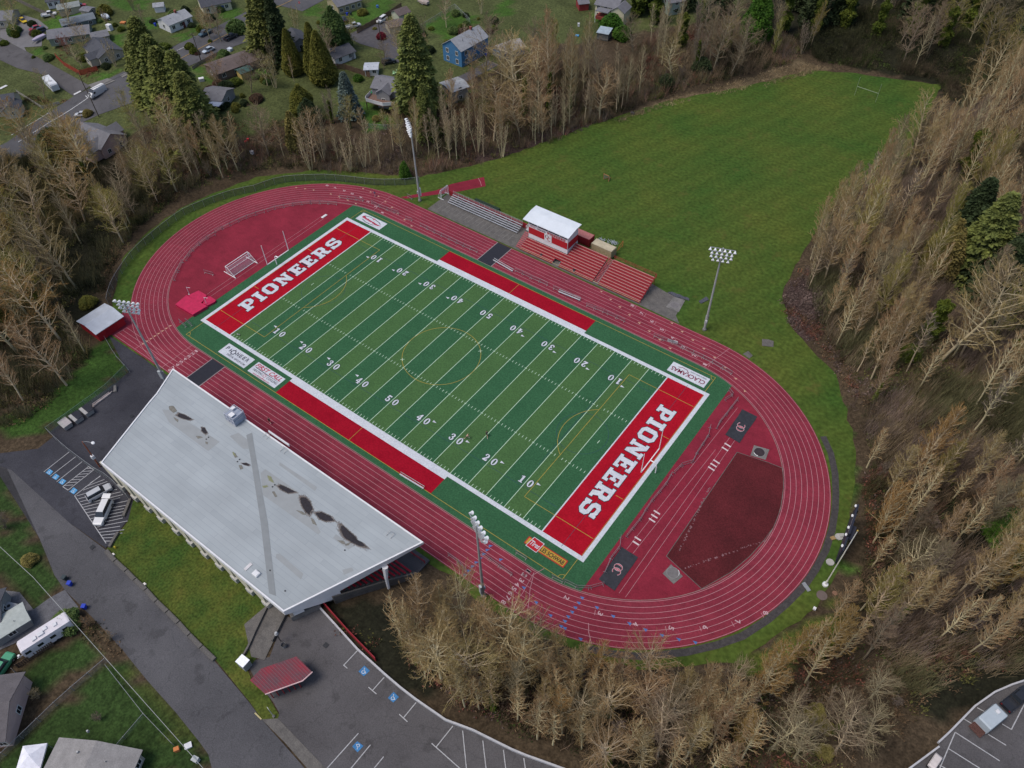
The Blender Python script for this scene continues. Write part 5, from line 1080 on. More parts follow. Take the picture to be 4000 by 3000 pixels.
# landing mats with the club emblem, right infield
for q, ec, l_ in (([t22(1990,220),t22(2120,285),t22(1965,510),t22(1840,440)], t22(1975,375), 'black ground cover with emblem near the upper end of the long jump runways'), ([t22(950,1410),t22(1090,1500),t23(885,130),t23(750,30)], t22(910,1605), 'black ground cover with emblem at the lower end of the long jump runways')):
    pts = [at(*p) for p in q]; mb = MB(); A = offs(pts, 0); mb.prism(jitter(pts, .06, 1.2, 4), .06, .13); o = mb.build('pit_cover', mat('pit_black', (0.027,0.029,0.036), rough=.7, var=.25, scale=1.5)); tag(o, l_, 'cover')
    c = Vector(at(*ec)); u = (Vector(pts[1]) - Vector(pts[0])).normalized(); v = Vector((-u.y, u.x)); 
    if l_.find('upper') > 0: u, v = -u, -v
    fn = lambda x, z, hz=.145: (c.x - u.x*z - v.x*x*1, c.y - u.y*z - v.y*x*1, hz)
    for (ex, ez, a0, a1, hz) in ((-.45, .1, 0, 2*pi, .145), (.45,-.1, .7, 5.6, .155)):
        mb = MB(); ringband(mb, ex, ez, .78, .85, .34, lambda x, z: fn(x, z, hz - .004), a0, a1); mb.build('emblem_edge', mat('emblem_white', (0.45,0.42,0.44)), o)
        mb = MB(); ringband(mb, ex, ez, .70, .79, .20, lambda x, z: fn(x, z, hz + .004), a0, a1); mb.build('emblem', mat('emblem_rose', (0.40,0.06,0.09)), o)
# sand scattered round the pits
# ---- scoreboard and flagpole
t = thing('scoreboard', 'black scoreboard with white lamps along the top beyond the right bend', 'scoreboard', (92.5, 6, 0), radians(6.5)); mb = MB(); mb.box(-.1,.25,-5.6,5.4,2.4,6.6); mb.box(-.08,.22,-2.4,2.4,6.6,7.6); mb.build('board', mat('board_blue_black', (0.024,0.027,0.042), rough=.5), t)
mb = MB(); 
for i in range(3): mb.box(-.13,-.105,-4.8+i*3.3,-2.4+i*3.3,3.6,5.0)
mb.build('digit_panel', mat('panel_dark', (0.05,0.05,0.06)), t); mb = MB(); flat = wall_text; put_text(mb, 'PIONEERS', lambda u, v: (-.12, 2.0-4*u, 6.75+.6*v)); mb.build('lettering', WHITE, t)
for y in (-4.2,-1.4,1.6,4.2): mb = MB(); mb.tube((.35,y,0),(.35,y,6.4),.14); mb.build('post', DARK, t)
for y in (-4.9,-2.3,-.6,2.2,4.6): mb = MB(); mb.sphere((-.3,y,6.9),.22,(1,1.6,.7)); mb.build('lamp', WPAINT, t)
mb = MB(); mb.box(.4,1.2,-1.6,1.6,4.6,5.0); mb.build('shelf', mat('slate', (0.06,0.065,0.09)), t)
for y in (-4.6, 1.5): mb = MB(); mb.prism([(-.6+.75*cos(a), y+.7*sin(a)) for a in [k*pi/5 for k in range(10)]], -.1, .25); mb.build('footing', mat('pale_concrete2', (0.36,0.35,0.33)), t)
t = thing('flagpole', 'white flagpole with gold ball beside the scoreboard', 'flagpole', (93.4,-3.4,0)); mb = MB(); mb.tube((0,0,0),(0,0,1.6),.16,.15,n=8); mb.tube((0,0,1.6),(0,0,18.6),.11,.07,n=8); mb.build('pole', mat('flag_white', (0.72,0.72,0.64), rough=.4), t)
mb = MB(); mb.tube((0,0,-.05),(0,0,.35),.55,.5,n=14); mb.build('base', WPAINT, t); mb = MB(); mb.sphere((0,0,18.75),.17); mb.build('ball', mat('gold', (0.6,0.42,0.12), metal=.6, rough=.3), t)
for px, py, r, l_, m_ in ((*t33(465,168), .95, 'large round brown manhole plate in grass near the flagpole', (0.13,0.10,0.09)), (*t33(577,148), .45, 'small round rusty plate in grass near the flagpole', (0.20,0.11,0.07))):
    g = G(px, py); mb = MB(); mb.tube((g.x,g.y,g.z-.05),(g.x,g.y,g.z+.08),r,n=18); o = mb.build('manhole_cover', mat('plate_%d' % int(r*100), m_)); tag(o, l_, 'manhole cover')
g = G(*t33(330,95)); mb = MB(); M_ = Matrix.Translation((g.x,g.y,g.z)) @ Matrix.Rotation(-.55,4,'Z'); mb.box(-.9,.9,-.35,.35,0,.12,M=M_); o = mb.build('bridge_plate', STEEL); tag(o, 'grey metal plate laid over the drain at the outer track edge', 'plate')
g = G(*t33(400,285)); mb = MB(); mb.box(g.x-.25,g.x+.25,g.y-.25,g.y+.25,g.z,g.z+.4); mb.box(g.x-.18,g.x+.18,g.y-.18,g.y+.18,g.z+.4,g.z+.46); o = mb.build('utility_box', WPAINT); tag(o, 'small white utility box in the grass at the right bend', 'box')
# ---- red shed
def gable_mesh(L_, W_, h, rh, ov=.35, th=.12):
    """walls with gable ends (ridge along x) and a two-slope roof"""
    w_ = MB(); x, y = L_/2, W_/2
    w_.add([(-x,-y,0),(x,-y,0),(x,y,0),(-x,y,0),(-x,-y,h),(x,-y,h),(x,y,h),(-x,y,h),(-x,0,rh),(x,0,rh)], [(0,1,5,4),(2,3,7,6),(1,2,6,9,5),(3,0,4,8,7),(3,2,1,0)])
    r = MB(); sl = (rh-h)/y; X = x+ov; Y = y+ov; zl = h-ov*sl
    for s in (-1,1):
        a = [(-X,s*Y,zl),(X,s*Y,zl),(X,0,rh),(-X,0,rh)]; b_ = [(p[0],p[1],p[2]+th) for p in a]; f = [(4,5,6,7),(3,2,1,0),(0,1,5,4),(1,2,6,5),(3,0,4,7)]
        if s > 0: f = [q[::-1] for q in f]
        r.add(a+b_, f)
    return w_, r
t = thing('shed', 'red timber shed with pale grey metal roof at the end of the sprint lanes', 'shed', (-73.2,-40.4,-.1), pi/2); w_, r = gable_mesh(7.2, 7.4, 2.7, 3.5, .3); w_.build('wall', mat('shed_red', (0.36,0.014,0.022), rough=.7, var=.12, scale=1.5, stretch=(6,6,.5)), t)
r.build('roof', mat('shed_roof', (0.42,0.45,0.50), rough=.5, var=.12, scale=.5), t); mb = MB(); mb.box(-1.5,1.5,-3.78,-3.72,.1,2.3); mb.build('door', mat('shed_door', (0.28,0.01,0.018)), t); mb = MB(); mb.box(-3.9,3.9,-4.05,-3.95,2.35,2.5); mb.build('trim', MATS['shed_red'], t)
# ---- shelter with ribbed red roof by the lower parking
g0 = H(29,-74); sp_ = [at(*p, g0+3.0) for p in [t13(350,695),t13(485,828),t13(400,905),t13(80,1020),t13(-52,900),t13(45,800)]]; c = (sum(p[0] for p in sp_)/6, sum(p[1] for p in sp_)/6)
t = thing('shelter', 'open shelter with weathered ribbed red roof in the lower parking area', 'shelter', (c[0], c[1], g0)); mb = MB(); loc_ = [(x-c[0], y-c[1]) for x, y in sp_]; mb.prism(loc_, 2.75, 3.0); sroof = mb.build('roof', mat('shelter_roof', (0.26,0.022,0.04), rough=.6, col2=(0.105,0.050,0.062), scale=.4, spec=.2), t)
u = (Vector(loc_[1]) - Vector(loc_[0])).normalized(); vv = Vector((-u.y, u.x)); mb = MB()
def clipspan(o_, d_):
    ts_ = []
    for i in range(6):
        a, b_ = Vector(loc_[i]), Vector(loc_[(i+1) % 6]); e = b_ - a; den = d_.x*e.y - d_.y*e.x
        if abs(den) < 1e-6: continue
        tt = ((a.x-o_.x)*e.y - (a.y-o_.y)*e.x)/den; ss = ((a.x-o_.x)*d_.y - (a.y-o_.y)*d_.x)/den
        if -0.001 <= ss <= 1.001: ts_.append(tt)
    return (min(ts_), max(ts_)) if len(ts_) > 1 else None
for k in range(-24, 25):
    o_ = vv * (k * .42); cs = clipspan(o_, u)
    if cs and cs[1]-cs[0] > .6: a = o_ + u*(cs[0]+.12); b_ = o_ + u*(cs[1]-.12); mb.tube((a.x,a.y,3.02),(b_.x,b_.y,3.02),.07,n=5)
mb.build('rib', mat('rib_grey', (0.22,0.045,0.06), col2=(0.13,0.085,0.095), scale=.4), t)
mb = MB(); strip(mb, [loc_[1], loc_[2], loc_[3]], .16, 3.03); 
for a, b_ in ((loc_[1],loc_[2]),(loc_[2],loc_[3])): mb.add([(*a,3.04),(*b_,3.04),(*b_,2.7),(*a,2.7)], [(0,1,2,3)])
mb.v = [(v[0]*1.012, v[1]*1.012, v[2]) for v in mb.v]; mb.build('fascia', mat('pink_fascia', (0.55,0.38,0.38)), t)
for k in range(6): 
    f = (k+.4)/5.6; a = Vector(loc_[2]).lerp(Vector(loc_[3]), f) * .86; mb = MB(); mb.tube((a.x,a.y,0),(a.x,a.y,2.8),.09); mb.build('post', REDM, t)
for k in range(3): a = Vector(loc_[0]).lerp(Vector(loc_[5]), k/2.2) * .9; mb = MB(); mb.tube((a.x,a.y,0),(a.x,a.y,2.8),.09); mb.build('post', REDM, t)
# white cabinet
g = G(*t03(2100,800)); t = thing('utility_cabinet', 'white topped utility cabinet at the lawn edge behind the ribbed red shelter', 'cabinet', (g.x,g.y+.6,g.z), .05); mb = MB(); mb.box(-.85,.85,-.7,.7,0,1.9); mb.build('body', mat('cabinet_grey', (0.25,0.27,0.28)), t); mb = MB(); mb.box(-.9,.9,-.75,.75,1.92,2.05); mb.build('top', mat('bright_white', (0.85,0.87,0.9)), t)
# walls, rails and block kerbs
def wall_line(name, pts, h, wd, m, label, cat, zoff=0.0, step=2.0, cap=None):
    pl = dense(pts, step); mb = MB(); vs = []
    for a, b_ in zip(pl, pl[1:]):
        d = Vector((b_[0]-a[0], b_[1]-a[1])); 
        if d.length < 1e-4: continue
        nn = Vector((-d.y, d.x)).normalized()*wd/2; za, zb = H(*a)+zoff, H(*b_)+zoff
        vs = [(a[0]+nn.x,a[1]+nn.y,za-.3),(a[0]-nn.x,a[1]-nn.y,za-.3),(b_[0]-nn.x,b_[1]-nn.y,zb-.3),(b_[0]+nn.x,b_[1]+nn.y,zb-.3),(a[0]+nn.x,a[1]+nn.y,za+h),(a[0]-nn.x,a[1]-nn.y,za+h),(b_[0]-nn.x,b_[1]-nn.y,zb+h),(b_[0]+nn.x,b_[1]+nn.y,zb+h)]
        mb.add(vs, [(4,5,6,7),(0,4,7,3),(2,6,5,1),(0,1,5,4),(3,7,6,2)])
    o = mb.build(name, m); tag(o, label, cat); return o
kerbw = TP(t13, (545,270),(700,440),(880,640),(1110,850),(1250,970),(1380,1070),(1640,1250),(1880,1340),(2212,1505)) + TP(t23, (120,1555),(260,1605),(520,1700))
wall_line('retaining_wall', kerbw, .55, .28, mat('pale_wall', (0.42,0.42,0.44), var=.1), 'low pale wall curving between the lower parking area and the bare trees', 'wall')
wall_line('retaining_wall', TP(t33, (1200,1680),(1470,1480)), .5, .25, MATS['pale_wall'], 'low pale wall, short piece left of the gap at the right hand parking area', 'wall')
wall_line('retaining_wall', TP(t33, (1465,1443),(1560,1355),(1780,1130),(1950,1010),(2100,945),(2300,880)), .5, .25, MATS['pale_wall'], 'low pale wall curving round the right hand parking area', 'wall')
wall_line('fence', TP(t13, (575,235),(810,500),(1040,738)), 1.5, .10, REDM, 'solid red fence running down from the grandstand corner', 'fence')
wall_line('wall', TP(t13, (262,335),(145,570)), .7, .3, CONCD, 'short concrete ramp wall below the grandstand corner, right side', 'wall'); wall_line('wall', TP(t13, (118,235),(0,480)) + TP(t03, (2150,620),(2110,690)), .6, .3, CONCD, 'concrete wall along the lawn side of the ramp', 'wall')
wall_line('wall', TP(t02, (1130,1000),(1100,1080),(1070,1150)), .5, .5, CONCD, 'short concrete wall piece at the parking edge nearer the grandstand', 'wall'); wall_line('wall', TP(t02, (1025,1290),(990,1345),(950,1415)), .5, .5, CONCD, 'short concrete wall piece at the parking edge nearer the street', 'wall')
blk = TP(t02, (920,1445),(995,1530)) ; bl = TP(t02, (920,1445),(1000,1535),(1095,1620)) + TP(t03, (1170,38),(1265,125),(1355,225),(1450,315),(1545,410),(1640,515),(1745,620),(1860,730))
for i, (a, b_) in enumerate(zip(bl, bl[1:])):
    d = Vector((b_[0]-a[0], b_[1]-a[1])); L_ = d.length - .15; mx, my = (a[0]+b_[0])/2, (a[1]+b_[1])/2; z_ = H(mx, my); mb = MB(); mb.box(-L_/2,L_/2,-.38,.38,-.2,.42); mb.box(-L_/2+.05,L_/2-.05,-.3,.3,.42,.47)
    o = mb.build('concrete_block', CONCD, loc=(mx,my,z_)); o.rotation_euler = (0,-atan2(H(*b_)-H(*a), d.length),atan2(d.y,d.x)); tag(o, 'long concrete kerb block in the row between street and lawn', 'kerb block', 'concrete blocks lining the street')
for i, (a, b_) in enumerate(((t13(-8,1185),t13(48,1240)),)): wall_line('kerb', [gx(*a), gx(*b_)], .15, .2, mat('yellow_kerb', (0.42,0.36,0.18)), 'short yellow painted kerb at the lower parking entrance', 'kerb')
# chain link fences
FENCE_LABELS = {}
def chain_fence(pts, h, label, postm=STEEL, step=3.0, net=CHAIN):
    pl = pathpts(pts, step); pl = [p for p, _ in pl]; 
    if (pl[-1] - Vector(pts[-1][:2])).length > .5: pl.append(Vector(pts[-1][:2]))
    c = pl[0]; z0 = H(c.x, c.y); t = thing('chain_link_fence', label, 'fence', (c.x, c.y, z0)); L = [Vector((p.x-c.x, p.y-c.y, H(p.x,p.y)-z0)) for p in pl]; U = Vector((0,0,1))
    mp = MB(); mr = MB(); mn = MB()
    for p in L: mp = MB(); mp.tube(p - U*.2, p + U*(h+.1), .05, n=5); mp.build('post', postm, t)
    for a, b_ in zip(L, L[1:]): mr.tube(a + U*h, b_ + U*h, .035, n=5, caps=False); mn.add([a, b_, b_+U*h, a+U*h], [(0,1,2,3)])
    mr.build('rail', postm, t); mn.build('mesh', net, t); return t
fl = [at(*p) for p in [t01(945,975),t01(960,900),t01(985,830),t01(1005,790),t01(1045,725),t01(1095,650),t01(1150,575),t01(1230,490),t01(1300,430),t01(1400,345),t01(1500,270),t01(1570,215),t01(1650,175),t01(1760,130),t01(1900,75),t01(2060,25),t01(2200,0)]] + [at(*p) for p in [t10(150,1600),t10(280,1572),t10(460,1562),t10(640,1560),t10(820,1578),t10(1000,1600),t10(1150,1604),t10(1300,1600),t10(1415,1585)]]
chain_fence(fl, 2.2, 'chain link fence curving around the outside of the left bend', net=mesh_mat('dark_chain', (0.05,0.055,0.06), .06, .55))
chain_fence(TP(t02, (430,430),(560,340),(700,240),(850,130),(960,45),(1060,-60),(1110,-110)) , 2.2, 'green tinted chain link fence between the lawn and the bins of the side yard', mat('green_post', (0.12,0.20,0.15)), net=mesh_mat('green_chain', (0.10,0.22,0.15), .06, .35))
chain_fence(TP(t02, (430,430),(500,500),(600,590),(760,710),(870,790),(960,830),(1050,930),(1120,1000)), 2.0, 'grey chain link fence between the disabled stalls and the side yard')
chain_fence(TP(t10, (950,1110),(1090,1120),(1250,1120)), 1.6, 'chain link fence at the bottom of the back yard with two small trees')
chain_fence(TP(t10, (1420,255),(1680,95),(1720,70),(1850,200)), 1.6, 'chain link fence around the long green yard on the hill')
chain_fence(TP(t01, (905,1255),(1000,1420),(1125,1560)), .9, 'low fence line along the asphalt path below the red shed')
chain_fence(TP(t03, (930,745),(560,1060),(0,1600)), 1.5, 'fence between the two back gardens at the lower left')
chain_fence(TP(t03, (930,790),(1255,1205),(1500,1460)), 1.0, 'thin wire fence along the lower left garden bordering the street', step=4)
chain_fence(TP(t03, (1255,1205),(1020,1480)), 1.0, 'thin wire fence crossing the lower left lawn', step=4)
def wood_fence(pts, h, m, label):
    pl = dense(pts, 2.4); c = pl[0]; z0 = H(*c); t = thing('wooden_fence', label, 'fence', (c[0], c[1], z0)); mb = MB(); mp = MB(); rr = random.Random(2)
    for a, b_ in zip(pl, pl[1:]):
        d = Vector((b_[0]-a[0], b_[1]-a[1])); n = max(1, int(d.length/.3)); ang = atan2(d.y, d.x)
        for k in range(n):
            f = (k+.5)/n; x = a[0]+d.x*f; y = a[1]+d.y*f; hh = h + rr.uniform(-.05,.05); mb.box(-.13,.13,-.02,.02,-.2,hh,M=Matrix.Translation((x-c[0],y-c[1],H(x,y)-z0)) @ Matrix.Rotation(ang,4,'Z'))
        mp = MB(); mp.box(-.06,.06,-.1,.02,-.2,h+.1,M=Matrix.Translation((a[0]-c[0],a[1]-c[1],H(*a)-z0)) @ Matrix.Rotation(ang,4,'Z')); mp.build('post', m, t)
    mb.build('boards', m, t); return t
RFW = mat('red_fence_wood', (0.30,0.055,0.03), var=.2, scale=2); BRW = mat('brown_fence_wood', (0.13,0.085,0.06), var=.25, scale=2); GRW = mat('grey_fence_wood', (0.17,0.15,0.13), var=.2, scale=2)
wood_fence(TP(t00, (490,500),(560,570),(700,650),(850,610)), 1.7, RFW, 'rust red board fence around the corner garden with the bare tree'); wood_fence(TP(t10, (875,290),(1000,220),(1145,140),(1260,60)), 1.7, BRW, 'brown board fence between the lawn and the alley')
wood_fence(TP(t00, (130,0),(330,100),(480,160)), 1.5, GRW, 'weathered board fence behind the white and maroon pickup'); wood_fence(TP(t00, (150,800),(370,940),(520,900)), 1.0, mat('pale_fence', (0.33,0.31,0.27)), 'pale low fence around the corner plot below the parked white bus')
wood_fence(TP(t10, (640,590),(780,600),(900,640),(990,670)), 1.8, BRW, 'brown board fence below the white walled garage'); wood_fence(TP(t00, (1665,600),(1730,555),(1910,460)), 1.0, GRW, 'post and rail fence between the street and the long brown house')
wood_fence(TP(t10, (610,420),(780,345)), 1.8, mat('orange_fence', (0.36,0.12,0.04)), 'orange board fence behind the dark roofed garage'); wood_fence(TP(t03, (140,830),(260,990)), 1.6, GRW, 'grey board fence beside the pink house'); wood_fence(TP(t03, (160,790),(470,590)), 1.2, BRW, 'brown fence along the white camper trailer')
# dumpsters / bins of the side yard
def dumpster(px, py, top, l_):
    g = G(px, py); t = thing('dumpster', l_, 'dumpster', (g.x, g.y, g.z + .06), -.02); mb = MB(); mb.add([(-1.1,-.8,0),(1.1,-.8,0),(1.1,.8,0),(-1.1,.8,0),(-1.3,-.95,1.2),(1.3,-.95,1.2),(1.3,.95,1.2),(-1.3,.95,1.2)], [(3,2,1,0),(0,1,5,4),(1,2,6,5),(2,3,7,6),(3,0,4,7)]); mb.build('body', mat('dumpster_pale', (0.34,0.33,0.32), var=.2, scale=2), t)
    mb = MB(); mb.box(-1.3,1.3,-.3,.98,1.2,1.3); mb.build('lid', top, t); mb = MB(); mb.box(-1.32,1.32,-.97,-.3,1.18,1.26); mb.build('front_lid', MATS['dumpster_pale'], t); return t
dumpster(*t02(580,365), mat('lid_pale', (0.36,0.33,0.33), var=.15), 'pale dumpster with light lid, leftmost of the three in the side yard'); dumpster(*t02(675,310), RUB, 'dumpster with black lid in the middle of the three'); dumpster(*t02(765,250), RUB, 'dumpster with black lid, rightmost of the three in the side yard')
mb = MB(); a, b_ = G(*t02(820,185)), G(*t02(960,80)); rr = random.Random(9)
for k in range(12): o_ = Vector((rr.uniform(-.5,.5), rr.uniform(-.6,.6), .1 + rr.random()*.4)); mb.tube(a + o_, b_ + o_*.8, .09, n=5)
o = mb.build('pipe_stack', mat('timber_pale', (0.42,0.36,0.34), var=.2)); tag(o, 'stack of pale poles lying by the green fence in the side yard', 'stack')
g = G(*t02(1000,50)); mb = MB(); M_ = Matrix.Translation(g) @ Matrix.Rotation(-.6,4,'Z'); mb.box(-1.0,1.0,-.3,.3,0,.5,M=M_); mb.box(-.9,.9,-.2,.2,.5,.56,M=M_); o = mb.build('concrete_bench', CONC); tag(o, 'single pale slab near the top of the side yard', 'slab')
for px, py, l_, m_ in ((*t02(1137,281), 'square drain in the asphalt of the side yard', 0), (*t02(800,1412), 'square drain at the street edge of the side parking', 0), (*t13(605,600), 'rectangular drain in the lower parking area', 0), (*t02(15,672), 'square drain at the left mouth of the street', 0)):
    g = G(px, py); mb = MB(); mb.box(-.42,.42,-.4,.4,0,.12); 
    for k in range(4): mb.box(-.4,.4,-.32+k*.18,-.24+k*.18,.12,.14)
    o = mb.build('drain_grate', DARK, loc=g); tag(o, l_, 'drain')
# street lamp in the side yard: leaning orange-brown pole
x, y = -34.5, -66.2; g = Vector((x, y, H(x, y))); t = thing('street_lamp', 'rusty orange pole lamp between the fence and the grandstand rear corner', 'street lamp', g); mb = MB(); mb.tube((0,0,0),(-.2,.1,8.2),.17,.11,n=8); mb.build('pole', mat('rust_pole', (0.26,0.09,0.05), var=.2), t); mb = MB(); mb.path([(-.2,.1,8.1),(.6,.5,8.5),(1.6,1.0,8.4)], .05); mb.build('arm', STEEL, t); mb = MB(); mb.sphere((1.9,1.15,8.35),.38,(1.2,.9,.5)); mb.build('lamp_head', WPAINT, t)
mb = MB(); mb.box(-.3,.3,-.3,.3,3.0,3.9); mb.build('meter_box', WPAINT, t)
g = G(*t13(155,1215)); t = thing('sign_post', 'thin pale post with lamp at the tip of the grass island', 'post', g); mb = MB(); mb.tube((0,0,0),(0,0,3.4),.06); mb.tube((0,0,3.3),(-.4,.1,3.4),.05); mb.build('pole', mat('pale_steel', (0.45,0.46,0.42)), t); mb = MB(); mb.box(-.2,.2,-.2,.2,0,.25); mb.build('base', CONC, t)
g = G(*t13(215,565)); t = thing('lamp_post', 'short lamp post with round head and red band beside the ramp', 'lamp post', g); mb = MB(); mb.tube((0,0,0),(0,0,3.0),.08); mb.build('pole', DARK, t); mb = MB(); mb.tube((0,0,3.0),(0,0,3.5),.35,.2,n=10); mb.build('lamp_head', mat('lamp_pale', (0.4,0.4,0.4)), t)
g = G(*t13(247,612)); t = thing('litter_bin', 'round dark litter bin standing beside the ramp in the lower parking area', 'bin', g); mb = MB(); mb.tube((0,0,0),(0,0,.95),.36,.4,n=12,caps=False); mb.build('body', STEEL, t); mb = MB(); mb.tube((0,0,.5),(0,0,.6),.36,n=12); mb.build('liner', DARK, t)
for px, py, l_ in ((*t02(982,1478),'small white box on the lawn behind the first kerb block'), (*t03(1253,75),'small white box on the lawn behind the middle kerb blocks')):
    g = G(px, py); mb = MB(); mb.box(-.28,.28,-.22,.22,0,.3); mb.box(-.22,.22,-.17,.17,.3,.34); o = mb.build('marker_box', mat('marker_white', (0.7,0.66,0.6)), loc=g); tag(o, l_, 'box')
g = G(*t02(1002,1420)); mb = MB(); mb.tube((0,0,0),(0,0,.5),.16,n=8); mb.sphere((0,0,.55),.2); o = mb.build('hydrant', mat('yellow_hydrant', (0.5,0.38,0.04)), loc=g); tag(o, 'yellow hydrant at the lawn corner by the side parking', 'hydrant')
# bins on the street
def cart(px, py, m, l_, rz=0.0):
    g = G(px, py); t = thing('wheeled_bin', l_, 'bin', g, rz); mb = MB(); mb.add([(-.25,-.28,.08),(.25,-.28,.08),(.25,.28,.08),(-.25,.28,.08),(-.32,-.36,1.0),(.32,-.36,1.0),(.32,.36,1.0),(-.32,.36,1.0)], [(3,2,1,0),(0,1,5,4),(1,2,6,5),(2,3,7,6),(3,0,4,7)]); mb.build('body', m, t)
    mb = MB(); mb.box(-.35,.35,-.4,.38,1.0,1.08); mb.build('lid', m, t); mb = MB(); mb.tube((-.28,.3,.12),(-.2,.3,.12),.12,n=8); mb.build('wheel', DARK, t); mb = MB(); mb.tube((.2,.3,.12),(.28,.3,.12),.12,n=8); mb.build('wheel', DARK, t)
CB = mat('cart_blue', (0.02,0.05,0.42), rough=.5, var=.08); CG = mat('cart_dark', (0.03,0.045,0.05), rough=.5)
cart(*t03(570,30), CG, 'dark wheeled bin on the left edge of the street, behind the blue one', .4); cart(*t03(615,80), CB, 'blue wheeled bin standing next to the dark bin on the street edge', .5); cart(*t03(740,280), CB, 'lone blue wheeled bin on the street edge above the camper trailer', .6)
cart(*t10(790,135), CB, 'blue wheeled bin beside the olive house on the hill'); cart(*t10(1995,490), CB, 'blue wheeled bin beside the tall blue house'); cart(*t00(1345,225), CB, 'blue wheeled bin at the left corner of the white house on the hill'); cart(*t10(820,130), CG, 'dark wheeled bin beside the olive house on the hill')
# ================================================================== HOUSES
FRAME = mat('window_frame', (0.60,0.60,0.58), rough=.6, var=.05)
def win(mb_parent, x, y, z, w_, h_, nx_, ny_, parent):
    """window on a wall face with outward normal (nx_, ny_), pane as sub-part"""
    t_ = (-ny_, nx_); mb = MB(); d = .05
    def P3(u, v, o): return (x + t_[0]*u + nx_*o, y + t_[1]*u + ny_*o, z + v)
    def slab(mb, u0, u1, v0, v1, o0, o1):
        vs = [P3(u0,v0,o0),P3(u1,v0,o0),P3(u1,v0,o1),P3(u0,v0,o1),P3(u0,v1,o0),P3(u1,v1,o0),P3(u1,v1,o1),P3(u0,v1,o1)]; mb.add(vs, [(0,1,2,3),(7,6,5,4),(2,1,5,6),(3,2,6,7),(0,3,7,4),(1,0,4,5)])
    f = .12; slab(mb, -w_/2-f, w_/2+f, h_/2, h_/2+f, 0, .07); slab(mb, -w_/2-f, w_/2+f, -h_/2-f, -h_/2, 0, .09); slab(mb, -w_/2-f, -w_/2, -h_/2, h_/2, 0, .07); slab(mb, w_/2, w_/2+f, -h_/2, h_/2, 0, .07); slab(mb, -.035, .035, -h_/2, h_/2, .02, .06)
    fr = mb.build('window', FRAME, parent); mb = MB(); slab(mb, -w_/2, w_/2, -h_/2, h_/2, 0.005, .03); mb.build('pane', GLASS, fr)
def house(a, b, W, eave, ridge, wallm, roofm, label, sides=(2, 2, 1, 1), name='house', door=None, chim=None, ov=.4, base=0.0, cat='house', L=None, extra=None):
    ga, gb = G(*a, ridge), G(*b, ridge); c = (ga + gb) / 2; d = gb - ga; z0 = H(c.x, c.y) + base; L = L or max(2.0, Vector((d.x, d.y)).length - .8); rz = atan2(d.y, d.x)
    t = thing(name, label, cat, (c.x, c.y, z0 - .1), rz); w_, r = gable_mesh(L, W, eave, ridge, ov); w_.build('wall', wallm, t); r.build('roof', roofm, t)
    hh = 1.2 if eave < 4 else 1.3; zs = [1.6] if eave < 4 else [1.5, 4.2]
    for z in zs:
        for i in range(sides[0]): win(None, -L/2 + L*(i+.5)/sides[0], -W/2, z, 1.1, hh, 0, -1, t)
        for i in range(sides[1]): win(None, -L/2 + L*(i+.5)/sides[1], W/2, z, 1.1, hh, 0, 1, t)
        for i in range(sides[2]): win(None, -L/2, -W/2 + W*(i+.5)/sides[2], z, 1.0, hh, -1, 0, t)
        for i in range(sides[3]): win(None, L/2, -W/2 + W*(i+.5)/sides[3], z, 1.0, hh, 1, 0, t)
    if door:
        x, s, m_ = door; mb = MB(); y = s * W/2; mb.box(x-.5, x+.5, min(y, y+s*.07), max(y, y+s*.07), .1, 2.2); o = mb.build('door', m_, t); mb = MB(); mb.tube((x+.35, y+s*.1, 1.1), (x+.35, y+s*.14, 1.1), .05); mb.build('handle', STEEL, o)
    if chim is not None:
        mb = MB(); mb.box(chim-.35, chim+.35, -.35, .35, ridge-.6, ridge+.8); mb.box(chim-.42, chim+.42, -.42, .42, ridge+.8, ridge+.92); mb.build('chimney', mat('brick', (0.22,0.07,0.05), var=.2, scale=3), t)
    mb = MB(); mb.tube((L*.2, -W*.2, ridge*.5 + eave*.5), (L*.2, -W*.2, ridge*.6+eave*.5 + .2), .07); mb.tube((-L*.25, -W*.22, ridge*.5+eave*.5), (-L*.25, -W*.22, ridge*.6+eave*.5+.2), .09); mb.build('roof_vent', STEEL, t)
    return t
def wing(t, x0, y0, L, W, eave, ridge, wallm, roofm, rz=pi/2, wins=1):
    w_, r = gable_mesh(L, W, eave, ridge, .35); M_ = Matrix.Translation((x0, y0, 0)) @ Matrix.Rotation(rz, 4, 'Z')
    for m_, nm, mt in ((w_, 'wall', wallm), (r, 'roof', roofm)): m_.v = [tuple(M_ @ Vector(v)) for v in m_.v]; m_.build(nm, mt, t)
    if wins:
        p = M_ @ Vector((L/2, 0, eave*.55)); n_ = M_.to_3x3() @ Vector((1,0,0)); win(None, p.x, p.y, p.z, 1.1, 1.1, n_.x, n_.y, t)
def wm(n, c, **k): return mat('wall_' + n, c, rough=.85, var=.08, scale=1.0, fine=.06, fscale=5, stretch=(1,1,4), **k)
def rm(n, c): return mat('roof_' + n, c, rough=.9, var=.14, scale=.8, fine=.14, fscale=6)
RG, RL, RD, RB = rm('grey', (0.15,0.15,0.165)), rm('light', (0.27,0.28,0.30)), rm('dark', (0.065,0.068,0.08)), rm('brown', (0.115,0.09,0.085))
Wh, Cr_, Be, Ol, Bl, Gr, Pk = wm('white', (0.60,0.60,0.60)), wm('cream', (0.58,0.54,0.38)), wm('beige', (0.38,0.34,0.27)), wm('olive', (0.32,0.28,0.17)), wm('blue', (0.055,0.17,0.33)), wm('grey', (0.25,0.25,0.25)), wm('pink', (0.50,0.36,0.33))
DB, DR = mat('door_blue', (0.03,0.06,0.25)), mat('door_dark', (0.10,0.03,0.03))
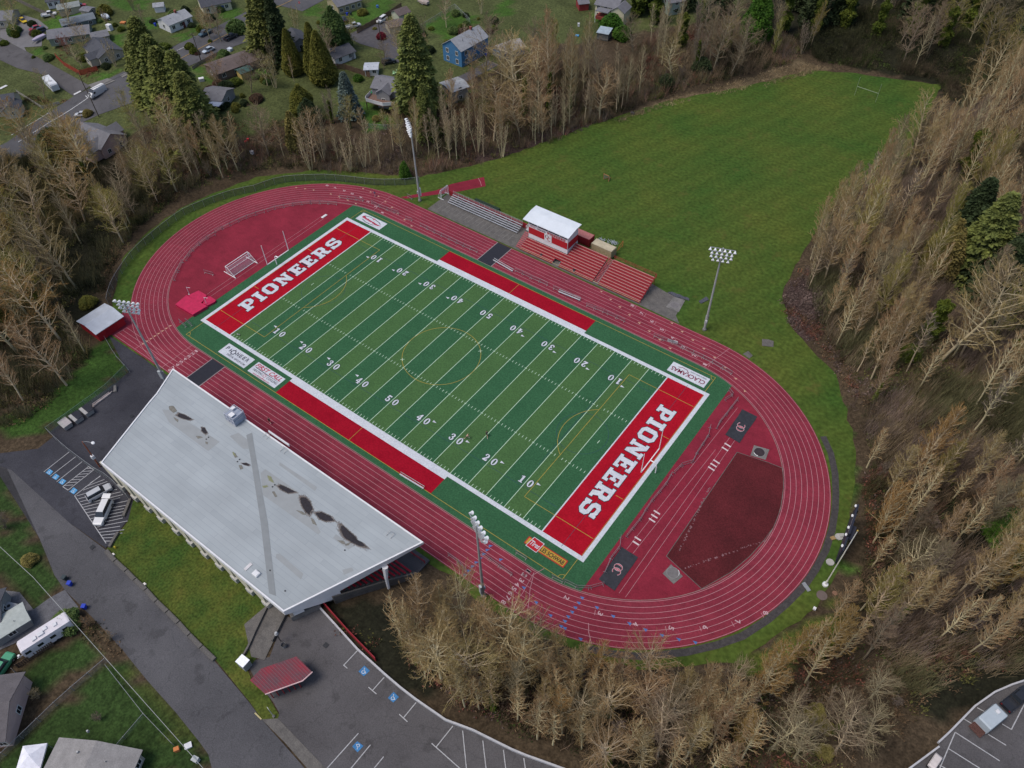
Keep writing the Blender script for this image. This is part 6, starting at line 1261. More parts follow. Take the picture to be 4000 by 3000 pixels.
house(t00(1385,160), t00(1595,75), 7.5, 2.9, 4.4, Wh, RL, 'white house with light grey roof and small chimney on the hill street', (3,2,1,1), chim=1.2, door=(1.0,-1,DR))
t = house(t00(1700,-20), t00(1960,-75), 8.5, 3.0, 5.0, Cr_, RD, 'cream house with dark roof and blue front door at the top left', (3,2,1,1), door=(2.0,-1,DB))
house(t00(1330,25), t00(1400,18), 3.2, 2.3, 3.0, Wh, RL, 'tiny white shed with grey roof behind the white house', (0,0,0,1), name='shed', cat='shed', L=3.4)
house(t00(520,200), t00(800,95), 6.0, 2.6, 3.3, wm('teal', (0.13,0.17,0.17)), rm('slate', (0.13,0.15,0.17)), 'long low teal house with slate roof and white trim near the top left', (3,2,1,2))
house(t00(410,285), t00(760,185), 8.0, 2.8, 4.3, wm('sage', (0.17,0.21,0.17)), RG, 'grey roofed sage green house behind the reddish tree', (3,2,2,1), door=(-2,-1,Wh))
t = house(t00(800,320), t00(940,420), 8.5, 3.0, 4.8, Be, RD, 'beige corner house with dark roof and white trimmed gable beside the big fir', (2,2,1,2)); wing(t, 2.5, -4.5, 5, 4.5, 2.8, 4.0, Be, RD, -pi/2)
house(t00(775,300), t00(925,248), 5.2, 2.5, 3.3, Be, RG, 'small beige garage with grey roof behind the corner house', (1,1,0,1), name='garage', cat='garage')
house(t00(-80,110), t00(110,75), 9.0, 3.0, 4.6, Be, RG, 'grey roofed house with wooden garage door at the top left edge of the view', (3,2,1,1))
house(t00(490,70), t00(680,8), 5.0, 2.6, 2.9, Be, rm('green_grey', (0.20,0.22,0.21)), 'long beige outbuilding with nearly flat grey green roof', (1,1,0,0), name='outbuilding', cat='outbuilding')
house(t00(700,60), t00(800,70), 3.5, 2.4, 2.8, Be, RG, 'small grey roofed shed next to the red car near the top left', (0,0,0,1), name='shed', cat='shed', L=4)
house(t00(380,-25), t00(490,-60), 6.0, 2.8, 3.8, Wh, RD, 'white house whose corner shows at the very top left', (2,1,1,1))
t = house(t00(-90,830), t00(120,800), 9.0, 3.2, 5.2, wm('ivory', (0.44,0.42,0.35)), RD, 'ivory house with dark roof and maroon gable at the left edge', (3,2,1,1)); wing(t, 2.5, -4.2, 5.5, 5, 3.0, 4.6, wm('ivory', None) if False else MATS['wall_ivory'], RD, -pi/2)
t = house(t00(700,1060), t00(950,1150), 9.0, 3.6, 6.2, Pk, RG, 'pinkish house with several grey gables at the corner of the hill street', (3,2,2,2)); wing(t, -2.0, -4.5, 5, 4.5, 3.6, 5.4, Pk, RG, -pi/2); wing(t, 3.0, -5.0, 5.5, 5.0, 3.4, 5.2, Pk, RG, -pi/2); wing(t, 1.0, 4.0, 4.5, 4.5, 3.6, 5.4, Pk, RG, pi/2)
house(t00(1800,570), t00(2240,415), 9.0, 2.7, 3.9, wm('brown', (0.17,0.13,0.105)), RB, 'long brown ranch house with vents on its roof beside the hill street', (4,3,1,1))
t = house(t00(1770,760), t00(1960,780), 8.0, 3.0, 4.4, Gr, RG, 'grey roofed house with glazed porch below the big fir group', (2,1,1,1)); mb = MB(); mb.box(-.5,4.2,-7,-4.0,2.6,2.8); mb.build('porch_roof', PGL, t)
house(t00(2060,600), t00(2140,570), 3.5, 2.3, 2.9, wm('yellow', (0.52,0.40,0.14)), mat('green_skylight', (0.05,0.10,0.09)), 'small yellow shed with green skylight behind the long brown house', (0,0,0,0), name='shed', cat='shed', L=4)
house(t10(640,-20), t10(860,-85), 9.0, 3.2, 5.0, Ol, RG, 'olive house with white windows on a lawn at the top', (4,2,1,1))
house(t10(1190,90), t10(1300,50), 5.0, 2.5, 3.6, wm('pale_green', (0.42,0.45,0.34)), RB, 'small pale green garage with brown roof by the alley', (1,0,0,0), name='garage', cat='garage')
house(t10(1120,190), t10(1270,160), 5.5, 2.5, 3.4, Be, RB, 'brown roofed shed just below the pale green garage', (0,0,0,0), name='shed', cat='shed')
house(t10(300,235), t10(375,330), 6.0, 3.0, 4.6, Gr, RD, 'dark roofed grey house half hidden behind the golden cypress trees', (1,1,1,1))
house(t10(610,440), t10(800,368), 8.0, 2.5, 3.9, Wh, RD, 'white walled garage with large dark shingle roof beside the cypress trees', (2,1,1,0), name='garage', cat='garage', door=(2.8,-1,Gr))
t = house(t10(930,565), t10(1060,560), 4.5, 2.3, 2.6, Wh, mat('flat_white_roof', (0.40,0.43,0.48), var=.15, scale=1), 'small flat pale roofed shed above the house with the deck', (2,0,1,0), name='shed', cat='shed')
t = house(t10(1030,650), t10(1270,690), 8.0, 5.2, 7.0, Gr, RG, 'tall grey house with round white railed deck above the back yard', (2,1,1,1)); wing(t, 0.5, -4.2, 4, 4.5, 5.0, 6.4, Gr, RG, -pi/2)
L_ = 9; mb = MB(); mb.prism([(-5,-7.4),(-4.4,-8.6),(2,-9.6),(5.5,-7.6),(6.2,-4),(-5,-4)], 2.6, 2.85); mb.build('deck', mat('deck_wood', (0.16,0.10,0.08)), t)
mb = MB(); rl = [(-5,-4),(-5,-7.4),(-4.4,-8.6),(2,-9.6),(5.5,-7.6),(6.2,-4)]
for a, b_ in zip(rl, rl[1:]): mb.add([(*a,2.85),(*b_,2.85),(*b_,3.85),(*a,3.85)], [(0,1,2,3)]); mb.tube((*a,3.9),(*b_,3.9),.06)
mb.build('railing', WPAINT, t); mb = MB()
for p in rl: mb.tube((*p,-1.5),(*p,2.7),.1)
mb.build('deck_post', BRW, t)
t = house(t10(1678,345), t10(1925,214), 8.5, 5.6, 8.2, Bl, RL, 'tall blue house with light grey roof and white windows', (3,2,2,2), chim=3.0, ov=.35); mb = MB(); mb.box(4.5,8.5,-1,4,0,2.6); mb.build('deck', Bl, t)
house(t10(2080,400), t10(2280,330), 6.5, 2.6, 4.0, Bl, rm('pale', (0.30,0.28,0.27)), 'blue garage with pale roof next to the tall blue house', (1,1,1,1), name='garage', cat='garage')
t = house(t10(1640,740), t10(1790,690), 6.5, 4.4, 4.9, wm('taupe', (0.26,0.24,0.215)), mat('mono_roof', (0.34,0.36,0.38), col2=(0.22,0.22,0.23), scale=.5), 'two level taupe shed with flat pale roof at the top of the wooded bank', (1,0,0,1), name='outbuilding', cat='outbuilding', ov=.7)
t = house(t20(760,-60), t20(960,-20), 9.0, 5.0, 7.0, Cr_, RG, 'large cream yellow house with covered porch at the top centre', (3,1,1,1)); wing(t, 5.5, -3.5, 6, 5.0, 4.8, 6.4, Cr_, RG, -pi/2)
mb = MB(); mb.box(-2.5,2.5,-8.2,-4.6,4.2,4.4); mb.build('porch_roof', RG, t); mb = MB(); 
for x in (-2.4, 2.4): mb.tube((x,-8.0,-.5),(x,-8.0,4.2),.1)
mb.build('porch_post', WPAINT, t); mb = MB(); mb.box(-2.4,2.4,-8.0,-4.6,1.4,2.4); mb.build('deck', mat('deck_red', (0.20,0.04,0.03)), t)
house(t20(1340,-40), t20(1460,-60), 6.0, 4.6, 6.0, wm('mint', (0.38,0.47,0.40)), RG, 'mint green house at the top among bare trees', (1,0,1,1), L=6)
t = thing('greenhouse', 'small wooden greenhouse with glass roof at the top of the bank', 'greenhouse', G(*t20(795,330)), .2); mb = MB(); mb.box(-2,2,-1.8,1.8,0,2.4); mb.build('glazing', mat('green_glass', (0.12,0.13,0.12), rough=.3), t); mb = MB()
for x in (-2.02,-1,0,1,2.02):
    for y in (-1.82,1.82): mb.box(x-.09,x+.09,y-.09,y+.09,0,2.5)
for z in (.5,2.45):
    for y in (-1.85,1.85): mb.box(-2.1,2.1,y-.08,y+.08,z-.15,z+.1)
    for x in (-2.05,2.05): mb.box(x-.08,x+.08,-1.7,1.7,z-.15,z+.1)
mb.build('frame', GRW, t); mb = MB(); mb.add([(-2.3,-2.2,2.5),(2.3,-2.2,2.5),(2.3,2.2,3.1),(-2.3,2.2,3.1)], [(0,1,2,3)]); mb.build('roof', mat('glass_roof', (0.30,0.36,0.40), rough=.3, var=.2, scale=1), t)
house(t20(560,-10), t20(660,-20), 5, 2.6, 3.4, wm('barn_red', (0.22,0.03,0.03)), RG, 'dark red shed left of the cream yellow house', (0,0,0,0), name='shed', cat='shed')
# lower left
t = house(t03(-260,1130), t03(80,1080), 10.0, 3.4, 5.2, Pk, rm('taupe', (0.11,0.10,0.105)), 'pale pink house with dark roof at the lower left edge', (3,2,1,1))
t = house(t03(610,1900), t03(835,1430), 12.5, 3.0, 4.3, wm('stone', (0.34,0.32,0.29)), rm('two_tone', (0.235,0.225,0.22)), 'wide grey roofed house with four roof vents at the bottom left', (3,3,1,2), ov=.5)
mb = MB(); 
for k, x in enumerate((-5,-1.5,2.0,5.0)): mb.tube((x,2.2,3.9),(x,2.2,4.35),.22,.15,n=8)
mb.build('roof_turbine', STEEL, t)
t = house(t03(-230,290), t03(0,225), 6.5, 2.8, 4.0, Gr, RD, 'dark roofed house corner at the left edge above the camper trailer', (2,1,1,1))
house(t03(-20,440), t03(110,360), 3.6, 2.4, 2.7, Gr, mat('van_roof', (0.35,0.38,0.36)), 'small pale roofed outbuilding with green skylight at the left edge', (1,0,0,0), name='outbuilding', cat='outbuilding', L=6)
g = G(*t03(120,290)); t = thing('utility_cabinet', 'pale grey air handling unit beside the dark roofed house at the left edge', 'unit', g, .4); mb = MB(); mb.box(-1,1,-.7,.7,0,1.3); mb.build('body', mat('unit_grey', (0.33,0.34,0.35)), t); mb = MB(); mb.tube((-.3,0,1.3),(-.3,0,1.36),.3); mb.build('fan', DARK, t)
g = G(*t03(330,1600)); t = thing('canopy_tent', 'white peaked canopy tent beside the wide grey roofed house', 'tent', g, .75); mb = MB(); mb.add([(-1.8,-1.8,2.1),(1.8,-1.8,2.1),(1.8,1.8,2.1),(-1.8,1.8,2.1),(0,0,3.0),(-1.8,-1.8,1.8),(1.8,-1.8,1.8),(1.8,1.8,1.8),(-1.8,1.8,1.8)], [(0,1,4),(1,2,4),(2,3,4),(3,0,4),(5,6,1,0),(6,7,2,1),(7,8,3,2),(8,5,0,3)]); mb.build('canopy', mat('tent_white', (0.72,0.72,0.78)), t)
for sx in (-1.7,1.7):
    for sy in (-1.7,1.7): mb = MB(); mb.tube((sx,sy,0),(sx,sy,2.1),.05); mb.build('leg', STEEL, t)
t = house((3985,1105), (4080,1060), 8, 3.0, 4.4, Be, rm('tan', (0.28,0.20,0.15)), 'tan building corner at the right edge beyond the trees', (1,1,1,1), L=9)

# ================================================================== VEHICLES
def loft(mb, st, mi=0, cap=True):
    """st: list of (x, half width, z low, z high, top inset)"""
    vs = []
    for x, w_, z0, z1, ti in st: vs += [(x,-w_,z0),(x,-w_,z0+(z1-z0)*.72),(x,-w_+ti,z1),(x,w_-ti,z1),(x,w_,z0+(z1-z0)*.72),(x,w_,z0)]
    fs = []
    for i in range(len(st)-1):
        for k in range(6): a = i*6+k; b = i*6+(k+1) % 6; fs.append((a, b, b+6, a+6))
    if cap: fs += [tuple(range(5,-1,-1)), tuple((len(st)-1)*6+k for k in range(6))]
    mb.add(vs, fs, mi)
TYRE = mat('tyre', (0.015,0.015,0.016), rough=.9); LAMPM = mat('headlight', (0.7,0.68,0.6), rough=.2); TAIL = mat('tail_light', (0.35,0.01,0.01), rough=.3)
RIMM = mat('rim', (0.35,0.36,0.37), metal=.6, rough=.4)
def paint(name, c): return mat('paint_' + name, c, rough=.35, var=.04, spec=.5)
def vehicle(kind, ctr, front, m, label, cat=None, hz=0.0):
    g = G(*ctr); f = G(*front); rz = atan2(f.y-g.y, f.x-g.x); t = thing({'sedan':'parked_car','suv':'suv','pickup':'pickup_truck','van':'van'}[kind], label, cat or {'sedan':'car','suv':'car','pickup':'pickup truck','van':'van'}[kind], (g.x, g.y, g.z + .12), rz)
    S = {'sedan': (4.6,.9,.55,.82,1.42), 'suv': (4.9,.95,.6,1.05,1.8), 'pickup': (5.5,.95,.6,1.0,1.75), 'van': (6.4,1.02,.6,1.2,2.5)}[kind]; L, W, zb, zs, zt = S; l = L/2
    mb = MB(); zb0 = .32
    if kind == 'sedan': loft(mb, [(-l,W*.85,zb0+.1,zs-.12,.06),(-l+.3,W,zb0,zs,.08),(l-1.2,W,zb0,zs-.02,.08),(l-.25,W*.92,zb0,zs-.14,.08),(l,W*.75,zb0+.1,zs-.25,.06)])
    elif kind == 'suv': loft(mb, [(-l,W*.92,zb0+.1,zs,.06),(-l+.2,W,zb0,zs,.06),(l-1.3,W,zb0,zs,.08),(l-.25,W*.93,zb0,zs-.08,.08),(l,W*.8,zb0+.1,zs-.22,.06)])
    elif kind == 'van': loft(mb, [(-l,W*.97,zb0,zt-.05,.14),(l-2.1,W,zb0,zt,.16),(l-1.0,W,zb0,1.75,.14),(l-.2,W*.9,zb0,1.2,.1),(l,W*.8,zb0+.1,.95,.06)])
    else:
        loft(mb, [(-.4,W,zb0,zs,.06),(l-1.4,W,zb0,zs,.08),(l-.2,W*.93,zb0,zs-.06,.08),(l,W*.82,zb0+.1,zs-.2,.06)]); mb.box(-l,-.4,-W,W,zb0,.62); mb.box(-l,-.4,-W,-W+.09,.62,zs); mb.box(-l,-.4,W-.09,W,.62,zs); mb.box(-l,-l+.08,-W+.09,W-.09,.62,zs)
    mb.build('body', m, t, smooth=False)
    if kind != 'van':
        c0, c1, c2, c3 = {'sedan': (-l+.55,-l+1.15,.35,1.05), 'suv': (-l+.08,-l+.4,.55,1.15), 'pickup': (-.5,-.35,1.0,1.55)}[kind]
        mb = MB(); loft(mb, [(c0,W*.86,zs-.02,zs+.03,.02),(c1,W*.80,zs-.02,zt-.05,.14),(c2,W*.80,zs-.02,zt-.03,.14),(c3,W*.86,zs-.02,zs+.03,.02)]); mb.build('windows', GLASS, t)
        mb = MB(); mb.box(c1+.02,c2-.02,-W*.80+.16,W*.80-.16,zt-.04,zt+.02); 
        for xx in (c1+.03, (c1+c2)/2, c2-.02):
            for s in (-1,1): mb.tube((xx,s*(W*.80),zs),(xx,s*(W*.80-.14),zt-.02),.035,n=4)
        mb.build('roof', m, t)
    else:
        mb = MB(); mb.add([(l-.95,-W*.88,1.78),(l-.95,W*.88,1.78),(l-1.95,W*.82,2.42),(l-1.95,-W*.82,2.42)], [(0,1,2,3)]); mb.v = [(v[0]+.05,v[1],v[2]+.03) for v in mb.v]
        for s in (-1,1): mb.box(l-2.0,l-1.2,s*W-.02 if s<0 else s*W-.01,s*W+.01 if s<0 else s*W+.02,1.3,1.9)
        mb.build('windows', GLASS, t)
        mb = MB()
        for k in range(8): mb.box(-l+.4+k*.5,-l+.46+k*.5,-W*.8,W*.8,zt-.01,zt+.03)
        mb.build('roof_rib', m, t)
    for sx in (-l+.85, l-.95):
        for s in (-1,1):
            mb = MB(); mb.tube((sx,s*(W-.16),.34),(sx,s*(W+.02),.34),.34,n=12); wh = mb.build('wheel', TYRE, t); mb = MB(); mb.tube((sx,s*(W+.02),.34),(sx,s*(W+.04),.34),.2,n=10); mb.build('rim', RIMM, wh)
    for s in (-1,1):
        mb = MB(); mb.box(l-.22,l-.08,s*W*.68-.14,s*W*.68+.14,zs-.36,zs-.22); mb.build('headlight', LAMPM, t)
        mb = MB(); mb.box(-l-.02,-l+.05,s*W*.72-.12,s*W*.72+.12,zs-.3,zs-.1); mb.build('tail_light', TAIL, t)
    return t
SILV = paint('silver', (0.42,0.43,0.45)); PW = paint('white', (0.62,0.62,0.62)); PB = paint('black', (0.02,0.022,0.028)); PDB = paint('slate_blue', (0.05,0.09,0.12)); PR = paint('red', (0.33,0.015,0.03))
v = vehicle('suv', t02(870,955), t02(975,895), SILV, 'silver estate car with lit headlight on the hatched stalls'); v.scale = (.98,.95,.95)
v = vehicle('suv', t02(905,1130), t02(860,1225), PW, 'large white suv with open tailgate on the hatched stalls'); v.scale = (1.13,1.05,1.05)
mb = MB(); mb.add([(-2.15,-.78,1.80),(-2.15,.78,1.80),(-3.0,.72,1.95),(-3.0,-.72,1.95)], [(0,1,2,3)]); mb.box(-3.05,-2.9,-.72,.72,1.86,1.97); mb.build('tailgate', PW, v)
vehicle('van', t00(850,820), t00(775,880), PW, 'white high roofed van driving at the street corner on the hill')
vehicle('sedan', t00(205,190), t00(240,215), paint('yellow', (0.55,0.38,0.01)), 'bright yellow car parked on the hill driveway'); vehicle('sedan', t00(110,215), t00(145,240), paint('maroon', (0.12,0.02,0.05)), 'maroon car parked beside the yellow car')
vehicle('sedan', t00(310,258), t00(265,280), PR, 'red car parked next to the dark blue car on the hill driveway'); vehicle('suv', t00(352,285), t00(310,305), paint('navy', (0.03,0.04,0.07)), 'dark blue car parked between the red car and the covered boat')
vehicle('pickup', t00(430,140), t00(480,125), PW, 'white pickup with maroon bed load at the top left'); vehicle('sedan', t00(695,60), t00(735,50), PR, 'red car beside the small grey shed at the top left')
vehicle('sedan', t00(1805,447), t00(1760,468), paint('pale', (0.40,0.46,0.52)), 'pale silver car driving on the hill street'); vehicle('pickup', t00(1780,300), t00(1725,328), PDB, 'dark blue green pickup parked in front of the white house')
vehicle('pickup', t00(2000,335), t00(2040,315), PB, 'black pickup parked on the hill street near the round conifer'); vehicle('sedan', t00(712,1003), t00(665,1010), SILV, 'silver car parked beside the pinkish house')
vehicle('sedan', t10(765,178), t10(750,160), PB, 'black car partly hidden beside the olive house'); vehicle('pickup', t10(845,240), t10(895,228), SILV, 'silver pickup parked on the lawn above the board fence')
vehicle('suv', t10(1090,188), t10(1050,215), PW, 'white estate car parked on the alley below the pale green garage'); vehicle('suv', t10(1150,548), t10(1180,542), PB, 'black suv parked behind the pale roofed shed'); vehicle('suv', t03(35,800), t03(60,765), paint('green', (0.06,0.28,0.15)), 'green suv cut by the left edge of the view')
# box shaped vehicles
def boxvan(c, f, L, W, h, m, label, name, cat, z=.55, wheels=True, extras=()):
    g = G(*c, h*.6); e = G(*f, h*.6); rz = atan2(e.y-g.y, e.x-g.x); t = thing(name, label, cat, (g.x,g.y,g.z+.1), rz); mb = MB(); loft(mb, [(-L/2,W*.94,z,h-.1,.1),(-L/2+.25,W,z,h,.1),(L/2-.35,W,z,h,.1),(L/2,W*.92,z+.15,h-.35,.1)]); mb.build('body', m, t)
    for s in (-1,1):
        for k in range(4 if L > 6 else 2):
            n = 4 if L > 6 else 2; x = -L/2 + L*(k+.6)/n; mb = MB(); mb.box(x-.45,x+.45,s*W-.01 if s>0 else s*W-.03,s*W+.03 if s>0 else s*W+.01,z+(h-z)*.45,z+(h-z)*.72); mb.build('window', GLASS, t)
        for k in (-.5,.5): mb = MB(); mb.tube((k*1.1-.5,s*(W-.25),.35),(k*1.1-.5,s*(W+.01),.35),.35,n=10); mb.build('wheel', TYRE, t)
    for x, y, a, b_, hh in extras: mb = MB(); mb.box(x-a,x+a,y-b_,y+b_,h-.01,h+hh); mb.build('roof_vent', mat('vent_white', (0.6,0.6,0.62)), t)
    return t
RVW = mat('camper_white', (0.60,0.57,0.60), rough=.6, var=.08, scale=1, fine=.06)
t = boxvan(t03(400,510), t03(230,620), 8.2, 1.25, 3.0, RVW, 'long white camper trailer parked on the gravel drive at the lower left', 'camper_trailer', 'camper', extras=((1.5,.3,.35,.35,.25),(-.5,-.3,.3,.3,.2),(.4,.2,.5,.35,.3),(-2,.1,.3,.3,.2)))
mb = MB(); mb.tube((4.1,0,.6),(5.3,0,.55),.07); mb.tube((4.9,0,.5),(4.9,0,1.1),.2,n=8); mb.build('tow_hitch', WPAINT, t)
boxvan(t00(440,720), t00(510,790), 8.6, 1.25, 2.9, mat('cover_white', (0.58,0.60,0.62), var=.1, scale=2), 'long white covered motorhome parked on the side street behind a bare tree', 'motorhome', 'motorhome', extras=((1.0,0,.5,.4,.25),))
t = boxvan(t33(1925,1230), t33(2010,1160), 4.2, 1.15, 2.4, mat('trailer_grey', (0.36,0.41,0.45), rough=.6, var=.05), 'grey box trailer with white roof vent in the right hand parking area', 'box_trailer', 'trailer', extras=((1.0,.1,.28,.28,.18),))
mb = MB(); mb.box(-3.3,-2.1,-1.0,1.0,.5,.62); 
for k in range(5): mb.box(-3.25+k*.25,-3.15+k*.25,-.95,.95,.62,.9)
mb.build('rack', mat('rust_rack', (0.12,0.06,0.05), var=.4, scale=5), t)
vehicle('pickup', t33(2130,1075), t33(2212,1010), PB, 'black pickup truck hitched near the grey box trailer'); 
t = boxvan(t33(1440,1605), t33(1470,1560), 2.6, .55, 1.0, mat('orange_white', (0.55,0.50,0.48)), 'small white cart with orange box at the bottom right', 'utility_cart', 'cart', z=.4)
for k in (): pass
# boat on the driveway and small items
def boat(c, f, L, m, label):
    g = G(*c); e = G(*f); t = thing('boat', label, 'boat', (g.x,g.y,g.z+.1), atan2(e.y-g.y,e.x-g.x)); mb = MB(); loft(mb, [(-L/2,.9,.5,1.3,.1),(0,1.0,.4,1.45,.15),(L*.35,.7,.6,1.4,.2),(L/2,.12,1.0,1.3,.05)]); mb.build('hull', m, t)
    mb = MB(); mb.box(-L*.4,L*.6,-.06,.06,.35,.5); mb.tube((-.2,-.9,.3),(-.2,.9,.3),.3,n=10); mb.build('trailer_frame', STEEL, t)
boat(t00(345,352), t00(300,385), 5.6, mat('lilac_cover', (0.36,0.32,0.42), var=.12, scale=2), 'boat under a lilac cover parked beside the sage green house'); boat(t00(925,165), t00(950,180), 4.5, mat('boat_white_blue', (0.30,0.38,0.50), col2=(0.55,0.58,0.6), scale=1), 'small blue and white boat in a back garden'); boat(t10(1445,35), t10(1390,20), 5, mat('boat_tan', (0.36,0.30,0.27)), 'tan covered boat under the trees at the top')
t = None
def umbrella(px, py, m, l_, r=1.3):
    g = G(px, py); t = thing('parasol', l_, 'parasol', g); mb = MB(); mb.tube((0,0,0),(0,0,2.4),.04); mb.build('pole', STEEL, t); mb = MB(); vs = [(0,0,2.5)] + [(r*cos(k*pi/4), r*sin(k*pi/4), 2.05) for k in range(8)]; mb.add(vs, [(0,k+1,(k+1)%8+1) for k in range(8)]); mb.build('canopy', m, t)
umbrella(*t00(2155,600), mat('parasol_pink', (0.6,0.05,0.14)), 'pink parasol behind the long brown house'); 
# playground slide and garden chairs
g = G(*t10(985,840)); t = thing('slide', 'green plastic slide in the grassy back yard', 'slide', g, 1.1); mb = MB(); mb.add([(-1.2,-.3,.1),(-1.2,.3,.1),(.9,.3,1.5),(.9,-.3,1.5),(-1.2,-.3,.35),(-1.2,.3,.35),(.9,.3,1.75),(.9,-.3,1.75)], [(0,3,2,1),(0,4,7,3),(1,2,6,5)]); mb.add([(-1.2,-.3,.14),(-1.2,.3,.14),(.9,.3,1.54),(.9,-.3,1.54)], [(0,1,2,3)]); mb.build('chute', mat('slide_green', (0.02,0.30,0.14)), t); mb = MB(); mb.path([(1.3,-.3,0),(.95,-.3,1.9),(.95,.3,1.9),(1.3,.3,0)], .05); mb.build('ladder', mat('slide_blue', (0.3,0.5,0.6)), t)
def adirondack(px, py, l_, rz, dz=0):
    g = G(px, py); t = thing('garden_chair', l_, 'chair', (g.x,g.y,g.z+dz), rz); m = mat('chair_lime', (0.40,0.62,0.36)); mb = MB(); mb.box(-.3,.3,-.3,.3,.35,.42); mb.build('seat', m, t); mb = MB(); mb.box(-.32,.32,.28,.36,.4,1.15); mb.build('backrest', m, t)
    for sx in (-.3,.3):
        for sy in (-.3,.3): mb = MB(); mb.box(sx-.04,sx+.04,sy-.04,sy+.04,0,.55); mb.build('leg', m, t)
adirondack(*t10(1190,645), 'pale green garden chair behind the grey house, left one of two', .5); adirondack(*t10(1212,635), 'pale green garden chair behind the grey house, right one of two', -.4); adirondack(*t10(1090,870), 'pale green garden chair on the railed deck', .2, 2.9)
# scattered belongings around back yards
def crate(px, py, s, m, l_, nm='crate', cat='box', h=None):
    g = G(px, py); mb = MB(); h = h or s; mb.box(-s/2,s/2,-s*.4,s*.4,0,h); mb.box(-s/2-.04,s/2+.04,-s*.4-.04,s*.4+.04,h,h+.06); o = mb.build(nm, m, loc=g); o.rotation_euler = (0,0,px % 1.3); tag(o, l_, cat)
TW = mat('toy_white', (0.65,0.65,0.66)); TR = mat('toy_red', (0.5,0.03,0.04)); TB = mat('toy_blue', (0.06,0.16,0.40)); TO = mat('toy_orange', (0.5,0.18,0.06))
crate(*t00(2180,1328), .9, TW, 'white box lying at the edge of the wooded garden with red toys', 'storage_box'); crate(*t00(2145,1215), .6, TR, 'red toy box in the wooded garden, upper one', 'toy_box'); crate(*t00(2125,1235), .6, TR, 'red toy box in the wooded garden, lower one', 'toy_box'); crate(*t00(1885,1280), .8, TB, 'blue toy box under the bare tree in the wooded garden', 'toy_box'); crate(*t00(1665,1045), .6, TR, 'red can at the foot of the large fir group', 'can')
crate(*t20(575,228), .7, TW, 'white drum on the bank left of the greenhouse', 'drum', h=1.1); crate(*t20(563,312), 1.1, mat('tarp_bright_blue', (0.08,0.33,0.62)), 'bright blue tarpaulin bundle on the bank', 'tarpaulin_bundle', h=.3); crate(*t00(1065,200), 1.8, TO, 'orange and blue paddling pool beside the big fir', 'paddling_pool', 'pool', h=.4)
crate(*t00(1625,655), 1.2, TW, 'small white boat shaped cover left of the white motorcycle cover', 'cover', h=.9); crate(*t00(1745,700), 1.6, TW, 'white covered bundle beside the grey roofed house', 'cover', h=1.0); crate(*t00(1990,437), 1.6, mat('pale_car_cover', (0.5,0.55,0.62)), 'pale covered bundle on the verge beside the brown house', 'cover', h=.8)
crate(*t00(955,260), 1.8, TW, 'white tent shaped cover behind the corner house', 'cover', h=2.0); crate(*t10(1050,65), .8, TB, 'blue and white ball box on the olive house lawn', 'toy_box'); crate(*t03(1630,1470), 1.0, TW, 'white basin on the lawn near the bottom cable post', 'basin', h=.3); crate(*t03(1700,1595), .9, mat('pale_panel', (0.42,0.44,0.44)), 'grey cabinet at the foot of the cable post', 'cabinet', h=.9); crate(*t03(1535,1505), .7, TO, 'orange toy at the foot of the cable post', 'toy')
crate(*t32(635,1315), .0001+.8, mat('pale_concrete2', (0.36,0.35,0.33)), 'pale stone block left of the scoreboard', 'stone_block', 'block', h=.4); crate(*t32(558,1335), .8, mat('tan_box', (0.3,0.2,0.09)), 'tan valve box in the drainage strip by the right bend', 'valve_box', h=.2)
crate(*t20(1040,985), 1.1, mat('dark_rock', (0.06,0.055,0.06)), 'dark rock in the pale dry grass at the field edge', 'rock', 'rock', h=.5)
g = G(*t11(590,212)); mb = MB(); mb.box(-.9,.9,-.35,.35,0,.12); mb.box(-.7,.7,-.25,.25,.12,.16); o = mb.build('vault_box', WPAINT, loc=(g.x,g.y,.07)); o.rotation_euler = (0,0,1.57); tag(o, 'white vault box cover at the end of the left infield runway', 'cover')
g = G(*t10(1650,1655)); 
# stop sign
g = G(*t10(385,75)); t = thing('stop_sign', 'red stop sign on the pavement corner at the top', 'sign', g, .5); mb = MB(); mb.tube((0,0,0),(0,0,2.6),.04); mb.build('pole', STEEL, t); mb = MB(); M_ = Matrix.Translation((0,-.06,2.3)) @ Matrix.Rotation(pi/2,4,'X'); mb.add([M_ @ Vector((.42*cos(k*pi/4+.39), .42*sin(k*pi/4+.39), 0)) for k in range(8)], [tuple(range(8))]); mb.build('face', TR, t); mb = MB(); put_text(mb, 'STOP', lambda u, v: (-.28+.56*u,-.075,2.2+.2*v)); mb.build('lettering', TW, t)
# utility poles with wires
def upole(px, py, h, l_, arm=True, m=None):
    g = G(px, py); t = thing('utility_pole', l_, 'utility pole', g); mb = MB(); mb.tube((0,0,0),(0,0,h),.17,.11,n=7); mb.build('pole', m or mat('pole_wood', (0.085,0.07,0.055), var=.2, scale=3), t)
    if arm: mb = MB(); mb.box(-1.1,1.1,-.06,.06,h-.7,h-.55); mb.build('crossarm', MATS['pole_wood'], t); mb = MB(); mb.tube((.3,.25,h-2.2),(.3,.25,h-1.3),.22,n=8); mb.build('transformer', STEEL, t)
    return Vector((g.x,g.y,g.z+h-.5))
p1 = upole(*t00(1735,520), 9.5, 'wooden utility pole on the hill street near the long brown house'); p2 = upole(*t00(855,1010), 9.5, 'wooden utility pole at the corner of the pinkish house'); p3 = upole(*t10(1082,370), 9, 'wooden utility pole on the alley near the white estate car')
p4 = upole(*t00(740,770), 6, 'wooden pole with lamp beside the moving white van', arm=False)
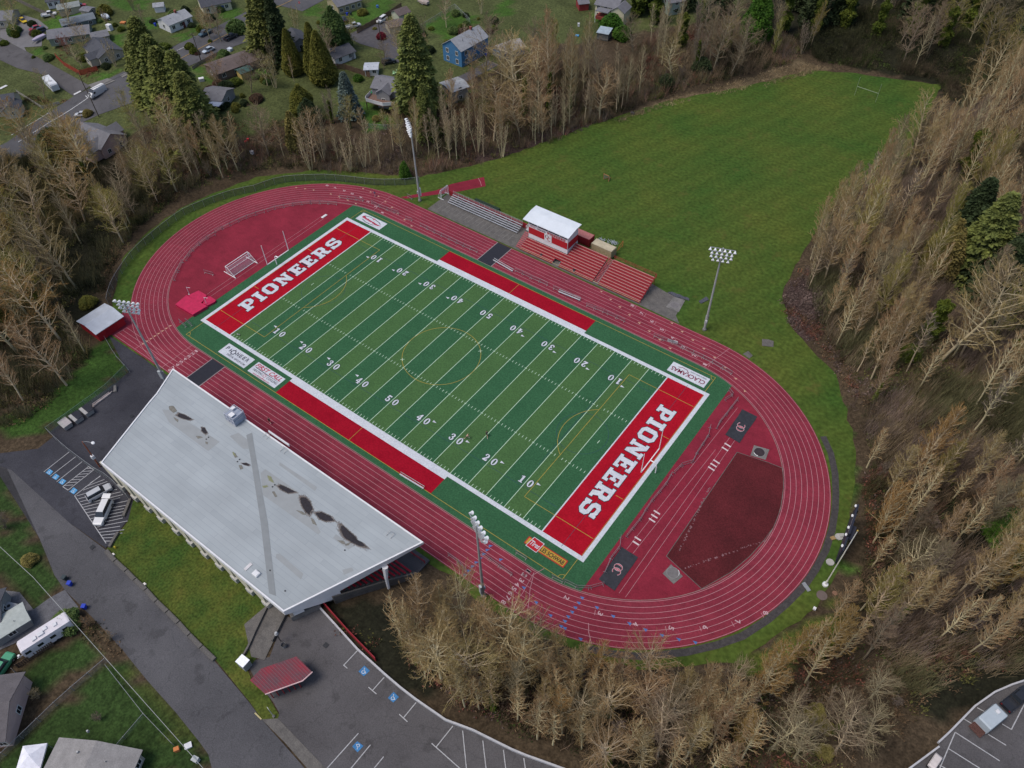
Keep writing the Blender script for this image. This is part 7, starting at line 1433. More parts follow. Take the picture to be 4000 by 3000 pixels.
def wire(a, b_, sag, l_):
    pts = [a.lerp(b_, k/14) - Vector((0,0,sag*4*(k/14)*(1-k/14))) for k in range(15)]; mb = MB(); mb.path(pts, .05, n=4); o = mb.build('cable', DARK if 'hill' in l_ else mat('cable_pale', (0.30,0.31,0.30))); tag(o, l_, 'cable')
wire(p1, p2, 1.2, 'overhead cable along the hill street')
q0, q1, q2 = G(*t03(-420,-640), 8), G(*t03(285,10), 7), G(*t03(1690,1610), 6); wire(Vector((q0.x,q0.y,q0.z+8)), Vector((q1.x,q1.y,q1.z+7)), .4, 'pale overhead cable above the lower left gardens, upper span'); wire(Vector((q1.x,q1.y,q1.z+7)), Vector((q2.x,q2.y,q2.z+1)), .6, 'pale overhead cable running down to the cable post at the bottom left')
# addresses painted on the street edge
# ================================================================== PEOPLE
SKIN = mat('skin', (0.42,0.25,0.17), rough=.6, var=.05)
def person(px, py, z, rz, pose, shirt, shorts, hair, label):
    x, y = at(px, py, z); t = thing('person', label, 'person', (x, y, z), rz)
    P_ = {'stand': dict(hip=.93, lean=.04, lk=(.06,.5), lf=(.02,.06), rk=(.08,.5), rf=(-.03,.06), le=(.0,1.12), lh=(.12,.92), re=(.0,1.12), rh=(.14,.93)),
          'run': dict(hip=.90, lean=.14, lk=(.34,.62), lf=(.20,.22), rk=(-.05,.47), rf=(-.52,.40), le=(-.22,1.13), lh=(.02,1.02), re=(.20,1.13), rh=(.38,1.28)),
          'lunge': dict(hip=.72, lean=.30, lk=(.42,.50), lf=(.40,.06), rk=(-.25,.36), rf=(-.62,.10), le=(.22,.92), lh=(.40,.72), re=(.20,.92), rh=(.42,.74))}[pose]
    hip = P_['hip']; ln_ = P_['lean']; V_, E_, R_ = [], [], []
    def nd(p, r, par=None):
        V_.append(p); R_.append(r); i = len(V_)-1
        if par is not None: E_.append((par, i))
        return i
    sh = hip + .50; pel = nd((0,0,hip),.13); wst = nd((ln_*.4,0,hip+.22),.11,pel); ch_ = nd((ln_*.9,0,sh-.06),.13,wst); nk = nd((ln_*1.1,0,sh+.07),.055,ch_); hd = nd((ln_*1.2,0,sh+.14),.07,nk); nd((ln_*1.25+.01,0,sh+.24),.10,hd)
    for s, k in ((1,'l'),(-1,'r')):
        a = nd((0,s*.10,hip-.06),.095,pel); kx, kz = P_[k+'k']; b_ = nd((kx,s*.11,kz),.062,a); fx, fz = P_[k+'f']; c_ = nd((fx,s*.11,fz+.04),.042,b_); nd((fx+.17,s*.12,fz+.01),.035,c_)
        u_ = nd((ln_*.95,s*.19,sh-.04),.06,ch_); ex, ez = P_[k+'e']; e_ = nd((ex+ln_*.6,s*.27,ez),.042,u_); hx, hz_ = P_[k+'h']; h_ = nd((hx+ln_*.6,s*.27,hz_),.030,e_); pm = nd((hx+ln_*.6+.03,s*.27,hz_-.07),.034,h_)
        for q in range(4): f1 = nd((hx+ln_*.6+.045+.004*q,s*.27+(q-1.5)*.021,hz_-.12+.004*abs(q-1.5)),.0095,pm); nd((hx+ln_*.6+.055,s*.27+(q-1.5)*.020,hz_-.155+.006*abs(q-1.5)),.008,f1)
        tb = nd((hx+ln_*.6+.06,s*.235,hz_-.07),.010,pm); nd((hx+ln_*.6+.085,s*.225,hz_-.10),.009,tb)
    me = bpy.data.meshes.new('body'); me.from_pydata(V_, E_, []); o = bpy.data.objects.new('body', me); COL.objects.link(o); o.parent = t
    md = o.modifiers.new('skin', 'SKIN'); md.use_smooth_shade = True
    for i, r in enumerate(R_): me.skin_vertices[0].data[i].radius = (r, r)
    me.skin_vertices[0].data[0].use_root = True
    o.modifiers.new('sub', 'SUBSURF').levels = 1; o.modifiers['sub'].render_levels = 1; me.materials.append(SKIN)
    mb = MB(); cx_ = ln_*.9; mb.tube((0,0,hip-.02),(ln_*.4,0,hip+.22),.175,.165,n=10); mb.tube((ln_*.4,0,hip+.22),(cx_,0,sh-.05),.165,.20,n=10); mb.tube((cx_,0,sh-.05),(ln_*1.1,0,sh+.05),.20,.08,n=10)
    for s, k in ((1,'l'),(-1,'r')): ex, ez = P_[k+'e']; mb.tube((ln_*.95,s*.16,sh-.03),((ex+ln_*.6+ln_*.95)/2,s*.24,(ez+sh)/2),.085,.07,n=8)
    mb.build('shirt', shirt, t)
    mb = MB()
    for s, k in ((1,'l'),(-1,'r')): kx, kz = P_[k+'k']; mb.tube((0,s*.09,hip+.04),(kx*.6,s*.11,hip*.4+kz*.6-.03),.135,.10,n=8)
    mb.build('shorts', shorts, t); hx = ln_*1.25; mb = MB(); mb.sphere((hx-.015,0,sh+.27),.118,(1,.95,1),n=10,m=6); mb.build('hair', hair, t)
    mb = MB(); mb.sphere((hx+.10,0,sh+.22),.018); mb.build('nose', SKIN, t); mb = MB()
    for s in (-1,1): mb.sphere((hx+.088,s*.035,sh+.25),.012)
    mb.build('eyes', DARK, t); mb = MB(); mb.box(hx+.088,hx+.1,-.025,.025,sh+.17,sh+.182); mb.build('mouth', mat('lips', (0.35,0.1,0.09)), t)
    for s, k in ((1,'l'),(-1,'r')): fx, fz = P_[k+'f']; mb = MB(); mb.box(fx-.06,fx+.21,s*.115-.05,s*.115+.05,fz-.05,fz+.05); mb.build('shoe', TW, t)
BS, GS = mat('shirt_black', (0.02,0.02,0.022)), mat('shirt_purple', (0.09,0.07,0.18)); HB = mat('hair_brown', (0.05,0.03,0.02)); HF = mat('hair_fair', (0.30,0.20,0.10)); PKT = mat('leggings_pink', (0.45,0.10,0.16)); RS = mat('shorts_red', (0.35,0.02,0.03)); SK2 = mat('shirt_tan', (0.5,0.32,0.26))
person(*t12(123,340), .08, 2.6, 'run', BS, RS, HB, 'person in black top and red shorts running on the near straight'); person(*t12(1822,470), .09, .6, 'lunge', SK2, BS, HF, 'person in tan top and dark shorts bending near the 30 yard number'); person(*t12(1996,455), .09, 2.2, 'lunge', BS, HF, HB, 'person in black top bending between the near 30 and 20 yard numbers'); person(*t11(1030,35), .08, -1.2, 'run', GS, PKT, HB, 'person in purple top and pink leggings running on the far bend')
g = at(*t01(2062,1240)); mb = MB(); mb.sphere((-.25,0,.2),.22,(1.2,.8,.8)); mb.sphere((.2,.15,.18),.2,(1,.9,.8)); o = mb.build('ball_bag', mat('bag_bw', (0.6,0.6,0.6), col2=(0.03,0.03,0.03), scale=3), loc=(*g,.1)); tag(o, 'black and white kit bag lying near the left goal line', 'bag')
# ================================================================== VEGETATION
def np_mesh(name, V, Fq, m, cols=None, smooth=False):
    me = bpy.data.meshes.new(name); V = np.asarray(V, np.float32); k = Fq.shape[1]
    me.vertices.add(len(V)); me.vertices.foreach_set('co', V.ravel()); me.loops.add(Fq.size); me.loops.foreach_set('vertex_index', Fq.astype(np.int32).ravel())
    me.polygons.add(len(Fq)); me.polygons.foreach_set('loop_start', np.arange(0, Fq.size, k, dtype=np.int32)); me.polygons.foreach_set('loop_total', np.full(len(Fq), k, np.int32)); me.update()
    if cols is not None: ca = me.color_attributes.new('Col', 'FLOAT_COLOR', 'POINT'); ca.data.foreach_set('color', np.asarray(cols, np.float32).ravel())
    me.materials.append(m); return me
def seg_mesh(name, segs, m, n=3):
    """segs: (p0, p1, r0, r1) -> open prisms"""
    P0 = np.array([s[0] for s in segs]); P1 = np.array([s[1] for s in segs]); r0 = np.array([s[2] for s in segs])[:, None]; r1 = np.array([s[3] for s in segs])[:, None]
    d = P1 - P0; d /= (np.linalg.norm(d, axis=1, keepdims=True) + 1e-9); ref = np.where(np.abs(d[:, 2:3]) > .9, [[1., 0, 0]], [[0, 0, 1.]]); u = np.cross(d, ref); u /= np.linalg.norm(u, axis=1, keepdims=True); w = np.cross(d, u)
    rings = []
    for P, r in ((P0, r0), (P1, r1)):
        for k in range(n): a = 2*pi*k/n; rings.append(P + (u*cos(a) + w*sin(a))*r)
    V = np.stack(rings, 1).reshape(-1, 3); base = np.arange(len(segs))[:, None]*2*n
    F = np.concatenate([base + np.array([[k, (k+1) % n, n+(k+1) % n, n+k]]) for k in range(n)], 0); return np_mesh(name, V, F, m)
def bare_geo(seed, h, start=.3, R=4.5, nprim=34, up=.9, lean=0.0, nsec=6, ntw=6, r0=.22, stems=1, wob=.25, twr=.013, crook=.12):
    rr = random.Random(seed); big, small = [], []
    def branch(p, d, L, r, depth, nseg):
        pts = [Vector(p)]; d = Vector(d).normalized(); step = L/nseg
        for i in range(nseg):
            d = (d + Vector((rr.gauss(0, crook), rr.gauss(0, crook), rr.gauss(0, crook) + .06*up))).normalized(); pts.append(pts[-1] + d*step)
        for i in range(nseg):
            a, b_ = r*(1 - i/nseg*.75), r*(1 - (i+1)/nseg*.75); (big if depth == 0 else small).append((tuple(pts[i]), tuple(pts[i+1]), max(a, twr), max(b_, twr*.7)))
        if depth >= 2: return
        n = nsec if depth == 0 else ntw
        for k in range(n):
            f = .22 + .78*(k + rr.random()*.8)/n; f = min(f, .99); i = min(int(f*nseg), nseg-1); q = pts[i].lerp(pts[i+1], f*nseg - i); dd = (pts[i+1]-pts[i]).normalized()
            az = rr.uniform(0, 2*pi); o = dd.orthogonal().normalized(); o = Matrix.Rotation(az, 3, dd) @ o; sp = rr.uniform(.5, .95)
            nd = (dd*(1-sp*.45) + o*sp*.8 + Vector((0,0,.25*up))).normalized(); branch(q, nd, L*rr.uniform(.32, .5)*(1.1 - .5*f), r*.45, depth+1, 2 if depth else 3)
    for s in range(stems):
        a = rr.uniform(0, 2*pi); ln = lean + (rr.uniform(.08, .2) if stems > 1 else 0); d = Vector((cos(a)*ln, sin(a)*ln, 1)).normalized(); p = Vector((cos(a)*.3*(stems > 1), sin(a)*.3*(stems > 1), -.4)); hh = h*(rr.uniform(.75, 1) if stems > 1 else 1); n = 12; pts = [p]
        for i in range(n): d = (d + Vector((rr.gauss(0, .035*wob*4), rr.gauss(0, .035*wob*4), .10))).normalized(); pts.append(pts[-1] + d*(hh/n))
        rb = r0*(1 if stems == 1 else .55)
        for i in range(n): a_, b_ = rb*(1-i/n)**.8 + .03, rb*(1-(i+1)/n)**.8 + .03; big.append((tuple(pts[i]), tuple(pts[i+1]), a_, b_))
        np_ = nprim if stems == 1 else int(nprim/stems)
        for k in range(np_):
            f = start + (1-start)*(k+.5)/np_; f = min(.985, f + rr.uniform(-.02, .02)); i = min(int(f*n), n-1); q = pts[i].lerp(pts[i+1], f*n-i); az = k*2.4 + rr.uniform(-.5, .5); t = max(0, (f-start)/(1-start))
            prof = (.55 + .45*sin(min(1, t*1.6)*pi/2)) * (1 - t**2.2*.75); el = .45 + .75*up*(.35 + .5*t); L = R*prof*rr.uniform(.75, 1.15)*(1.0 if stems == 1 else .7)
            branch(q, (cos(az), sin(az), el), L, max(.036, rb*.30*(1-f) + .040), 0, 6)
    return big, small
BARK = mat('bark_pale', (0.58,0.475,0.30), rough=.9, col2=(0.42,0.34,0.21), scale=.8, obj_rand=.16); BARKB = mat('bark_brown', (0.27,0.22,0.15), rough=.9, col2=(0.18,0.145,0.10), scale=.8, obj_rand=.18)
TW1 = mat('twigs_tan', (0.42,0.295,0.135), rough=.95, col2=(0.30,0.21,0.10), scale=.25, obj_rand=.22); TW2 = mat('twigs_brown', (0.285,0.22,0.13), rough=.95, col2=(0.205,0.158,0.095), scale=.25, obj_rand=.22); TW3 = mat('twigs_olive', (0.34,0.285,0.07), rough=.95, col2=(0.22,0.19,0.055), scale=.25, obj_rand=.2)
TW4 = mat('twigs_orange', (0.46,0.29,0.095), rough=.95, col2=(0.33,0.205,0.075), scale=.25, obj_rand=.15); TW5 = mat('twigs_mauve', (0.25,0.19,0.155), rough=.95, col2=(0.175,0.132,0.11), scale=.25, obj_rand=.18); TW6 = mat('twigs_red', (0.32,0.10,0.07), rough=.95, var=.2, scale=.25, obj_rand=.1)
def tree_proto(name, geo, bark, twm):
    big, small = geo; t = thing(name, 'x', 'tree'); a = bpy.data.objects.new('trunk', seg_mesh('trunk', big, bark, 5)); b_ = bpy.data.objects.new('crown', seg_mesh('crown', small, twm, 3))
    for o in (a, b_): COL.objects.link(o); o.parent = t; o.material_slots[0].link = 'OBJECT'; o.material_slots[0].material = o.data.materials[0]
    return t
PROT = {
 'alder': [Protos(tree_proto('bare_tree', bare_geo(s, 20, .22, 4.7, 62, 1.55, .03, 8, 7, .17), BARK, TW1)) for s in (1, 2, 3, 4)],
 'maple': [Protos(tree_proto('bare_tree', bare_geo(s, 18, .18, 7.2, 42, .62, .06, 8, 8, .24, wob=.5, crook=.17), BARK, TW1)) for s in (11, 12, 13)],
 'clump': [Protos(tree_proto('multi_stemmed_tree', bare_geo(s, 13, .30, 3.0, 84, 1.0, .02, 6, 5, .15, stems=6), BARK, TW2)) for s in (21, 22)],
 'whip': [Protos(tree_proto('bare_sapling', bare_geo(s, 12, .36, 2.2, 34, 1.1, .03, 7, 6, .10), BARK, TW2)) for s in (31, 32)],
 'poplar': [Protos(tree_proto('bare_tree', bare_geo(s, 18, .12, 5.2, 60, 2.0, .05, 9, 8, .17), BARK, TW4)) for s in (41, 42)],
 'shrubby': [Protos(tree_proto('bare_shrub', bare_geo(s, 6.5, .08, 3.2, 56, .9, .05, 7, 6, .07, stems=5, twr=.012), BARKB, TW5)) for s in (51, 52)],
}
HT = {'alder': 20, 'maple': 18, 'clump': 13, 'whip': 12, 'poplar': 18, 'shrubby': 6.5}
TWR = mat('russet_shrub', (0.11,0.055,0.035), col2=(0.05,0.03,0.02), scale=.8, obj_rand=.2)
rt = random.Random(77); placed = []; NT = [0]
def leaf_geo(seed, n, prof, h, size=.5, tiers=0, inner=.5, droop=.3, zmin=.0, lump=.25):
    r_ = np.random.RandomState(seed); u = r_.rand(n)**.8; 
    if zmin: u = zmin + (1-zmin)*u
    az = r_.rand(n)*2*pi; R = np.array([prof(x) for x in u])
    if tiers: R = R*(1 - .38*((u*tiers + .15*np.sin(az*3 + seed)) % 1.0))
    R = R*(1 - lump + lump*2*np.array([noise.noise(Vector((cos(a)*1.6, sin(a)*1.6, x*h*.35 + seed))) * .5 + .5 for a, x in zip(az, u)]))
    q = inner + (1-inner)*np.sqrt(r_.rand(n)); rad = R*q; C = np.stack([rad*np.cos(az), rad*np.sin(az), u*h - rad*droop], 1)
    out = np.stack([np.cos(az), np.sin(az), np.full(n, -.15)], 1) + r_.normal(0, .45, (n, 3)); out /= np.linalg.norm(out, axis=1, keepdims=True)
    sd_ = np.cross(out, r_.normal(0, 1, (n, 3)) + [[0, 0, 1.5]]); sd_ /= np.linalg.norm(sd_, axis=1, keepdims=True); L = size*(.6 + .8*r_.rand(n))[:, None]; W = L*.42
    V = np.stack([C - out*L*.3 - sd_*W*.4, C - out*L*.3 + sd_*W*.4, C + out*L*.2 + sd_*W, C + out*L, C + out*L*.2 - sd_*W], 1).reshape(-1, 3); F = np.arange(n)[:, None]*5; F = F + np.array([[0, 1, 2, 3, 4]]); 
    return V, F
def leafmat(name, c1, c2, scale=.35): return mat(name, c1, rough=.85, col2=c2, scale=scale, obj_rand=.10, fine=.3, fscale=2.5, spec=.15)
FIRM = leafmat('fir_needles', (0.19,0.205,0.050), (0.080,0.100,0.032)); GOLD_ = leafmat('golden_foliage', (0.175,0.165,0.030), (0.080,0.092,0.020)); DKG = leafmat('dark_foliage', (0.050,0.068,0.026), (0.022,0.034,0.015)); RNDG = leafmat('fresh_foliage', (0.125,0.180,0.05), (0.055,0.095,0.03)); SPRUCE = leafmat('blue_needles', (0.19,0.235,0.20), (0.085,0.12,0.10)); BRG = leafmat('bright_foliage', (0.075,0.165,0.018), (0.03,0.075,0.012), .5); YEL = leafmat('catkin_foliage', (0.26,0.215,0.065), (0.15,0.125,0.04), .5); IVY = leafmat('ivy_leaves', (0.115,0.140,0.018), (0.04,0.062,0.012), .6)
def ever(name, seed, n, prof, h, size, m, trunk_r, **k):
    t = thing(name, 'x', 'tree'); V, F = leaf_geo(seed, n, prof, h, size, **k); o = bpy.data.objects.new('foliage', np_mesh('foliage', V, F, m)); COL.objects.link(o); o.parent = t; o.material_slots[0].link = 'OBJECT'; o.material_slots[0].material = m
    mb = MB(); mb.tube((0,0,-.5),(0,0,h*.9),trunk_r,.04,n=7); mb.build('trunk', BARKB, t); return t
EV = {
 'fir': (Protos(ever('fir_tree', 1, 15000, lambda u: 6.6*(1-u)**.72 + .3, 26, .8, FIRM, .45, tiers=12, inner=.3, droop=.32, zmin=.10, lump=.42)), 26),
 'fir2': (Protos(ever('fir_tree', 5, 13000, lambda u: 5.8*(1-u)**.68 + .3, 26, .75, FIRM, .42, tiers=13, inner=.3, droop=.38, zmin=.08, lump=.42)), 26),
 'cypress': (Protos(ever('cypress_tree', 2, 12000, lambda u: 3.9*(1-u)**.8*(.75+.25*min(1,u*6)) + .05, 15, .42, GOLD_, .25, inner=.72, droop=-.12, lump=.12, zmin=.01)), 15),
 'round': (Protos(ever('conifer_tree', 3, 12000, lambda u: 5.0*sqrt(max(.01, 1-(2*u-.85)**2))*(1-.25*u), 14, .6, RNDG, .35, inner=.7, lump=.35)), 14),
 'spruce': (Protos(ever('blue_spruce', 4, 8000, lambda u: 3.6*(1-u)**.8 + .1, 12, .6, SPRUCE, .25, tiers=12, inner=.4, droop=.1, zmin=.03)), 12),
 'bush': (Protos(ever('evergreen_shrub', 6, 3500, lambda u: 2.2*sqrt(max(.01, 1-(2*u-1)**2)), 3.2, .38, BRG, .08, inner=.65, lump=.4)), 3.2),
 'ivy': (Protos(ever('ivy_tree', 8, 5200, lambda u: (1.9 + .8*sin(9*u) + .6*sin(23*u+1))*(1-u**3)*(.5+u*.8) + .1, 14, .45, IVY, .2, inner=.25, lump=.7, droop=-.35)), 14),
 'column': (Protos(ever('evergreen_shrub', 7, 3500, lambda u: 1.6*(1-u**3), 5.5, .42, BRG, .1, inner=.6, lump=.4)), 5.5),
}
def put_bare(kind, x, y, h, label, group, bark=None, tw=None, ivy=False, rz=None, wid=1.0):
    p = rt.choice(PROT[kind]); s = h/HT[kind]; o = p.put((x, y, H(x, y)), rt.uniform(0, 2*pi) if rz is None else rz, label, (s*wid, s*wid, s), group); NT[0] += 1
    for c in list(o.children):
        if c.name.startswith('ivy'): bpy.data.objects.remove(c); continue
        if bark and c.name.startswith('trunk'): c.material_slots[0].material = bark
        if tw and c.name.startswith('crown'): c.material_slots[0].material = tw
    if ivy: a = bpy.data.objects.new('ivy', IVYM); COL.objects.link(a); a.parent = o
    placed.append((x, y)); o['category'] = 'shrub' if kind == 'shrubby' else 'tree'; return o
V_, F_ = leaf_geo(9, 900, lambda u: .55*(1-u*.6), 8, .30, inner=.3, droop=0, lump=.5); IVYM = np_mesh('ivy', V_, F_, IVY)
def put_ever(kind, px, py, h, label, m=None, wid=1.0, top=True, cat=None, group=None):
    pr, h0 = EV[kind]; g = G(px, py, h) if top else G(px, py); s = h/h0; o = pr.put(g, rt.uniform(0, 6), label, (s*wid, s*wid, s), group)
    if m:
        for c in o.children:
            if c.name.startswith('foliage'): c.material_slots[0].material = m
    if cat: o['category'] = cat
    return o
# --- evergreens placed by their tops
L = 'in the big fir group above the left bend'
for px, py, h, l_, k, wd in ((518,72,27,'tallest fir '+L,'fir',1.3),(565,140,26,'fir second from the top '+L,'fir2',1.35),(600,185,25,'fir in the middle '+L,'fir',1.35),(665,200,24,'fir on the right flank '+L,'fir2',1.4),(700,285,22,'lower fir '+L,'fir',1.5),(735,330,19,'lowest fir '+L,'fir2',1.6),(500,160,20,'fir on the left flank '+L,'fir2',1.4)): put_ever(k, px, py, h, l_, wid=wd)
put_ever('fir', 985, -60, 24, 'dark fir cut by the top edge above the long brown house', wid=1.4); put_ever('fir2', 1045, -20, 22, 'dark fir at the top edge, right of another fir', DKG, 1.1); put_ever('fir', 1600, 62, 29, 'tall fir standing alone beside the grey house with the deck', wid=1.2); put_ever('fir2', 1650, 330, 17, 'smaller fir at the foot of the tall fir by the deck', wid=1.15)
put_ever('cypress', 1110, 112, 15, 'golden green cypress, left one of three'); put_ever('cypress', 1198, 88, 17, 'golden green cypress, middle one of three'); put_ever('cypress', 1228, 120, 17, 'golden green cypress, right one of three', wid=1.15)
put_ever('round', 1285, 25, 15, 'broad round headed conifer behind the cypress trees'); put_ever('spruce', 1338, 285, 14, 'silvery blue spruce beside the grassy back yard'); put_ever('round', 1160, 330, 9.5, 'bushy dark evergreen with yellow green top below the cypress trees', GOLD_, 1.1); put_ever('round', 1190, 385, 8.0, 'dark bushy evergreen right below the yellow green topped one', DKG, 1.2)
put_ever('round', 2990, -40, 17, 'bright green broad evergreen at the top above the pale dry grass', BRG, .9); put_ever('fir', 3960, 760, 24, 'dark fir at the right edge of the view', FIRM, 1.3); put_ever('fir2', 3880, 700, 22, 'dark fir left of the one at the right edge', DKG, 1.3)
for px, py, h in ((3990,940,20),(3900,880,17)): put_ever('fir' if h % 2 else 'fir2', px, py, h, 'dark drooping fir in the wood near the right edge', DKG, 1.35, group='dark firs near the right edge')
put_ever('fir', 4040, 900, 20, 'dark fir cut by the right edge, lower than the other two', DKG, 1.3)
rr = random.Random(12)
for i in range(22):
    px, py = rr.uniform(3120, 4060), rr.uniform(-260, 110) + (rr.random() < .3)*60; put_ever('fir' if i % 2 else 'fir2', px, py, rr.uniform(20, 28), 'very dark fir in the shaded wood at the top right corner', DKG, 1.05, top=False, group='dark firs in the top right corner')
for px, py, h in ((2560,90,17),(2760,60,15),(2840,190,9),(2490,60,19),(3060,120,14),(3180,130,12),(3300,110,15),(3420,150,13),(3560,140,16),(3680,180,13),(2660,190,12),(2930,120,16),(3780,120,17),(3760,700,15),(3700,950,13),(3880,1200,15),(3620,1330,12),(3960,1420,14)): put_ever('ivy', px, py, h, 'tall tree smothered in green ivy in the woods around the field', IVY, 1.0, top=False, group='ivy smothered trees')
for px, py, h in ((2700,-220,22),(2850,-200,24),(2560,-190,20)): put_ever('fir', px, py, h, 'dark fir behind the bare trees at the top, left of the bright evergreen', DKG, 1.0, group='dark firs at the top')
for px, py, h, m_, l_ in ((1575,632,5.2,None,'bright green columnar shrub by the fence near the left floodlight pole'),(650,490,2.6,DKG,'dark evergreen bush beside the moving white van'),(1395,290,2.2,BRG,'small green bush left of the blue spruce')):
    put_ever('column' if h > 4 else 'bush', px, py, h, l_, m_, cat='shrub')
for px, py, h, m_, l_ in ((230,585,7,DKG,'large dark round shrub left of the pinkish house'),(60,130,3.2,RNDG,'round olive green bush on the driveway lawn at the far left'),(925,125,4.5,RNDG,'round green tree beside the black pickup'),(345,450,2.0,YEL,'small yellow bush on the corner by the van'),(860,40,3,RNDG,'clipped bush by the cream house'),
   (415,55,3.5,GOLD_,'yellow green bush behind the teal house'),(2390,110,5,BRG,'large bright green laurel right of the greenhouse'),(2430,150,4.2,BRG,'second bright green laurel below the larger one'),(1230,255,3.0,DKG,'dark hedge bush under the cypress trees'),(2130,2260,2,BRG,''),(350,1190,2.6,GOLD_,'yellow green bush behind the red shed'),(120,2195,1.8,YEL,'yellow flowering shrub at the left end of the street'),
   (1470,470,1.6,YEL,'tiny yellow bush below the back yard fence'),(3935,2130,5.0,BRG,'bright green shrub at the lower right edge'),(3990,2090,5.5,BRG,'larger bright green shrub cut by the right edge'),(3550,1390,3.0,IVY,'small lime green bush in the right hand wood'),(2600,330,3.5,DKG,'dark green bush on the bank above the pale grass'),(2740,270,4.0,DKG,'dark green bush, farther along the bank above the pale grass'),
   (480,2190,1,BRG,''),(3180,2790,2.0,YEL,'yellow green bush, upper one of three at the bottom right wood'),(3225,2845,1.4,YEL,'yellow green bush, middle one of three at the bottom right wood'),(3220,2945,1.6,YEL,'yellow green bush, lowest of three at the bottom right wood'),(270,2440,3.0,RNDG,'scrubby green bush at the upper end of the camper trailer'),(395,560,3,RNDG,'dark green bush at the left of the silver car on the hill'),(1490,150,2.2,mat('red_leaf',(0.22,0.02,0.035),col2=(0.1,0.012,0.02),scale=.6),'small deep red shrub by the alley')):
    if l_: put_ever('bush', px, py, h, l_, m_, wid=1.1, top=False, cat='shrub')
put_ever('round', 3760, 860, 17, 'pale yellow catkin covered tree standing above the right hand wood', YEL, .75); put_ever('column', 1125, 438, 11, 'pale yellow leafy tree on the slope above the left bend', YEL, .75)
# --- bare trees placed one by one (base pixel)
for kind, px, py, h, l_, bk, tw, iv in (
  ('maple',325,265,9,'bare tree in the red fenced corner garden',BARK,TW2,False),('shrubby',270,215,8,'reddish bare tree over the sage green house',BARKB,TW6,False),('maple',175,385,10,'bare tree left of the covered motorhome',BARKB,TW2,False),
  ('maple',930,665,16,'bare tree with pale trunk in the wooded garden with toys',BARK,TW1,False),('maple',1050,610,17,'tall bare tree right of the wooded garden with toys',BARKB,TW2,False),('maple',570,560,17,'olive tinted bare tree right of the pinkish house',BARKB,TW3,False),
  ('whip',1150,320,9,'small tan bare tree before the golden cypress trees',BARK,TW1,False),('clump',1300,480,12,'greyish bare tree left of the blue spruce',BARKB,TW5,True),('maple',1370,500,11,'ivy clad bare tree right below the blue spruce',BARKB,TW3,True),
  ('shrubby',1502,495,6,'small bare fruit tree in the grassy back yard, left one',BARK,TW3,False),('shrubby',1552,485,5.5,'small bare fruit tree in the grassy back yard, right one',BARK,TW2,False),('maple',1560,215,13,'wide pale bare tree left of the tall lone fir',BARK,TW1,False),
  ('maple',1500,270,9,'bare tree over the pale roofed shed',BARKB,TW2,False),('maple',2050,440,26,'very tall bare tree with mossy foot, leftmost above the bank',BARK,TW1,True),('alder',2145,430,31,'very tall bare tree with mossy foot, second above the bank',BARK,TW1,True),('alder',2225,450,26,'very tall bare tree with mossy foot, third above the bank',BARK,TW1,True),
  ('maple',2000,350,18,'wide pale bare tree right of the blue garage',BARK,TW1,False),('alder',2300,300,20,'bare tree behind the tall pale trunks, near the greenhouse',BARK,TW1,False),('alder',2408,435,20,'slender pale bare tree on the bank, taller of a pair',BARK,TW2,False),('whip',2428,425,15,'slender pale bare tree on the bank, shorter of a pair',BARK,TW2,False),
  ('clump',2960,250,0,'',None,None,False),('poplar',3020,225,13,'mossy bare tree at the upper end of the pale dry grass',BARK,TW3,True),('maple',1855,310,9,'bare shrubby tree before the gable of the tall blue house',BARKB,TW1,False),('maple',1900,380,10,'yellowish bare tree below the tall blue house',BARKB,TW3,False),
  ('clump',1962,615,12,'pale multi stemmed bare tree at the left corner of the grass field',BARK,TW2,False),('shrubby',430,2500,3.5,'tan scrub at the street edge below the camper trailer, upper',BARKB,TW1,False),('shrubby',350,2440,3.5,'tan scrub beside the blue wheeled bin on the street edge',BARKB,TW1,False),('shrubby',150,2725,3.5,'small bare shrub beside the pink house',BARKB,TW2,False),('shrubby',395,2810,2.8,'small bare shrub above the wide grey roofed house',BARKB,TW5,False),('shrubby',20,2060,6,'reddish bare shrub at the left edge by the street',BARKB,TW5,False)):
    if h:
        g = G(px, py); put_bare(kind, g.x, g.y, h, l_, None, bk, tw, iv)
# --- scattered woods: polygon of base pixels
def area(poly): return abs(sum(poly[i][0]*poly[(i+1) % len(poly)][1] - poly[(i+1) % len(poly)][0]*poly[i][1] for i in range(len(poly))))/2
def sample(poly, rr):
    xs = [p[0] for p in poly]; ys = [p[1] for p in poly]
    while True:
        x, y = rr.uniform(min(xs), max(xs)), rr.uniform(min(ys), max(ys))
        if pin(poly, np.array([x]), np.array([y]))[0]: return x, y
def wood(poly, n, kinds, hr, label, group, ivy=.12, mind=2.6):
    k = tries = 0
    while k < n and tries < n*60:
        tries += 1; x, y = sample(poly, rt)
        if any((x-a)**2 + (y-b_)**2 < mind*mind for a, b_ in placed): continue
        kind, bk, tw, w_ = rt.choices(kinds, [q[3] for q in kinds])[0]; hh = rt.uniform(*hr)*{'shrubby': .30, 'whip': .75, 'clump': .75}.get(kind, 1.0)
        iv = rt.random() < ivy and kind != 'shrubby'
        names = {TW1: 'tan', TW2: 'brown', TW3: 'olive', TW4: 'yellowish', TW5: 'mauve', TW6: 'reddish'}; kd = {'alder': 'slender bare tree', 'maple': 'wide bare tree', 'clump': 'multi stemmed bare tree', 'whip': 'thin bare sapling', 'poplar': 'upswept bare tree', 'shrubby': 'low bare shrub'}[kind]
        put_bare(kind, x, y, hh, names[tw] + ' ' + kd + (' with ivy ' if iv else ' ') + label, names[tw] + ' ' + kd + ('s with ivy ' if iv else 's ') + label, bk, tw, iv); k += 1
PW_ = {}
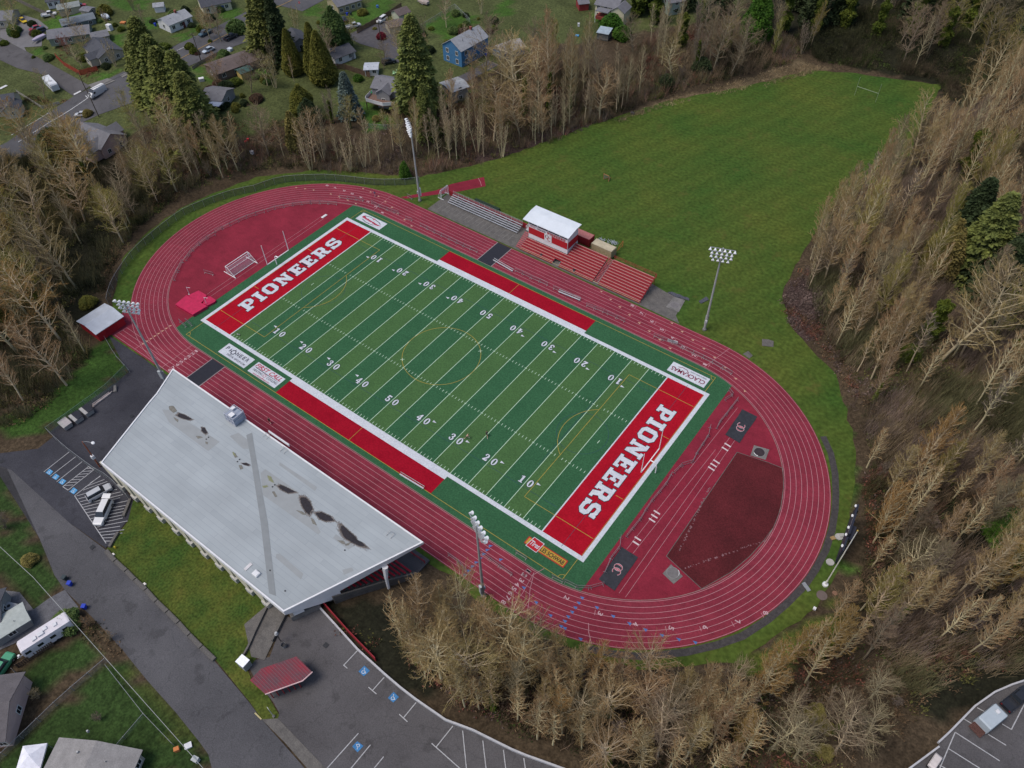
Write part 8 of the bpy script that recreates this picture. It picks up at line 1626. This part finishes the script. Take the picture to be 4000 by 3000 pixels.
PW_['bottom'] = P((1760,2560),(1900,2560),(2060,2590),(2300,2650),(2500,2700),(2800,2690),(2900,2780),(2900,3010),(2500,3030),(2300,2970),(2060,2870),(1800,2760),(1690,2660))
PW_['bottom_left'] = P((1560,2510),(1700,2475),(1850,2500),(2050,2600),(2050,2830),(1800,2740),(1650,2640))
PW_['right'] = P((3190,1240),(3150,1110),(3290,860),(3420,760),(3580,640),(3700,460),(3950,300),(4200,500),(4250,1200),(4100,1500),(4000,1900),(3700,1900),(3400,1800),(3360,1500),(3240,1350))
PW_['lower_right'] = P((3370,1800),(3700,1850),(4100,1900),(4100,2400),(3700,2600),(3400,2650),(3100,2800),(2880,2900),(2900,2680),(3100,2560),(3290,2400),(3390,2200))
PW_['left'] = P((-150,620),(150,620),(380,650),(560,640),(700,620),(860,640),(760,740),(640,800),(540,890),(470,980),(430,1080),(410,1150),(330,1140),(270,1200),(290,1340),(360,1380),(300,1470),(220,1560),(80,1660),(-200,1700),(-250,1000))
PW_['slope'] = P((600,600),(760,540),(900,560),(1000,580),(1150,590),(1300,560),(1480,560),(1620,560),(1750,480),(1900,470),(2000,470),(2300,440),(2360,470),(2150,560),(1990,600),(1860,650),(1650,680),(1500,680),(1300,680),(1150,650),(1000,670),(850,700),(760,740))
PW_['north'] = P((1900,330),(2000,250),(2200,230),(2350,330),(2500,180),(2650,120),(2850,100),(3050,150),(3150,200),(3080,250),(2900,300),(2700,340),(2500,410),(2350,480),(2200,500),(2000,450))
PW_['dark'] = P((3100,150),(3300,60),(3600,0),(4000,0),(4200,200),(3950,330),(3720,400),(3660,310),(3400,270),(3200,240))
A1 = ('alder', BARK, TW1, 5); 
wood(PW_['bottom_left'], 22, [A1, ('maple', BARK, TW1, 3), ('alder', BARK, TW2, 2)], (16, 21.5), 'between the lower parking and the near bend', 'g', .25, 3.4)
wood(PW_['bottom'], 42, [A1, ('maple', BARK, TW1, 3), ('alder', BARK, TW4, 2), ('maple', BARK, TW2, 2), ('shrubby', BARKB, TW6, .6), ('whip', BARK, TW5, 1)], (12, 18), 'in the wood below the near right bend', 'g', .12, 3.2)
wood(PW_['right'], 46, [A1, ('alder', BARK, TW2, 3), ('maple', BARK, TW1, 2), ('poplar', BARK, TW3, 1), ('whip', BARK, TW5, 2), ('alder', BARK, TW3, 1)], (19, 27), 'in the wood right of the grass field', 'g', .15, 3.8)
wood(P((3160,1130),(3130,1050),(3240,880),(3380,740),(3500,620),(3540,700),(3420,900),(3300,1100),(3260,1300),(3330,1500),(3290,1400)), 26, [('alder', BARK, TW1, 2), ('alder', BARK, TW2, 3), ('whip', BARK, TW5, 2)], (14, 20), 'at the right edge of the field', 'g', .05, 2.2)
wood(P((2950,2850),(3150,2760),(3450,2720),(3560,2760),(3400,2920),(3000,3010)), 12, [('maple', BARK, TW2, 2), ('clump', BARKB, TW2, 2), ('shrubby', BARKB, TW5, 3)], (10, 14), 'by the right hand parking', 'g', .1, 3)
wood(P((3190,1230),(3230,1120),(3330,1000),(3480,950),(3560,1150),(3520,1450),(3400,1600),(3330,1480),(3230,1330)), 30, [('alder', BARK, TW1, 4), ('alder', BARK, TW2, 2), ('whip', BARK, TW1, 1)], (15, 20), 'at the bulge of the right hand wood', 'g', .08, 2.6)
wood(P((455,1000),(540,850),(650,770),(790,690),(930,640),(800,610),(560,700),(430,850)), 14, [('maple', BARK, TW3, 3), ('alder', BARK, TW1, 2), ('maple', BARK, TW2, 2)], (11, 16), 'behind the bend fence', 'g', .1, 3)
wood(PW_['lower_right'], 38, [('alder', BARK, TW1, 3), ('poplar', BARK, TW4, 3), ('poplar', BARK, TW3, 1), ('maple', BARK, TW2, 2), ('shrubby', BARKB, TW5, 2), ('alder', BARKB, TW2, 1)], (14, 21), 'in the wood right of the scoreboard', 'g', .08, 3.8)
wood(PW_['left'], 42, [('maple', BARK, TW1, 3), ('maple', BARK, TW3, 4), ('maple', BARK, TW4, 2), ('alder', BARK, TW1, 1), ('clump', BARKB, TW2, 1)], (17, 24), 'in the wood left of the track', 'g', .25, 4.2)
wood(PW_['slope'], 50, [('clump', BARK, TW2, 4), ('whip', BARK, TW2, 5), ('whip', BARK, TW1, 3), ('shrubby', BARKB, TW2, 2), ('maple', BARK, TW1, 1.5), ('alder', BARK, TW1, 1)], (15, 20), 'on the slope below the hill gardens', 'g', .06, 2.2)
wood(PW_['north'], 30, [('maple', BARK, TW1, 3), ('maple', BARKB, TW2, 3), ('clump', BARKB, TW5, 3), ('shrubby', BARKB, TW5, 2), ('whip', BARK, TW2, 2), ('poplar', BARK, TW3, 1), ('alder', BARK, TW1, 3)], (14, 22), 'on the bank above the grass field', 'g', .2, 2.8)
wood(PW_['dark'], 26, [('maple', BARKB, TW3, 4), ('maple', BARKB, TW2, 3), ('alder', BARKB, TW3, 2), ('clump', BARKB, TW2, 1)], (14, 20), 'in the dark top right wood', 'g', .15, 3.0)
# --- undergrowth: brambles, ivy, dead stems, leaf litter (nobody could count it)
def undergrowth(name, polys, dens, hs, pal, seed, nb=9, nl=9, label='', cat='undergrowth', leaf=.22, spread=1.0):
    r_ = np.random.RandomState(seed); C = []
    for poly in polys:
        n = int(area(poly)*dens); xs = np.array([p[0] for p in poly]); ys = np.array([p[1] for p in poly]); X = r_.uniform(xs.min(), xs.max(), n*4); Y = r_.uniform(ys.min(), ys.max(), n*4); m_ = pin(poly, X, Y)
        nn = np.array([noise.noise(Vector((x*.09, y*.09, seed))) for x, y in zip(X[m_], Y[m_])]) if m_.any() else np.zeros(0); keep = nn + r_.uniform(-.35, .35, len(nn)) > -.12; P_ = np.stack([X[m_][keep], Y[m_][keep]], 1)[:n]; C.append(P_)
    C = np.concatenate(C); n = len(C); Z = Hn(C[:, 0], C[:, 1]) - .1; hN = np.array([noise.noise(Vector((x*.15, y*.15, 5))) for x, y in C]); ht = hs[0] + (hs[1]-hs[0])*np.clip(.5 + hN*1.2 + r_.normal(0, .15, n), 0, 1)
    pi_ = np.array([noise.noise(Vector((x*.06, y*.06, 9.5))) for x, y in C])*1.6 + .5 + r_.normal(0, .16, n); idx = np.clip((pi_*len(pal)).astype(int), 0, len(pal)-1); pc = np.array(pal)[idx]*(r_.uniform(.7, 1.3, (n, 1)))
    # blades (thin quads) and leaves
    B = np.repeat(np.arange(n), nb); a = r_.uniform(0, 2*pi, n*nb); t = r_.uniform(.1, .9, n*nb)*spread; d = np.stack([np.cos(a)*t, np.sin(a)*t, np.ones(n*nb)], 1); Lb = (ht[B]*r_.uniform(.6, 1.15, n*nb))[:, None]; base = np.stack([C[B, 0] + r_.normal(0, .35, n*nb), C[B, 1] + r_.normal(0, .35, n*nb), Z[B]], 1); tip = base + d*Lb; s = np.stack([-np.sin(a+.8), np.cos(a+.8), np.zeros(n*nb)], 1)*.028
    V1 = np.stack([base - s, base + s, tip + s*.4, tip - s*.4], 1).reshape(-1, 3); c1 = np.repeat(pc[B]*1.15, 4, 0)
    Lf = np.repeat(np.arange(n), nl); m = n*nl; c = np.stack([C[Lf, 0], C[Lf, 1], Z[Lf]], 1) + np.stack([r_.normal(0, .6, m), r_.normal(0, .6, m), r_.uniform(.05, .85, m)*ht[Lf]], 1); o1 = r_.normal(0, 1, (m, 3)); o1 /= np.linalg.norm(o1, axis=1, keepdims=True); o2 = np.cross(o1, r_.normal(0, 1, (m, 3))); o2 /= np.linalg.norm(o2, axis=1, keepdims=True); o1 *= leaf*r_.uniform(.5, 1.4, (m, 1)); o2 *= leaf*.6
    V2 = np.stack([c - o1, c + o2, c + o1, c - o2], 1).reshape(-1, 3); c2 = np.repeat(pc[Lf]*r_.uniform(.55, 1.2, (m, 1)), 4, 0)
    V = np.concatenate([V1, V2]); F = np.arange(len(V)).reshape(-1, 4); cc = np.concatenate([c1, c2]); cc = np.concatenate([cc, np.ones((len(cc), 1))], 1)
    o = bpy.data.objects.new(name, np_mesh(name, V, F, UGM, cc)); COL.objects.link(o); tag(o, label, cat, kind='stuff')
UGM = vcmat('undergrowth_leaves', nscale=.5, amt=.2, fine=.15, fscale=4)
BR1, GR1, PU1, OL1, DK1, RD1, TN1 = (0.15,0.098,0.056), (0.066,0.095,0.024), (0.155,0.112,0.098), (0.125,0.122,0.038), (0.042,0.045,0.020), (0.18,0.075,0.052), (0.30,0.225,0.13)
undergrowth('undergrowth', [PW_['bottom'], PW_['bottom_left'], PW_['lower_right']], .9, (.4, 1.7), [DK1, BR1, DK1, GR1, BR1, PU1, RD1], 1, label='brambles, ivy and leaf litter under the bare trees below and right of the track')
undergrowth('undergrowth', [PW_['right']], .9, (.5, 2.4), [DK1, BR1, PU1, GR1, OL1, BR1, DK1], 2, label='brambles and ivy under the bare trees right of the grass field')
undergrowth('undergrowth', [PW_['left']], .9, (.4, 2.0), [DK1, GR1, DK1, BR1, OL1, DK1], 3, label='dark ivy and scrub under the trees left of the track')
undergrowth('undergrowth', [PW_['slope'], P((560,500),(900,450),(1050,480),(1250,440),(1450,540),(1700,400),(1950,360),(2050,420),(1800,520),(1300,600),(700,640))], .8, (.5, 2.3), [OL1, BR1, RD1, BR1, GR1, BR1, PU1], 4, nb=12, label='brown brambles and scrub on the slope between the gardens and the track')
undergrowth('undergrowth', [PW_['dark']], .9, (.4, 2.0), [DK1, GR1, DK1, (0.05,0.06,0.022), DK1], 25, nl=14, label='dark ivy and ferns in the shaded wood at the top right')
undergrowth('undergrowth', [PW_['north']], .8, (.6, 2.6), [DK1, BR1, OL1, GR1, BR1, GR1, RD1], 5, label='brambles and ivy on the bank at the top')
undergrowth('undergrowth', [P((2900,2880),(3100,2740),(3500,2640),(3900,2480),(4050,2440),(4050,2560),(3750,2690),(3550,2830),(3420,2950),(3300,3040),(2900,3040))], 1.3, (.4, 2.2), [BR1, DK1, RD1, OL1, BR1], 21, nb=14, label='brown brambles between the right hand parking area and the wood')
undergrowth('undergrowth', [P((400,1180),(455,1010),(530,900),(640,810),(760,745),(1000,668),(1250,650),(1250,615),(1000,630),(740,700),(600,770),(480,890),(400,1010))], 1.6, (.5, 2.0), [DK1, OL1, DK1, GR1, BR1], 31, nb=12, label='dark scrub crowding the outside of the bend fence')
undergrowth('dry_grass', [P((2360,495),(2480,440),(2700,360),(2950,300),(3120,240),(3240,258),(3160,290),(3000,335),(2800,375),(2600,415),(2430,475))], 2.4, (.4, 1.1), [TN1, (0.22,0.165,0.10), TN1, BR1], 6, nb=16, nl=3, label='pale dry grass along the upper edge of the field', cat='dry grass')
undergrowth('undergrowth', [P((3055,1180),(3110,1090),(3200,1000),(3300,850),(3430,740),(3480,800),(3330,930),(3230,1120),(3260,1300),(3330,1450),(3360,1600),(3320,1600),(3270,1450),(3160,1330),(3090,1280))], 1.6, (.6, 1.8), [PU1, RD1, BR1, PU1], 7, nb=14, label='purplish bramble patch bulging into the right edge of the grass field', cat='brambles')
undergrowth('undergrowth', [TP(t00,(140,830),(350,820),(560,820),(620,860),(380,940)), TP(t00,(470,430),(700,600),(1040,560),(820,640),(720,670)), TP(t03,(640,430),(850,400),(1040,560),(1000,740),(700,520)), P((1270,2430),(1480,2500),(1540,2600),(1460,2560))], .9, (.2, .9), [BR1, DK1, OL1, RD1], 8, label='low scrub in the corner plots and at the street edge')
TH = dict(kind=None)
undergrowth('thicket', [PW_['right'], P((3500,1800),(4100,1800),(4200,2600),(3800,2640),(3600,2740),(3450,2700),(3450,2300))], .8, (2.4, 6.0), [(0.22,0.165,0.12),(0.24,0.18,0.15),(0.20,0.155,0.09),(0.27,0.205,0.13),(0.15,0.14,0.07)], 11, nb=22, nl=0, spread=.5, label='tall bare thicket stems filling the wood right of the grass field')
undergrowth('thicket', [PW_['bottom'], PW_['bottom_left'], PW_['lower_right']], .45, (1.5, 4.0), [(0.17,0.12,0.075),(0.13,0.09,0.06),(0.19,0.13,0.085),(0.19,0.10,0.075),(0.10,0.09,0.04)], 12, nb=20, nl=0, spread=.55, label='tall bare thicket stems in the wood below and right of the track')
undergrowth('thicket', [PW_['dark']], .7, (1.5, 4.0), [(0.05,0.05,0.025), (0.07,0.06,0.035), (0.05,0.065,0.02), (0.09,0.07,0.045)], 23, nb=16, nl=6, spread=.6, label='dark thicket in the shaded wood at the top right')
undergrowth('thicket', [PW_['north'], PW_['slope']], .75, (1.8, 4.5), [(0.21,0.15,0.095),(0.23,0.135,0.095),(0.19,0.145,0.115),(0.16,0.14,0.06),(0.21,0.16,0.10)], 13, nb=20, nl=0, spread=.55, label='bare thicket stems on the bank between the hill gardens and the sports ground')
undergrowth('thicket', [PW_['left']], .55, (1.8, 4.5), [(0.17,0.14,0.06),(0.19,0.15,0.09),(0.11,0.10,0.05)], 14, nb=20, nl=0, spread=.55, label='bare thicket stems in the wood left of the track')
rg = random.Random(31); YARDS = [P((0,60),(480,90),(470,300),(0,200)), P((500,20),(900,60),(880,260),(640,260),(560,200)), P((1000,120),(1400,20),(1500,140),(1260,320),(1060,360),(900,320)), P((1500,120),(1900,30),(1960,120),(1700,300)), P((740,300),(1080,250),(1100,430),(820,460))]
for i in range(95):
    x, y = sample(YARDS[i % len(YARDS)], rg); pr, h0 = EV['bush']; h = rg.uniform(.7, 2.4); o = pr.put((x, y, H(x, y)), rg.uniform(0, 6), 'small garden shrub on a yard of the hillside houses', (h/h0*rg.uniform(.9, 1.6),)*2 + (h/h0,), 'small garden shrubs around the houses'); o['category'] = 'shrub'
    for c in o.children: c.material_slots[0].material = rg.choice([DKG, RNDG, GOLD_, IVY, DKG, TWR])
for i in range(28):
    x, y = sample(YARDS[i % 5], rg); put_bare('maple' if i % 3 else 'clump', x, y, rg.uniform(7, 13), 'small bare garden tree among the hillside houses', 'small bare garden trees on the hillside', BARK if i % 2 else BARKB, rg.choice([TW1, TW2, TW3]))
# trees beyond the largest three hundred: one object
def far_woods(specs, name, label, twm, seed):
    rs = np.random.RandomState(seed); base = []
    for q in (1, 2, 3): big, small = bare_geo(seed*10+q, 20, .22, 4.4, 48, 1.5, .03, 5, 6, .15, twr=.016); base.append([np.array([[*a, *b_, r0, r1] for a, b_, r0, r1 in g]) for g in (big, small)])
    out = [[], []]
    for poly, n, h0, h1 in specs:
        k = tries = 0
        while k < n and tries < n*40:
            tries += 1; x, y = sample(poly, rt)
            if any((x-a)**2 + (y-b_)**2 < 4.0 for a, b_ in placed): continue
            placed.append((x, y)); k += 1; g = base[k % 3]; s_ = rs.uniform(h0, h1)/20; a = rs.uniform(0, 2*pi); ca_, sa_ = cos(a)*s_, sin(a)*s_; z = H(x, y)
            for i in (0, 1):
                A = g[i].copy()
                for o_ in (0, 3): X, Y = A[:, o_].copy(), A[:, o_+1].copy(); A[:, o_] = X*ca_ - Y*sa_ + x; A[:, o_+1] = X*sa_ + Y*ca_ + y; A[:, o_+2] = A[:, o_+2]*s_ + z
                out[i].append(A)
    t = thing(name, label, 'trees'); t['kind'] = 'stuff'
    for i, (nm, m_) in enumerate((('trunk', BARK), ('crown', twm))):
        A = np.concatenate(out[i]); me = seg_arr(nm, A, m_, 4 if i == 0 else 3); o = bpy.data.objects.new(nm, me); COL.objects.link(o); o.parent = t; o['kind'] = 'stuff'
def seg_arr(name, A, m, n):
    P0, P1, r0, r1 = A[:, :3], A[:, 3:6], A[:, 6:7], A[:, 7:8]; d = P1 - P0; d /= (np.linalg.norm(d, axis=1, keepdims=True) + 1e-9); ref = np.where(np.abs(d[:, 2:3]) > .9, [[1., 0, 0]], [[0, 0, 1.]]); u = np.cross(d, ref); u /= np.linalg.norm(u, axis=1, keepdims=True); w = np.cross(d, u)
    V = np.stack([P + (u*cos(2*pi*k/n) + w*sin(2*pi*k/n))*r for P, r in ((P0, r0), (P1, r1)) for k in range(n)], 1).reshape(-1, 3); base = np.arange(len(A))[:, None]*2*n
    return np_mesh(name, V, np.concatenate([base + np.array([[k, (k+1) % n, n+(k+1) % n, n+k]]) for k in range(n)], 0), m)
far_woods([(PW_['right'], 76, 15, 23), (PW_['bottom'], 34, 10, 16), (PW_['bottom_left'], 12, 12, 18), (PW_['lower_right'], 30, 11, 17)], 'bare_woodland', 'smaller and hidden bare trees filling the woods right of and below the track', TW1, 3)
far_woods([(PW_['left'], 20, 14, 21), (PW_['slope'], 26, 9, 15), (PW_['north'], 24, 11, 18), (PW_['dark'], 10, 13, 18)], 'bare_woodland', 'smaller and hidden bare trees filling the woods above and left of the track', TW2, 4)
print('TREES', NT[0])
